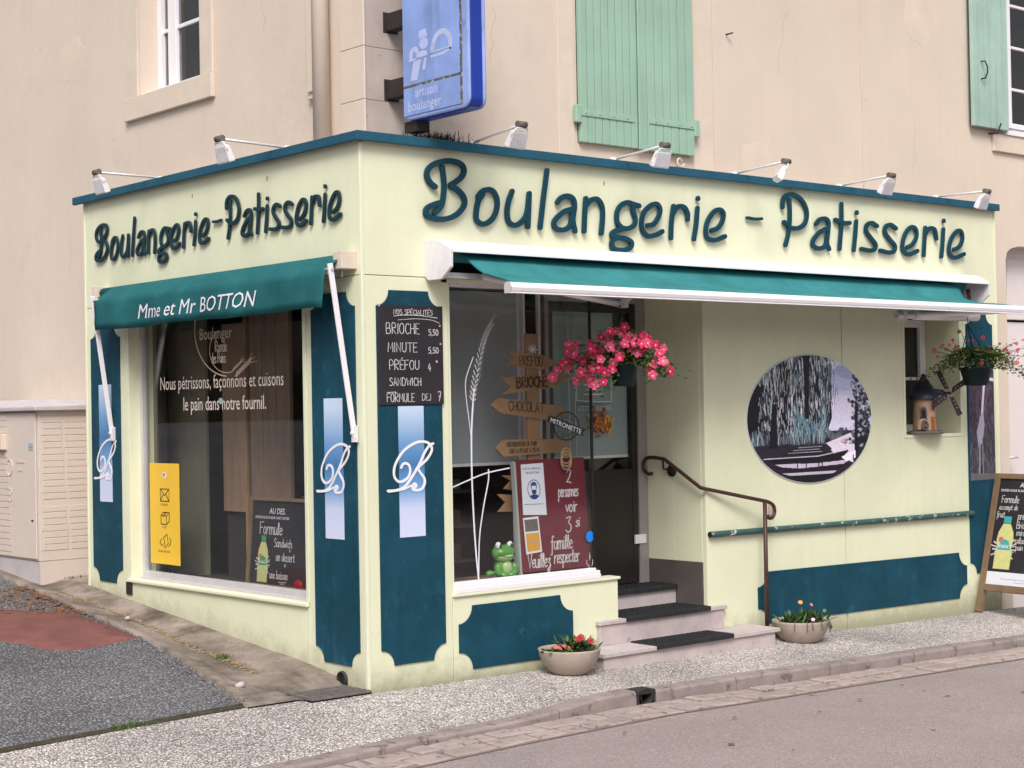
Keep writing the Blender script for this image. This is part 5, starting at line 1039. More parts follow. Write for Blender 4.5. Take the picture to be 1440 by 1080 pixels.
for i, (fx, fy) in enumerate(FLW):
    ux = (fx-850)/7.2*.00441; uz = -(fy-465)/7.2*.00441+.02
    pot = abs(ux) < .14 and uz < .03
    dep = (.11+.05*r.random()) if pot else max(0, .17-.35*abs(ux))+r.uniform(-.07, .05)
    p = P0+CR*ux+CU*uz+CB*dep; cent.append(p)
    n_ = (CB*r.uniform(.6, 1.1)+CR*(ux*1.4+r.uniform(-.5, .5))+CU*r.uniform(-.3, .5)); s_ = r.uniform(.027, .039)
    flower('flower', pp_, p, n_, s_, [M['petal'] if r.random() < .55 else M['petal2'], M['petalw']], 5, r.uniform(0, 6))
    root = P0+CR*ux*.25+Vector((0, 0, .02)); mid = (root+p)/2+Vector((0, 0, .05))
    if root != p: b.tube([root, mid, p-n_.normalized()*.02], .0022, 5, 2)
    for k in range(13):
        q = p-n_.normalized()*r.uniform(.01, .07)+Vector((r.gauss(0, .028), r.gauss(0, .028), r.gauss(-.012, .026))); a = r.uniform(0, 6.28); el = r.uniform(-.6, .9)
        leafblade(b, q, (math.cos(a)*math.cos(el), math.sin(a)*math.cos(el), math.sin(el)), r.uniform(.022, .048), r.uniform(.012, .022), .5, r.choice((0, 0, 0, 1, 3, 3)), r)
for i in range(900):
    ux = r.gauss(0, .15); p = P0+CR*ux+CU*(r.uniform(.0, .11)-.45*abs(ux)**1.4)+CB*r.gauss(.0, .07); a = r.uniform(0, 6.28); el = r.uniform(-.5, 1)
    leafblade(b, p, (math.cos(a)*math.cos(el), math.sin(a)*math.cos(el), math.sin(el)), r.uniform(.025, .05), r.uniform(.014, .024), .5, r.choice((0, 0, 0, 1, 3, 3)), r)
b.build('foliage', [M['leaf'], M['leaf2'], M['leaf2'], M['leaf3']], pp_, fix=False)
basket(5.83, -.30, 1.770, .132, .150, (5.76, -.28, 2.32), 'wide dark green hanging pot at the right end of the awning', 4)
pg = thing('trailing_plant', (5.84, -.30, 1.92), 'green trailing plant with sparse faded pink flowers in the right hanging pot', 'plant')
P0 = Vector((5.84, -.30, 1.925)); r = random.Random(21); b = MB()
def lf(b, p, L, w, mi):
    a = r.uniform(0, 6.28); el = r.uniform(-.5, 1); leafblade(b, p, (math.cos(a)*math.cos(el), math.sin(a)*math.cos(el), math.sin(el)), L, w, .4, mi, r)
for i in range(2300):
    ux = r.gauss(0, .155); hgt = max(.04, .17-.8*ux*ux); p = P0+CR*ux+CU*(hgt*r.random()**.8-.03*r.random()-.35*max(0, abs(ux)-.17))+CB*r.gauss(.03, .08)
    lf(b, p, r.uniform(.02, .042), r.uniform(.013, .022), r.choice((0, 0, 0, 1, 2, 2)))
ends = [(-.33, .07), (-.36, .12), (-.30, .16), (-.22, .20), (-.15, .27), (-.06, .20), (.02, .22), (.17, .17), (.26, .16), (.33, .20), (.37, .15), (.36, .08), (.30, .12), (.24, .05), (.28, .02), (.10, .14), (-.02, .12), (-.26, .13)]
for ux, uz in ends:
    p = P0+CR*ux+CU*uz+CB*r.uniform(-.05, .12); root = P0+CR*ux*.4+CU*.04; mid = (root+p)/2+Vector((0, 0, .03)); b.tube([root, mid, p], .0022, 5, 1)
    for k in range(16):
        t = r.random(); q = root*(1-t)+p*t+Vector((0, 0, .03*math.sin(3.14*t)))+Vector((r.gauss(0, .012),)*3); lf(b, q, r.uniform(.014, .028), r.uniform(.009, .014), r.choice((0, 1, 2)))
b.build('foliage', [M['leaf'], M['leaf2'], M['leaf3']], pg, fix=False)
for i, (ux, uz) in enumerate(ends+[(.0, .02), (.005, -.01), (.02, .035), (.25, .09), (.22, .12), (.29, .17), (-.24, .16), (-.20, .14), (.14, .05), (-.05, .19)]):
    flower('flower', pg, P0+CR*(ux+r.uniform(-.01, .01))+CU*(uz+.01)+CB*r.uniform(.0, .14), CB+CU*r.uniform(-.4, .8)+CR*r.uniform(-.8, .8), r.uniform(.013, .021), [M['salmon'] if i % 3 else M['petal2'], M['petalw'] if i % 4 == 0 else M['salmon']], 5, i)

# ================================================================ WINDMILL ORNAMENT IN THE NICHE
wm = thing('windmill_ornament', (5.56, .02, 1.385), 'garden windmill ornament with slate cone roof and four dark sails in the wall niche', 'ornament')
X, Y = 5.59, .035
b = MB(); b.lathe((5.56, -.01, 1.386), [(0, 0), (.180, 0), (.192, .010), (.178, .022), (.13, .032), (0, .034)], 22)
st = b.build('base', M['greystone'], wm)
for v in st.data.vertices: v.co.x += .02*mnoise.noise(v.co*14); v.co.y = v.co.y*.62+.012*mnoise.noise(v.co*9)
b = MB(); b.lathe((X, Y, 1.41), [(.096, 0), (.090, .10), (.086, .20), (.084, .285), (0, .285)], 26); b.build('tower', M['tower'], wm)
b = MB(); b.lathe((X, Y, 1.69), [(.118, -.02), (.116, .0), (.093, .05), (.089, .048), (.066, .095), (.062, .093), (.036, .14), (.022, .155), (.018, .175), (0, .19)], 22); b.build('roof', M['roofblue'], wm)
b = MB(); b.tube([(X, Y-.02, 1.735), (X+.10, Y-.12, 1.718)], .026, 10); b.build('axle_hood', M['roofblue'], wm)
ctr = Vector((5.745, -.095, 1.715)); nv = (CB+Vector((.55, -.1, 0))).normalized(); e1 = Vector((0, 0, 1)).cross(nv).normalized(); e2 = nv.cross(e1)
for k in range(4):
    a = math.radians(-60+90*k+(-6 if k % 2 else 4)); dv = e1*math.cos(a)+e2*math.sin(a); sv = nv.cross(dv)
    b = MB(); P = []
    for dd in (0, .008):
        for (l, w0) in ((.030, -.012), (.215, -.018), (.228, .034), (.055, .024)): P.append(ctr+dv*l+sv*w0+nv*(dd+.002*k))
    b.add(P, [(3, 2, 1, 0), (4, 5, 6, 7), (0, 1, 5, 4), (1, 2, 6, 5), (2, 3, 7, 6), (3, 0, 4, 7)])
    sl_ = b.build('sail', M['sail'], wm); OFF[sl_.name] = OFF[wm.name]
    b = MB()
    for l in (.08, .115, .15): b.ball(ctr+dv*l+sv*.006+nv*(.009+.002*k), .005, 6)
    b.build('rivets', M['alu'], sl_)
b = MB(); b.ball(ctr+nv*.012, .014, 8); b.tube([ctr-nv*.05, ctr+nv*.01], .01, 8); b.build('hub', M['sail'], wm)
def onT(az, z, rr=.0): R_ = .148-.08*(z-1.41)+rr; return (X+R_*math.cos(az), Y+R_*math.sin(az), z)
A0 = math.radians(229)
def FT(u, v, d):
    R_ = .096-.045*(v-1.41)+d; az = A0+u*.72/R_; return (X+R_*math.cos(az), Y+R_*math.sin(az), v)
b = MB(); b.prism(FT, [(-.06, 1.49), (-.015, 1.49), (-.015, 1.56), (-.022, 1.578), (-.0375, 1.586), (-.053, 1.578), (-.06, 1.56)], -.01, .004); b.build('arched_window', M['black'], wm)
b = MB(); b.ribbon(FT, smooth2([(-.067, 1.485), (-.068, 1.55), (-.060, 1.585), (-.0375, 1.600), (-.014, 1.585), (-.008, 1.55), (-.009, 1.485)], 3), .014, 0, .010); b.build('stone_arch', M['greystone'], wm)
b = MB(); b.box(.074, .110, 1.415, 1.50, -.01, .006, 0, FT); b.build('door', M['brick'], wm)
b = MB()
for i in range(7): b.box(.052+.003*(i % 2), .068, 1.415+.014*i, 1.426+.014*i, 0, .008, 0, FT)
b.box(.055, .125, 1.512, 1.524, 0, .008, 0, FT); b.build('door_bricks', M['brick'], wm)
b = MB(); b.box(.085, .105, 1.58, 1.63, -.01, .005, 0, FT); b.build('small_window', M['black'], wm)
wc = Vector((5.455, -.065, 1.455)); b = MB()
b.lathe(tuple(wc), [(.040, .010), (.040, -.010), (.030, -.010), (.030, .010), (.040, .010)], 20, axis='y')
for k in range(8): a = k*math.pi/4; b.tube([wc, wc+Vector((math.cos(a)*.034, 0, math.sin(a)*.034))], .004, 5)
b.lathe(tuple(wc), [(.014, .014), (.014, -.016), (0, -.018)], 10, axis='y'); b.build('water_wheel', M['greystone'], wm)
b = MB(); b.ribbon(lambda u, v, d: (u, -.035-d, v), smooth2([(5.405, 1.43), (5.412, 1.48), (5.445, 1.506), (5.48, 1.498), (5.505, 1.45)], 4), .012, 0, .025); b.build('wheel_arch', M['tower'], wm)
# ================================================================ PRINTED PICTURES (painted as mesh colours on real panels)
class Paint:
    def __init__(s, w, h, c): s.w, s.h = w, h; s.a = np.zeros((h, w, 3)); s.a[:] = np.array(c)/255.; s.yy, s.xx = np.mgrid[0:h, 0:w]; s.xx = (s.xx+.5)/w; s.yy = (s.yy+.5)/h; s.asp = w/h
    def put(s, m, c, al=1.0): m = np.clip(m, 0, 1)*al; s.a = s.a*(1-m[..., None])+m[..., None]*np.array(c)/255.
    def seg(s, p, q, w, c, al=1.0, w2=None):
        ax, ay = p; bx, by = q; dx, dy = bx-ax, by-ay; k = 1.0
        x = (s.xx-ax)*s.asp; y = s.yy-ay; ddx = dx*s.asp; l = ddx*ddx+dy*dy+1e-12
        t = np.clip((x*ddx+y*dy)/l, 0, 1); d = np.hypot(x-t*ddx, y-t*dy); ww = w if w2 is None else w+(w2-w)*t
        s.put((ww/2-d)*s.h+.5, c, al)
    def line(s, pts, w, c, al=1.0):
        for p, q in zip(pts, pts[1:]): s.seg(p, q, w, c, al)
    def ell(s, cx, cy, rx, ry, c, al=1.0): s.put((1-np.hypot((s.xx-cx)/rx, (s.yy-cy)/ry))*ry*s.h+.5, c, al)
    def poly(s, pts, c, al=1.0):
        ins = np.zeros(s.xx.shape, bool); n = len(pts)
        for i in range(n):
            (x1, y1), (x2, y2) = pts[i], pts[(i+1) % n]
            if y1 == y2: continue
            cnd = (s.yy >= min(y1, y2)) & (s.yy < max(y1, y2)) & (s.xx < (x2-x1)*(s.yy-y1)/(y2-y1)+x1); ins ^= cnd
        s.put(ins.astype(float), c, al)
def print_grid(name, P, F, u0, u1, v0, v1, parent, d=.002, ellipse=False, th=.004, gain=1.0, edge='alu'):
    h, w = P.h, P.w; lin = np.where(P.a <= .04045, P.a/12.92, ((P.a+.055)/1.055)**2.4)*gain
    ids = -np.ones((h+1, w+1), int); V = []; Fc = []; Cc = []
    for j in range(h):
        for i in range(w):
            if ellipse and ((i+.5)/w-.5)**2+((j+.5)/h-.5)**2 > .25: continue
            q = []
            for (a, c) in ((i, j+1), (i+1, j+1), (i+1, j), (i, j)):
                if ids[c, a] < 0:
                    ids[c, a] = len(V); fu, fv = a/w, c/h
                    if ellipse:
                        rx, ry = fu-.5, fv-.5; R_ = math.hypot(rx, ry)
                        if R_ > .5-.6/w: fu, fv = .5+rx/R_*.5, .5+ry/R_*.5
                    V.append(F(u0+(u1-u0)*fu, v1-(v1-v0)*fv, d))
                q.append(ids[c, a])
            Fc.append(tuple(q)); Cc.append(lin[j, i])
    o0 = OFF[parent.name] if parent else Vector((0, 0, 0))
    me = bpy.data.meshes.new(name); me.from_pydata([(p[0]-o0.x, p[1]-o0.y, p[2]-o0.z) for p in V], [], Fc)
    ca = me.color_attributes.new('Col', 'FLOAT_COLOR', 'CORNER'); arr = np.ones((len(Fc)*4, 4), np.float32); arr[:, :3] = np.repeat(np.array(Cc), 4, axis=0)
    ca.data.foreach_set('color', arr.ravel()); me.materials.append(M['print']); me.update()
    o = link(name, me, parent); OFF[o.name] = o0; return o
# --- oval picture of a willow over moored boats
md = thing('oval_picture', (4.11, 0, 1.535), 'large oval photograph print of a weeping willow over moored boats on the cream wall', 'picture')
b = MB(); el = lambda rx, rz, n=64: [(4.108+rx*math.cos(2*math.pi*k/n), 1.535+rz*math.sin(2*math.pi*k/n)) for k in range(n)]
b.prism(FR, el(.728, .482), .0, .010); b.build('backing', M['paper'], md)
P = Paint(270, 240, (188, 186, 218)); r = random.Random(5)
P.ell(.80, .18, .25, .10, (150, 160, 200), .5); P.ell(.72, .45, .2, .14, (214, 206, 230), .6); P.ell(.9, .12, .2, .08, (120, 140, 190), .5)
P.poly([(0, 0), (.67, 0), (.665, .5), (.60, .68), (0, .72)], (30, 27, 42))
P.poly([(0, .6), (.9, .6), (1, .8), (1, 1), (0, 1)], (45, 40, 56))
for i in range(26):
    x = .60+.4*r.random(); P.ell(x, .60+r.uniform(-.01, .06), r.uniform(.01, .03), r.uniform(.015, .05), (lambda q: (q, q+8, q+16))(r.randint(55, 130)), .8)
P.poly([(.60, .70), (.82, .62), (.86, .72), (.84, .86), (.70, .80)], (205, 190, 208)); P.ell(.80, .68, .06, .02, (190, 160, 175), .8)
for i in range(16): P.ell(.72+.13*r.random(), .665+.05*r.random(), .02, .008, (r.randint(150, 225),)*3 if i % 2 else (110, 80, 95), .7)
for i in range(1500):
    cx = r.choice([.13, .17, .20, .24, .33, .36, .40, .44, .50, .56, .60, .62, .66]); x = cx+r.gauss(0, .022); y = r.uniform(-.05, .62); L_ = r.uniform(.03, .12)
    lim = .48 if x > .64 else .66
    if y+L_ > lim: continue
    k = r.random(); c = (150+int(85*k), 162+int(75*k), 165+int(70*k)) if r.random() < .5 else ((92, 122, 138) if r.random() < .55 else (40, 40, 56))
    xa = x+.006*math.sin(y*30); P.seg((xa, y), (xa+r.uniform(-.008, .008), y+L_*.7), .006, c, .85)
for i in range(150):
    x = .36+.26*r.random(); y = .44+.2*r.random(); P.seg((x, y), (x+r.uniform(-.006, .006), y+.05), .008, (95, 140, 158), .6)
for i in range(110):
    x = r.uniform(.02, .60); P.seg((x, .70-r.uniform(0, .02)), (x+r.uniform(-.02, .02), .64-r.uniform(0, .06)), .008, (lambda q: (115+q, 140+q, 148+q))(r.randint(-50, 60)), .6)
P.poly([(.19, .38), (.225, .38), (.225, .72), (.16, .72)], (30, 27, 40)); P.poly([(.44, .0), (.49, .0), (.48, .5), (.45, .5)], (32, 28, 42))
for i in range(420):
    x = r.gauss(.925, .05); y = r.uniform(.14, .74)
    if x < .80+.05*math.sin(y*14): continue
    P.ell(x, y, r.uniform(.006, .016), r.uniform(.006, .018), r.choice([(32, 32, 44), (44, 46, 60), (62, 66, 78), (150, 155, 175)]), .9)
P.seg((.875, .4), (.865, .76), .03, (32, 28, 40)); P.poly([(.86, .66), (1, .64), (1, .70), (.86, .72)], (36, 32, 46))
P.poly([(.02, .73), (.62, .70), (.66, .74), (.64, .80), (.05, .80)], (48, 44, 58)); 
for y0, x0, x1 in ((.735, .34, .60), (.755, .30, .58), (.775, .26, .60)): P.seg((x0, y0), (x1, y0-.008), .012, (26, 24, 34)); P.seg((x0+.05, y0-.012), (x1-.02, y0-.016), .005, (170, 160, 180))
P.poly([(.10, .80), (.60, .795), (.79, .755), (.80, .765), (.74, .825), (.60, .845), (.2, .84)], (28, 26, 36)); P.line([(.12, .80), (.55, .795), (.78, .757)], .007, (195, 185, 205))
P.poly([(.2, .845), (.55, .85), (.8, .835), (.74, .88), (.3, .885)], (178, 165, 186)); P.poly([(.74, .81), (.86, .76), (.86, .82), (.78, .85)], (214, 206, 226))
P.poly([(.15, .855), (.40, .885), (.78, .865), (.70, .92), (.35, .92)], (34, 30, 44)); P.poly([(.25, .915), (.70, .915), (.66, .945), (.35, .945)], (172, 160, 182)); P.poly([(.30, .94), (.70, .935), (.6, 1), (.4, 1)], (30, 28, 40))
for k in (.38, .45, .55, .58, .84): P.seg((k, .84 if k < .8 else .80), (k, .88 if k < .8 else .84), .008, (34, 30, 40))
lum = P.a.mean(axis=2, keepdims=True); P.a = P.a*.7+lum*.3*np.array([.99, 1.0, 1.05]); P.a = np.clip((P.a-.08)*1.14, 0, 1); noise_ = np.random.normal(0, .035, P.a.shape[:2])[..., None]; P.a = np.clip(P.a+noise_, 0, 1)
print_grid('print', P, FR, 3.384, 4.832, 1.057, 2.013, md, d=.0115, ellipse=True, gain=1.35)
# --- heron photograph on the right pilaster
hp = thing('heron_picture', (6.33, 0, 1.0), 'tall narrow photograph print of a white heron among reeds on the right pilaster', 'picture')
P = Paint(60, 170, (58, 44, 62)); r = random.Random(9)
for i in range(700):
    x = r.random(); y = r.random(); q = r.randint(-45, 55); c = (98+q, 84+q, 98+q) if y < .55 else (92+q, 120+q, 116+q)
    P.seg((x, y), (x+r.uniform(-.06, .06), y+r.uniform(.02, .07)), .006, c, .6)
P.line([(1.0, .085), (.8, .075), (.66, .095), (.60, .15), (.56, .25), (.52, .36), (.50, .42)], .030, (212, 208, 222)); P.poly([(.42, .42), (.56, .38), (.60, .50), (.50, .66), (.34, .70), (.28, .56)], (176, 172, 196)); P.seg((.66, .085), (.3, .07), .010, (200, 180, 170))
P.seg((.40, .66), (.36, .95), .02, (150, 150, 150)); P.seg((.50, .62), (.52, .95), .014, (140, 130, 140)); P.poly([(0, .93), (1, .95), (1, 1), (0, 1)], (110, 108, 110), .8)
print_grid('print', P, FR, 6.150, 6.512, .985, 1.90, hp, d=.0125)
b = MB(); b.box(6.145, 6.516, .98, 1.905, .0092, .0118, 0, FR); b.build('backing', M['navy'], hp)

# ================================================================ LEFT SHOP WINDOW: decals and display
FG = lambda u, v, d: (-(-.13+.018)-d, -u, v)        # outer face of the left pane (x = .112)
dc = thing('window_lettering', (.112, 1.75, 1.68), 'gold and cream lettering and wheat-ear ring on the left window glass', 'lettering')
b = MB(); text(b, 'Nous pétrissons, façonnons et cuisons', FG, -2.665, 1.830, .136, .77, 0, .0008); b.build('slogan', M['goldtext'], dc); b = MB(); text(b, 'le pain dans notre fournil.', FG, -2.335, 1.680, .136, .77, 0, .0008); b.build('slogan', M['goldtext'], dc)
b = MB(); text(b, 'Boulanger', FG, -2.10, 2.165, .115, .93, 0, .0008, bold=.002); b.build('title', M['gold'], dc)
b = MB(); text(b, 'Artisan', FG, -2.06, 2.31, .10, .9, 0, .0008); b.build('title', M['gold'], dc)
b = MB(); hand(b, 'Ronde', FG, -1.885, 2.075, .075, .75, w=.007, gap=.9); hand(b, 'des Pains', FG, -1.935, 2.000, .070, .62, w=.007, gap=.8); b.build('script', M['gold'], dc)
b = MB()
b.ribbon(FG, [(-1.70+.46*math.cos(math.radians(a)), 2.235+.33*math.sin(math.radians(a))) for a in range(150, 268, 6)], .009, .0004, .0012)
b.ribbon(FG, [(-1.73+.23*math.cos(math.radians(a)), 2.085+.155*math.sin(math.radians(a))) for a in range(120, 292, 8)], .006, .0004, .0012)
b.build('ring', M['gold'], dc)
b = MB()
for (cx, cy, s_) in ((-1.63, 1.905, 1.0), (-1.66, 1.945, .6)):
    for k in range(7):
        t = k/6; u, v = cx+.17*s_*t, cy+.085*s_*t
        for sg_ in (-1, 1): b.ribbon(FG, [(u, v), (u+.030*s_, v+.016*s_+sg_*.013*s_)], .012*s_, .0004, .0012)
    for k in range(3): b.ribbon(FG, [(cx+.15*s_, cy+.08*s_), (cx+(.22+.03*k)*s_, cy+(.15-.03*k)*s_)], .003, .0004, .0012)
b.build('wheat_ear', M['gold'], dc)
ys_ = thing('yellow_poster', (.112, 2.62, .6), 'yellow postal services poster stuck inside the left window corner', 'poster')
b = MB(); b.box(-2.832, -2.405, .585, 1.306, .0006, .0022, 0, FG); b.build('sheet', M['yellow'], ys_)
FY_ = off(FG, .0022); b = MB()
cx = -2.618
for q in ([(cx-.06, 1.035), (cx+.065, 1.035), (cx+.065, 1.122), (cx-.06, 1.122), (cx-.06, 1.035)], [(cx-.06, 1.122), (cx, 1.075), (cx+.065, 1.122)], [(cx-.06, 1.035), (cx-.015, 1.085)], [(cx+.065, 1.035), (cx+.02, 1.085)],
          [(cx-.055, .87), (cx+.025, .87), (cx+.025, .93), (cx-.055, .93), (cx-.055, .87)], [(cx-.055, .93), (cx-.02, .955), (cx+.065, .955), (cx+.025, .93)], [(cx+.065, .955), (cx+.065, .895), (cx+.025, .87)], [(cx-.02, .93), (cx+.02, .955)],
          [(cx-.02, .775), (cx+.03, .80), (cx+.045, .735), (cx+.0, .700), (cx-.02, .775)]):
    b.ribbon(FY_, q, .008, .0002, .001, rise=.0003)
b.ribbon(FY_, smooth2([(cx+.065, .775), (cx+.085, .745), (cx+.05, .715)], 4), .007, .0002, .001); b.ribbon(FY_, smooth2([(cx-.05, .765), (cx-.075, .735), (cx-.03, .715)], 4), .007, .0002, .001)
b.build('pictograms', M['ink'], ys_)
b = MB(); text(b, 'COURRIER', FY_, cx-.062, 1.003, .022, 1.0, d=.0006); text(b, 'COLIS', FY_, cx-.035, .842, .022, 1.0, d=.0006); text(b, 'RELAIS TRANSFERT', FY_, cx-.10, .668, .022, .95, d=.0006); b.build('captions', M['ink'], ys_)
b = MB(); b.prism(FY_, [(cx+.034*math.cos(a*.3927), 1.222+.022*math.sin(a*.3927)) for a in range(16)], .0002, .0006); b.build('badge', M['goldtext'], ys_)
b = MB(); b.prism(FY_, [(cx-.018, 1.216), (cx+.012, 1.226), (cx+.002, 1.237), (cx-.012, 1.232)], .0007, .001); b.ribbon(FY_, [(cx-.015, 1.212), (cx+.008, 1.216)], .004, .0007, .001); b.build('bird_mark', M['ink'], ys_)
bt = MB(); bt.prism(FG, [(-1.823+.03*math.cos(a*.3927), 1.74+.022*math.sin(a*.3927)) for a in range(16)], .0004, .001); tag(bt.build('round_sticker', M['blind2']), 'tiny pale blue round sticker on the slogan of the left window', 'sticker')
# screens and shelving standing inside
def slab(name, y0, y1, x0, x1, z0, z1, m, label, cat):
    b = MB(); b.box(x0, x1, y0, y1, z0, z1); return tag(b.build(name, m, bevel=.004), label, cat)
slab('display_screen', 2.705, 3.25, .50, .53, .30, 2.4, M['olive'], 'dull olive screen panel standing at the left inside the window', 'screen')
slab('wooden_cabinet', 2.16, 2.46, .50, .85, .95, 2.30, M['wood_dark'], 'brown wooden cabinet with a pale edge inside the left window', 'cabinet')
slab('display_stand', 2.16, 2.46, .53, .85, .30, .945, M['dark'], 'dark base below the brown wooden cabinet inside the left window', 'cabinet')
slab('edge_batten', 2.125, 2.145, .49, .52, .30, 2.35, M['wood'], 'thin pale upright batten beside the brown cabinet inside the left window', 'batten')
for i in range(3): slab('display_board', 1.60+.175*i, 1.768+.175*i, .52, .55, .30, 2.36, M['wood_mid'], ['rightmost of three tall brown panels behind the left window chalkboard', 'middle one of three tall brown panels inside the left window', 'brown panel next to the pale batten inside the left window'][i], 'panel')
# chalk easel boards (the same printed menu board indoors and on the pavement)
def easel(name, org, ex, W_, H_, lean, label, rows, bottle_cap, leg=.32, frame='wood_frame', fr_=.055):
    """board standing on org; ex = unit vector to the right; leans back by lean (m over its height)"""
    ex = Vector(ex).normalized(); back = Vector((0, 0, 1)).cross(ex).normalized(); org = Vector(org)
    upv = (Vector((0, 0, 1))*H_+back*lean).normalized(); fn = ex.cross(upv).normalized()
    if fn.dot(back) > 0: fn = -fn
    F = lambda u, v, d: tuple(org+ex*u+upv*v+fn*d)
    t = thing(name, tuple(org), label, 'chalkboard')
    b = MB(); b.box(0, fr_, 0, H_, -.02, .02, 0, F); b.build('frame_post', M[frame], t, bevel=.003); b = MB(); b.box(W_-fr_, W_, 0, H_, -.02, .02, 0, F); b.build('frame_post', M[frame], t, bevel=.003)
    b = MB(); b.box(fr_+.0005, W_-fr_-.0005, H_-fr_*.8, H_, -.018, .018, 0, F); b.build('frame_rail', M[frame], t, bevel=.003); b = MB(); b.box(fr_+.0005, W_-fr_-.0005, leg-fr_, leg, -.018, .018, 0, F); b.build('frame_rail', M[frame], t, bevel=.003)
    b = MB(); b.box(fr_-.002, W_-fr_+.002, leg, H_-fr_*.8, -.010, .004, 0, F); b.build('board', M['chalkboard'], t)
    if leg > .1:
        B2 = lambda u, v, d: tuple(org+ex*u+(Vector((0, 0, 1))*H_-back*0).normalized()*v+back*d)
        for u in (.0, W_-fr_):
            b = MB(); p0 = org+ex*(u+fr_/2)+upv*(H_-.02)+back*.02; p1 = org+ex*(u+fr_/2)+back*(lean*2+.30)
            b.tube([p0, p1], .022, 4); b.build('rear_leg', M[frame], t)
    return t, off(F, .004)
# inside
t, F = easel('menu_board', (.21, 1.68, .47), (0.03, -1, 0), .86, .62, .05, 'menu chalkboard reading Formule Sandwich standing inside the left window', None, None, leg=.045, fr_=.03)
def menu(t, F, W_, H_, y0, rows, cap, small):
    b = MB(); k = W_
    for s_, u, v, h, sx in rows[0]: text(b, s_, F, u, v, h, sx, .12, .0008, bold=.01)
    b.build('heading', M['pale'], t)
    for s_, u, v, h, sx in rows[1]:
        b = MB(); hand(b, s_, F, u, v, h, sx, w=max(.0035, h*.085), gap=.9); b.build('writing', M['chalk'], t)
def bottle(t, F, u, v, h, cap):
    w = h*.19; b = MB(); r = random.Random(3)
    for k in range(22):
        a = k*2*math.pi/22+r.uniform(-.1, .1); l = h*r.uniform(.20, .32); b.ribbon(F, [(u+math.cos(a)*w*.7, v+h*.38+math.sin(a)*h*.12), (u+math.cos(a)*l, v+h*.38+math.sin(a)*l*.8)], h*r.uniform(.015, .035), .0003, .0008)
    b.build('splash', M['chalk'], t)
    b = MB(); b.prism(F, [(u-w, v), (u+w, v), (u+w*1.02, v+h*.30), (u+w*.85, v+h*.42), (u+w*1.02, v+h*.55), (u+w*.9, v+h*.70), (u+w*.45, v+h*.86), (u-w*.45, v+h*.86), (u-w*.9, v+h*.70), (u-w*1.02, v+h*.55), (u-w*.85, v+h*.42), (u-w*1.02, v+h*.30)], .0012, .0016); b.build('bottle_print', M['bottle'], t)
    b = MB(); b.box(u-w*.45, u+w*.45, v+h*.87, v+h, .0012, .0017, 0, F); b.prism(F, [(u-w*.8, v+h*.36), (u+w*.8, v+h*.36), (u+w*.5, v+h*.53), (u, v+h*.57), (u-w*.5, v+h*.53)], .0017, .002); b.build('cap_print', M[cap], t)
    b = MB(); b.prism(F, [(u-w*.5+w*.3*math.cos(q), v+h*.56+h*.05*math.sin(q)) for q in [i*.63 for i in range(10)]], .0017, .0021); b.build('fruit_print', M['salmon'], t)
    b = MB(); text(b, 'Volvic', F, u-w*.72, v+h*.40, h*.11, .9, .1, .0022, bold=.01); b.build('brand_print', M['pale'], t)
menu(t, F, .86, .62, 0, ([('AU DES.', .225, .512, .055, .95), ('FAITES-VOUS PLAISIR AVEC NOTRE', .06, .478, .024, 1.05)], [('Formule', .125, .375, .080, .9), ('Sandwich', .30, .295, .055, .9), ('+', .475, .26, .035, 1), ('un dessert', .33, .205, .055, .8), ('+', .425, .155, .045, 1.1), ('une boisson', .265, .085, .052, .75)]), 'capgreen', 1)
bottle(t, F, .175, .055, .31, 'capgreen')
b = MB(); b.ribbon(F, [(.37, .065), (.46, .068)], .004, .0005, .001); b.ribbon(F, [(.39, .055), (.44, .058)], .004, .0005, .001); b.build('underline', M['chalk'], t)
b = MB(); b.ball(F(.60, .06, 0), (.02, .05, .035), 10); b.build('berry_print', M['red'], t)

# ================================================================ PAVEMENT EASEL (right edge)
t, F = easel('menu_board', (6.155, -.035, -.10), (-.12, -.993, 0), .78, 1.17, .30, 'wooden framed menu chalkboard standing on the pavement at the right edge', None, None, leg=.235)
menu(t, F, .78, 1.19, 0, ([('AU DESSERT', .265, 1.06, .055, 1.0), ('FAITES-VOUS PLAISIR AVEC', .075, 1.02, .028, 1.0)], [('Formule', .10, .925, .060, .8), ('accompt de', .085, .865, .045, .8), ('prepare', .29, .79, .06, .8), ('Brioche', .29, .715, .055, .8), ('mini', .30, .655, .052, .9), ('salade', .29, .590, .05, .9), ('pain', .31, .535, .045, .9), ('fruit', .07, .80, .05, .8)]), 'capteal', 1)
bottle(t, F, .19, .37, .44, 'capteal')
b = MB(); b.box(.056, .724, .238, .345, .0005, .0012, 0, F); b.build('footer', M['paper'], t)
b = MB(); text(b, 'Pour votre sante, mangez cinq fruits et legumes par jour', F, .20, .285, .017, .9, 0, .0014); text(b, 'www.mangerbouger.fr', F, .34, .262, .014, .9, 0, .0014); b.build('footer_text', M['navy'], t)

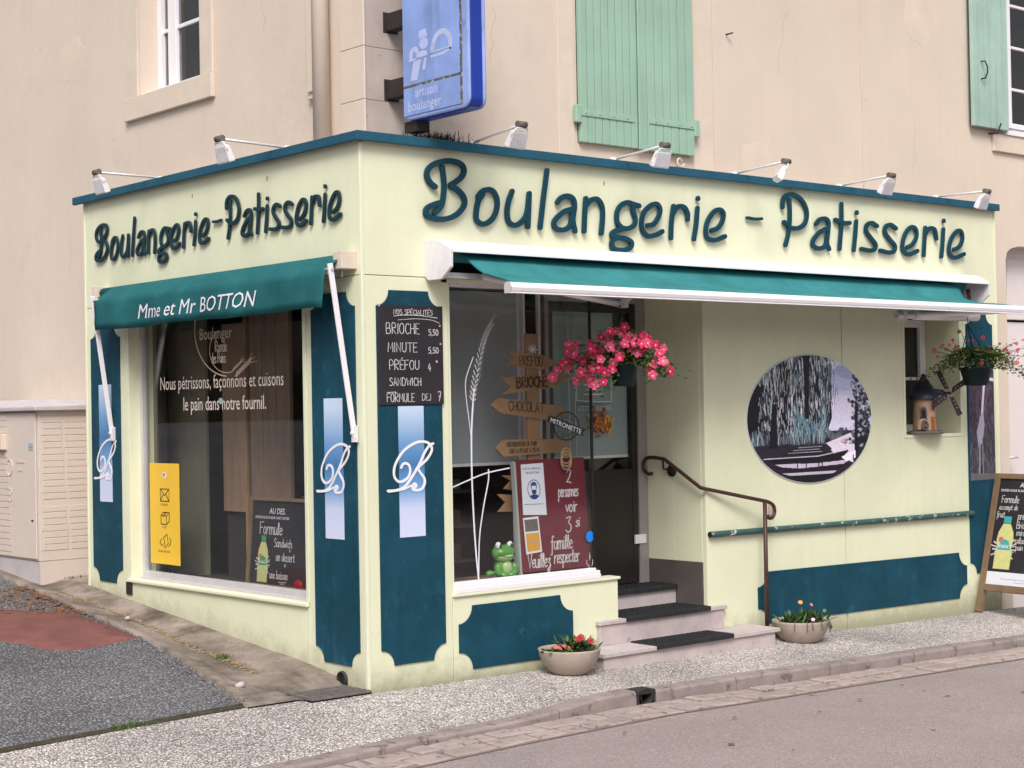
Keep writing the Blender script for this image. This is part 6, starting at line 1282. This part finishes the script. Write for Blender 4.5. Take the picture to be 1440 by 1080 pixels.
# ================================================================ RIGHT SHOP WINDOW
def blindthing(y, x0, x1, z0, z1, m, label):
    t = thing('roller_blind', ((x0+x1)/2, y, z0), label, 'blind'); b = MB(); b.box(x0, x1, y, y+.004, z0+.02, z1); b.build('cloth', M[m], t)
    b = MB(); b.box(x0, x1, y-.008, y+.012, z0, z0+.02); b.build('bottom_bar', M['white'], t); return t
blindthing(.52, .66, 1.655, 1.275, 2.44, 'blind', 'grey roller blind half lowered at the back of the right display window')
blindthing(.625, 2.03, 2.80, 1.285, 2.40, 'blind2', 'pale blue-green roller blind behind the entrance door glass')
b = MB(); b.box(2.66, 2.80, .612, .618, 2.14, 2.40); b.box(2.79, 2.845, .60, .605, 2.1, 2.45)
tag(b.build('dark_flap', M['doorblack']), 'dark strip above the blind at the right of the entrance door', 'panel')
b = MB()
for x in (2.20, 2.26): b.tube([(x, .600, 1.30), (x, .600, 2.40)], .003, 6)
tag(b.build('blind_cord', M['white']), 'thin white blind cords hanging behind the door glass', 'cord')
# shelf unit in the gloom left of the display
t = thing('shelf_unit', (.9, 1.6, .3), 'dark shelving with pale baskets seen low through the right window', 'shelves')
for z in (.55, .80, 1.05): 
    b = MB(); b.box(.7, 1.9, 1.3, 1.75, z, z+.02); b.build('shelf', M['wood_mid'], t)
for i in range(5):
    for z in (.57, .82, 1.07):
        b = MB(); b.box(.75+.22*i, .92+.22*i, 1.34, 1.6, z, z+.05+.07*random.random()); b.build('loaf_basket', M[random.choice(['wood_mid', 'blind', 'wood'])], t, bevel=.01)
# wheat ears painted on the glass
FGR = lambda u, v, d: (u, .020-d, v)
wh = thing('wheat_decal', (.87, .02, .6), 'tall pale wheat stalk drawn on the right window glass', 'decal')
b = MB(); st1 = smooth2([(.872, .59), (.855, .75), (.842, .95), (.832, 1.25), (.835, 1.5), (.850, 1.68), (.862, 1.78)], 5)
b.ribbon(FGR, st1, .012, .0004, .001); b.ribbon(FGR, smooth2([(.872, .60), (.885, .85), (.925, 1.05), (.965, 1.2), (.968, 1.27)], 5), .009, .0004, .0012); b.ribbon(FGR, smooth2([(.835, 1.45), (.815, 1.6), (.795, 1.75), (.80, 1.85), (.86, 1.98)], 5), .005, .0004, .0012)
b.ribbon(FGR, smooth2([(.668, 1.17), (.80, 1.21), (.95, 1.25), (1.14, 1.275)], 5), .008, .0004, .0014); b.build('stalk', M['paper'], wh)
b = MB(); ax = smooth2([(.845, 1.70), (.870, 1.84), (.915, 2.0), (.965, 2.12), (1.02, 2.20)], 9); r = random.Random(2)
for i in range(0, len(ax)-1, 2):
    p = ax[i]; q = ax[i+1]; dd = (q-p).normalized(); nn = Vector((-dd.y, dd.x))
    for sg_ in (-1, 1): b.ribbon(FGR, [p+nn*sg_*.006+dd*(.012 if sg_ > 0 else 0), p+dd*(.034 if sg_ > 0 else .022)+nn*sg_*.024*(1-.4*i/len(ax))], .009*(1-.4*i/len(ax)), .0004, .001+.0003*r.random())
b.build('grains', M['alu'], wh)
b = MB()
for i in range(3, len(ax)-1, 3):
    p = ax[i]; b.ribbon(FGR, [p, p+Vector((.07, .13))], .002, .0004, .001)
b.ribbon(FGR, smooth2([(1.02, 2.22), (1.10, 2.26), (1.20, 2.27)], 4), .003, .0004, .001); b.build('awns', M['blind'], wh)
b = MB(); b.prism(FGR, [(1.832+.036*math.cos(a*.314), .795+.036*math.sin(a*.314)) for a in range(20)], .0004, .001); tag(b.build('blue_sticker', M['blue']), 'bright blue round sticker low on the corner glass', 'sticker')
b = MB()
for q in ([(1.80, .64), (1.80, .615), (1.822, .60)], [(1.845, .60), (1.852, .615), (1.852, .64)], [(1.826, .69), (1.83, .65), (1.826, .635), (1.826, .69)]): b.ribbon(FGR, q, .0035, .0004, .001)
tag(b.build('glass_sticker', M['paper']), 'small white outline sticker just under the blue round sticker', 'sticker')
# round badge MITRONETTE
bd = thing('badge_sticker', (1.64, .02, 1.53), 'round black badge sticker with a tilted MITRONETTE banner on the window', 'sticker')
C0 = (1.640, 1.532); n = 48
b = MB(); ring = []
ro = [(C0[0]+(.114+.005*(k % 2))*math.cos(2*math.pi*k/n), C0[1]+(.094+.004*(k % 2))*math.sin(2*math.pi*k/n)) for k in range(n)]
ri = [(C0[0]+.106*math.cos(2*math.pi*k/n), C0[1]+.087*math.sin(2*math.pi*k/n)) for k in range(n)]
V = [FGR(u, v, .0008) for u, v in ro+ri]; b.add(V, [(k, (k+1) % n, n+(k+1) % n, n+k) for k in range(n)])
b.ribbon(FGR, [(C0[0]+.070*math.cos(2*math.pi*k/36), C0[1]+.058*math.sin(2*math.pi*k/36)) for k in range(37)], .004, .0004, .0011)
FB_ = lambda u, v, d: FGR(C0[0]+u*.966+v*.26, C0[1]-u*.30+v*.95, d)
b.prism(FB_, [(-.172, -.022), (.165, -.022), (.150, 0), (.172, .026), (-.165, .026)], .0012, .0018)
b.build('banner', M['inkblack'], bd)
b = MB(); text(b, 'MITRONETTE', FB_, -.148, -.016, .046, 1.02, 0, .0021); b.build('lettering', M['pale'], bd)
b = MB()
for s_, a0, sg_ in (('LA DIFFERENTE', 158, -1), ('SI C EST ORIGINAL', 205, 1)):
    for i, ch in enumerate(s_):
        a = math.radians(a0+sg_*i*(136/len(s_) if sg_ < 0 else 130/len(s_))); text(b, ch, FGR, C0[0]+(.080 if sg_ < 0 else .099)*math.cos(a), C0[1]+(.066 if sg_ < 0 else .082)*math.sin(a), .022, 1, 0, .0013, rot=a-sg_*-math.pi/2, bold=.012)
b.build('rim_text', M['inkblack'], bd)
# door notices
dn = thing('door_notice', (2.46, .59, 1.6), 'white outline shop notice with phone strip and a croissant picture on the door glass', 'notice')
FD = lambda u, v, d: (u, .594-d, v)
b = MB(); b.ribbon(FD, smooth2([(2.27, 1.90), (2.27, 1.73), (2.30, 1.70), (2.58, 1.69), (2.61, 1.72), (2.61, 1.90)], 3), .006, .0, .001)
for i in range(5): b.ribbon(FD, [(2.34+.02*(i % 2), 1.88-.034*i), (2.54-.02*(i % 3), 1.88-.034*i)], .008, 0, .001)
b.build('outline', M['white'], dn)
b = MB(); b.box(2.275, 2.605, 1.627, 1.663, 0, .001, 0, FD); b.build('phone_strip', M['blind2'], dn); b = MB(); text(b, 'Tel: 05 49 35 02 91', FD, 2.285, 1.636, .026, 1.1, 0, .0014); b.build('phone_text', M['inkblack'], dn)
b = MB(); r = random.Random(4)
for i in range(46):
    cx, cy = 2.48+r.gauss(0, .055), 1.53+r.gauss(0, .035); a = r.uniform(0, 3); rr = r.uniform(.02, .04)
    b.ribbon(FD, smooth2([(cx-rr*.6*math.cos(a), cy-rr*.6*math.sin(a)), (cx+.006, cy+.008), (cx+rr*.6*math.cos(a), cy+rr*.6*math.sin(a))], 3), rr*.55, 0, .001+.0003*i, r.choice((0, 1, 2)))
b.build('pastry_picture', [M['bread'], M['brick'], M['orange']], dn)
# wooden signpost with arrow boards
sp_ = thing('arrow_signpost', (1.43, .10, .52), 'plywood signpost with four arrow boards standing inside the right window', 'signpost')
Yp = .20
sx_ = lambda u: u+.088+(u-1.4)*.012
b = MB(); b.box(sx_(1.372), sx_(1.478), Yp, Yp+.025, .52, 2.145); b.build('post', M['wood'], sp_, bevel=.003)
FP = lambda u, v, d: (sx_(u), Yp-.004-d, v)
for i in range(8):
    a = i*math.pi/4
    b = MB() if i == 0 else b; b.ribbon(FP, [(1.425, 2.04), (1.425+.038*math.cos(a), 2.04+.03*math.sin(a))], .007, -.004, -.002+.0002*i)
b.build('star_mark', M['pale'], sp_)
def arrow(pts, txts, m='wood', yo=0, nm='arrow_board'):
    b = MB(); F = lambda u, v, d: (sx_(u), Yp-.004-yo-d, v); b.prism(F, pts, .0, .012); o = b.build(nm, M[m], sp_, bevel=.001); OFF[o.name] = OFF[sp_.name]
    b = MB()
    for s_, u, v, h, sx, w, rs in txts: hand(b, s_, off(F, .012), u, v, h, sx, w=w, rise=rs, gap=1.4, sm=False)
    b.build('writing', M['ink'], o)
arrow([(1.185, 1.94), (1.50, 1.905), (1.625, 1.945), (1.56, 1.985), (1.49, 2.005), (1.20, 2.03), (1.25, 1.985)], [('PREFOU', 1.30, 1.935, .062, .8, .006, -.04)])
arrow([(1.15, 1.745), (1.60, 1.79), (1.76, 1.86), (1.60, 1.875), (1.13, 1.855), (1.22, 1.80)], [('BRIOCHE', 1.27, 1.79, .065, .95, .013, .03)])
arrow([(1.055, 1.675), (1.13, 1.625), (1.50, 1.575), (1.68, 1.60), (1.68, 1.66), (1.12, 1.725)], [('CHOCOLAT', 1.20, 1.64, .062, .88, .006, -.06)])
arrow([(1.085, 1.395), (1.15, 1.34), (1.76, 1.36), (1.69, 1.40), (1.77, 1.445), (1.15, 1.45)], [('DISTRIBUTEUR DE PAIN', 1.18, 1.405, .028, .75, .0045, .01), ('SUR LA PLACE A 25 M', 1.20, 1.362, .028, .75, .0045, .01)])
arrow([(1.12, .985), (1.42, .975), (1.42, 1.075), (1.115, 1.10), (1.185, 1.04)], [('PAIN', 1.265, 1.005, .052, 1.1, .012, 0)], yo=-.03)
arrow([(1.19, 1.13), (1.35, 1.10), (1.35, 1.21), (1.17, 1.22), (1.25, 1.18)], [], yo=-.05)
b = MB()
for k in range(3): b.tube([(1.66+.045*math.cos(a*.4+k), .050, 1.335-.02*k+.05*math.sin(a*.4+k)) for a in range(17)], .006, 6)
b.build('raffia_bow', M['wood'], sp_)
# burgundy board
t, F = easel('burgundy_board', (1.245, .062, .52), (1, -.02, 0), .60, .79, .055, 'burgundy board asking for two persons, three if family, inside the right window', None, None, leg=.06, frame='greywood', fr_=.02)
b = MB(); b.box(.014, .60, .075, .80, .002, .022, 0, F); b.build('burgundy_face', M['burg'], t, bevel=.002)
F = off(F, .022)
for s_, u, v, h, sx in (('2', .43, .635, .085, .95), ('personnes', .355, .545, .078, .52), ('voir', .41, .445, .075, .85), ('3', .40, .315, .095, .95), ('si', .49, .345, .065, .9), ('famille', .26, .205, .090, .72), ('Veuillez', .055, .10, .088, .66), ('respecter', .285, .115, .088, .62)):
    b = MB(); hand(b, s_, F, u, v, h, sx, w=.0078, gap=.6, slant=.12); b.build('writing', M['chalk'], t)
b = MB(); b.prism(F, [(.045, .445), (.245, .435), (.24, .775), (.05, .77)], .0003, .0012); b.build('mask_notice', M['paper'], t)
F2 = off(F, .0012); b = MB(); cx, cy = .148, .605
text(b, 'PORT DU MASQUE', F2, .060, .735, .019, .95, 0, .0006, bold=.01); text(b, 'OBLIGATOIRE', F2, .085, .708, .019, .95, 0, .0006, bold=.01)
b.ribbon(F2, [(cx+.052*math.cos(2*math.pi*k/32), cy+.062*math.sin(2*math.pi*k/32)) for k in range(33)], .005, .0003, .0008)
b.prism(F2, [(cx-.024, cy+.005), (cx+.024, cy+.005), (cx+.026, cy+.03), (cx+.015, cy+.048), (cx-.015, cy+.048), (cx-.026, cy+.03)], .0003, .0007); b.prism(F2, [(cx-.022, cy-.002), (cx+.022, cy-.002), (cx+.016, cy-.026), (cx, cy-.034), (cx-.016, cy-.026)], .0010, .0014)
b.prism(F2, [(cx-.042, cy-.045), (cx-.02, cy-.033), (cx+.02, cy-.033), (cx+.042, cy-.045), (cx+.02, cy-.06), (cx-.02, cy-.06)], .0003, .0007); b.ribbon(F2, [(.06, .512), (.23, .508)], .003, .0003, .0008); b.build('mask_pictogram', M['navy'], t)
b = MB(); b.prism(F2, [(cx-.018, cy+.004), (cx+.018, cy+.004), (cx+.018, cy+.024), (cx-.018, cy+.024)], .0008, .0010); b.build('face_patch', M['paper'], t)
b = MB(); b.prism(F, [(.050, .19), (.185, .20), (.170, .43), (.040, .425)], .0014, .0020); b.build('leaflet', M['paper'], t)
b = MB(); b.prism(F, [(.062, .205), (.172, .213), (.166, .325), (.056, .322)], .0021, .0025); b.build('leaflet_print', M['orange'], t); b = MB(); b.prism(F, [(.054, .335), (.165, .337), (.160, .415), (.050, .412)], .0021, .0025); b.build('leaflet_photo', M['greystone'], t)
b = MB(); b.ribbon(F, [(.08, .27), (.10, .262), (.12, .27), (.15, .264)], .008, .0026, .003); b.build('leaflet_mark', M['blind2'], t)
# ceramic frog
fg = thing('frog_figurine', (1.145, .10, .52), 'smiling green ceramic frog figurine on the right window sill', 'figurine')
def remesh(o, v=.006):
    m = o.modifiers.new('remesh', 'REMESH'); m.mode = 'VOXEL'; m.voxel_size = v; m.use_smooth_shade = True; s_ = o.modifiers.new('smooth', 'SMOOTH'); s_.iterations = 5; s_.factor = .6
fx, fy, fz = 1.145, .10, .585
b = MB()
b.ball((fx, fy, fz+.055), (.068, .058, .062), 18); b.ball((fx-.01, fy-.012, fz+.145), (.085, .066, .055), 18); b.ball((fx-.055, fy-.01, fz+.185), (.026, .022, .026), 12); b.ball((fx+.035, fy-.02, fz+.192), (.026, .022, .026), 12)
b.ball((fx-.068, fy-.03, fz+.045), (.026, .026, .045), 12); b.ball((fx+.062, fy-.04, fz+.045), (.024, .026, .042), 12); b.ball((fx-.105, fy+.01, fz+.02), (.032, .026, .022), 12); b.ball((fx-.03, fy-.05, fz+.01), (.03, .02, .014), 12); b.ball((fx+.03, fy-.055, fz+.01), (.03, .02, .014), 12); b.ball((fx, fy, fz-.02), (.06, .05, .045), 12)
o = b.build('body', M['frog'], fg); remesh(o)
b = MB(); b.ball((fx-.002, fy-.040, fz+.055), (.042, .026, .045), 14); o = b.build('belly', M['frogbelly'], fg)
b = MB(); b.ball((fx-.009, fy-.020, fz+.126), (.074, .060, .033), 16); o = b.build('muzzle', M['frogbelly'], fg)
for ex_, px_ in ((-.066, .010), (.032, .004)):
    b = MB(); b.ball((fx+ex_, fy-.030, fz+.198), (.021, .016, .023), 12); e_ = b.build('eye', M['pale'], fg); OFF[e_.name] = OFF[fg.name]
    b = MB(); b.ball((fx+ex_+px_-.002, fy-.043, fz+.194), (.010, .006, .014), 10); b.build('pupil', M['black'], e_)
b = MB(); b.tube(smooth2([(fx-.078, fy-.047, fz+.142), (fx-.050, fy-.068, fz+.129), (fx-.008, fy-.081, fz+.124), (fx+.034, fy-.068, fz+.129), (fx+.060, fy-.047, fz+.142)], 4), .0022, 6); b.build('smile', M['black'], fg)
# branch behind the frog
b = MB(); b.box(.67, 1.85, .03, .53, .521, .545); tag(b.build('shelf_board', M['wood_mid']), 'brown wooden board on the right window display floor', 'board')

# ================================================================ UTILITY CABINET
ct = thing('utility_cabinet', (.0, 4.4, .38), 'beige louvred street utility cabinet left of the bakery', 'cabinet')
FA = lambda u, v, d: (u, 3.95-d, v); FBc = lambda u, v, d: (-.225-d, -u, v)
b = MB(); b.box(-.225, .25, 3.95, 5.3, .55, 1.70); b.build('body', M['cabinet'], ct, bevel=.004)
b = MB(); b.box(-.213, .24, 3.965, 5.29, .25, .549); b.build('base', M['cabinet'], ct)
b = MB(); b.box(-.224, -.2135, 3.955, 5.3, .345, .545); b.build('plinth', M['concrete'], ct, bevel=.004)
b = MB(); b.box(-.222, .252, 3.953, 3.9645, .33, .549); b.build('side_skirt', M['cabinet'], ct)
b = MB(); z = 1.70
b.add([(-.275, 3.90, z), (.258, 3.90, z), (.258, 5.35, z), (-.275, 5.35, z), (-.275, 3.90, z+.035), (.258, 3.90, z+.045), (.258, 5.35, z+.045), (-.275, 5.35, z+.035), (-.12, 4.05, z+.09), (.258, 4.05, z+.09), (.258, 5.2, z+.09), (-.12, 5.2, z+.09)],
      [(3, 2, 1, 0), (0, 1, 5, 4), (1, 2, 6, 5), (2, 3, 7, 6), (3, 0, 4, 7), (4, 5, 9, 8), (5, 6, 10, 9), (6, 7, 11, 10), (7, 4, 8, 11), (8, 9, 10, 11)]); b.build('lid', M['concrete'], ct, bevel=.008)
b = MB(); b.box(-5.28, -3.985, .565, 1.685, .002, .014, 0, FBc); b.build('door', M['cabinet'], ct, bevel=.004)
zz = [1.66-.049*i for i in range(22)]
for i, z in enumerate(zz):
    if i == 14: continue
    b = MB(); b.box(-.205+.006*(i % 3), -.04+.03*(i//6)*.5, z, z+.042, .0, .0035, 0, FA); b.build('louvre', M['cabgroove'], ct, bevel=.0015)
    b = MB(); b.box(-.015+.03*(i//6)*.5, .215, z, z+.042, .0, .0035, 0, FA); b.build('louvre', M['cabgroove'], ct, bevel=.0015)
for i in range(22):
    z = 1.63-.049*i; b = MB(); b.box(-5.25, -4.50+.02*(i//5), z, z+.042, .0142, .018, 0, FBc); b.build('louvre', M['cabgroove'], ct, bevel=.0015)
b = MB(); b.box(-4.10, -4.02, 1.40, 1.455, .0142, .018, 0, FBc); b.build('label_plate', M['blind2'], ct)
b = MB(); text(b, 'AR 12', FBc, -4.09, 1.415, .024, 1, 0, .0185); b.build('plate_text', M['navy'], ct)
b = MB(); b.ribbon(FBc, [(-4.45+.055*math.cos(k*.349), 1.26+.062*math.sin(k*.349)) for k in range(19)], .008, .0142, .020); b.box(-4.33, -4.18, 1.30, 1.315, .0142, .018, 0, FBc); b.box(-4.30, -4.22, 1.235, 1.25, .0142, .018, 0, FBc)
for z in (1.07, 1.02): b.ribbon(FBc, [(-4.44+.02*math.cos(k*.6), z+.025*math.sin(k*.6)) for k in range(11)], .006, .0142, .019)
b.build('moulded_mark', M['cabgroove'], ct)
b = MB(); b.box(-4.06, -4.03, .855, .865, .0142, .02, 0, FBc); b.build('keyhole', M['black'], ct)
b = MB(); b.box(-4.72, -4.50, 1.40, 1.52, .014, .06, 0, FBc); tag(b.build('letter_box', M['stone'], bevel=.004), 'small tan box mounted on the front of the utility cabinet', 'box')

# ================================================================ HOUSE ODDMENTS
for (F, u, v) in ((HR, 3.58, 4.42), (HR, 1.02, 3.92)):
    b = MB(); b.tube([F(u, v, 0), F(u, v, .04), F(u+.03, v+.01, .045)], .006, 6); tag(b.build('nail', M['rust']), 'bent rusty nail in the render right of the green shutters' if u > 2 else 'bent rusty nail in the render right of the blue sign', 'nail')
for (F, u, v) in ((FL, -1.02, 3.14), (FL, -1.97, 3.13), (FR, 2.0, 3.14)):
    b = MB(); b.box(u, u+.006, v, v+.028, 0, .003, 0, F); b.build('scratch', M['greystone'], shop)
for F, us in ((FR, [.30+.62*i for i in range(11)]), (FL, [-3.4+.62*i for i in range(6)])):
    for u in us:
        for v in (2.50, 3.235):
            b = MB(); b.prism(F, [(u+.006*math.cos(k*.785), v+.006*math.sin(k*.785)) for k in range(8)], .0, .0018); b.build('screw_head', M['cream'], shop)
# loose gutter debris
scatter('twigs', 26, lambda r: (lambda x: (x, -1.2-r.random()*1.6, zroad(x, -1.4)+.016))(r.uniform(.5, 6.5)), .022, M['dry'], 'a few dry leaves and twigs scattered on the road by the gutter', 'leaves', 12, .12)
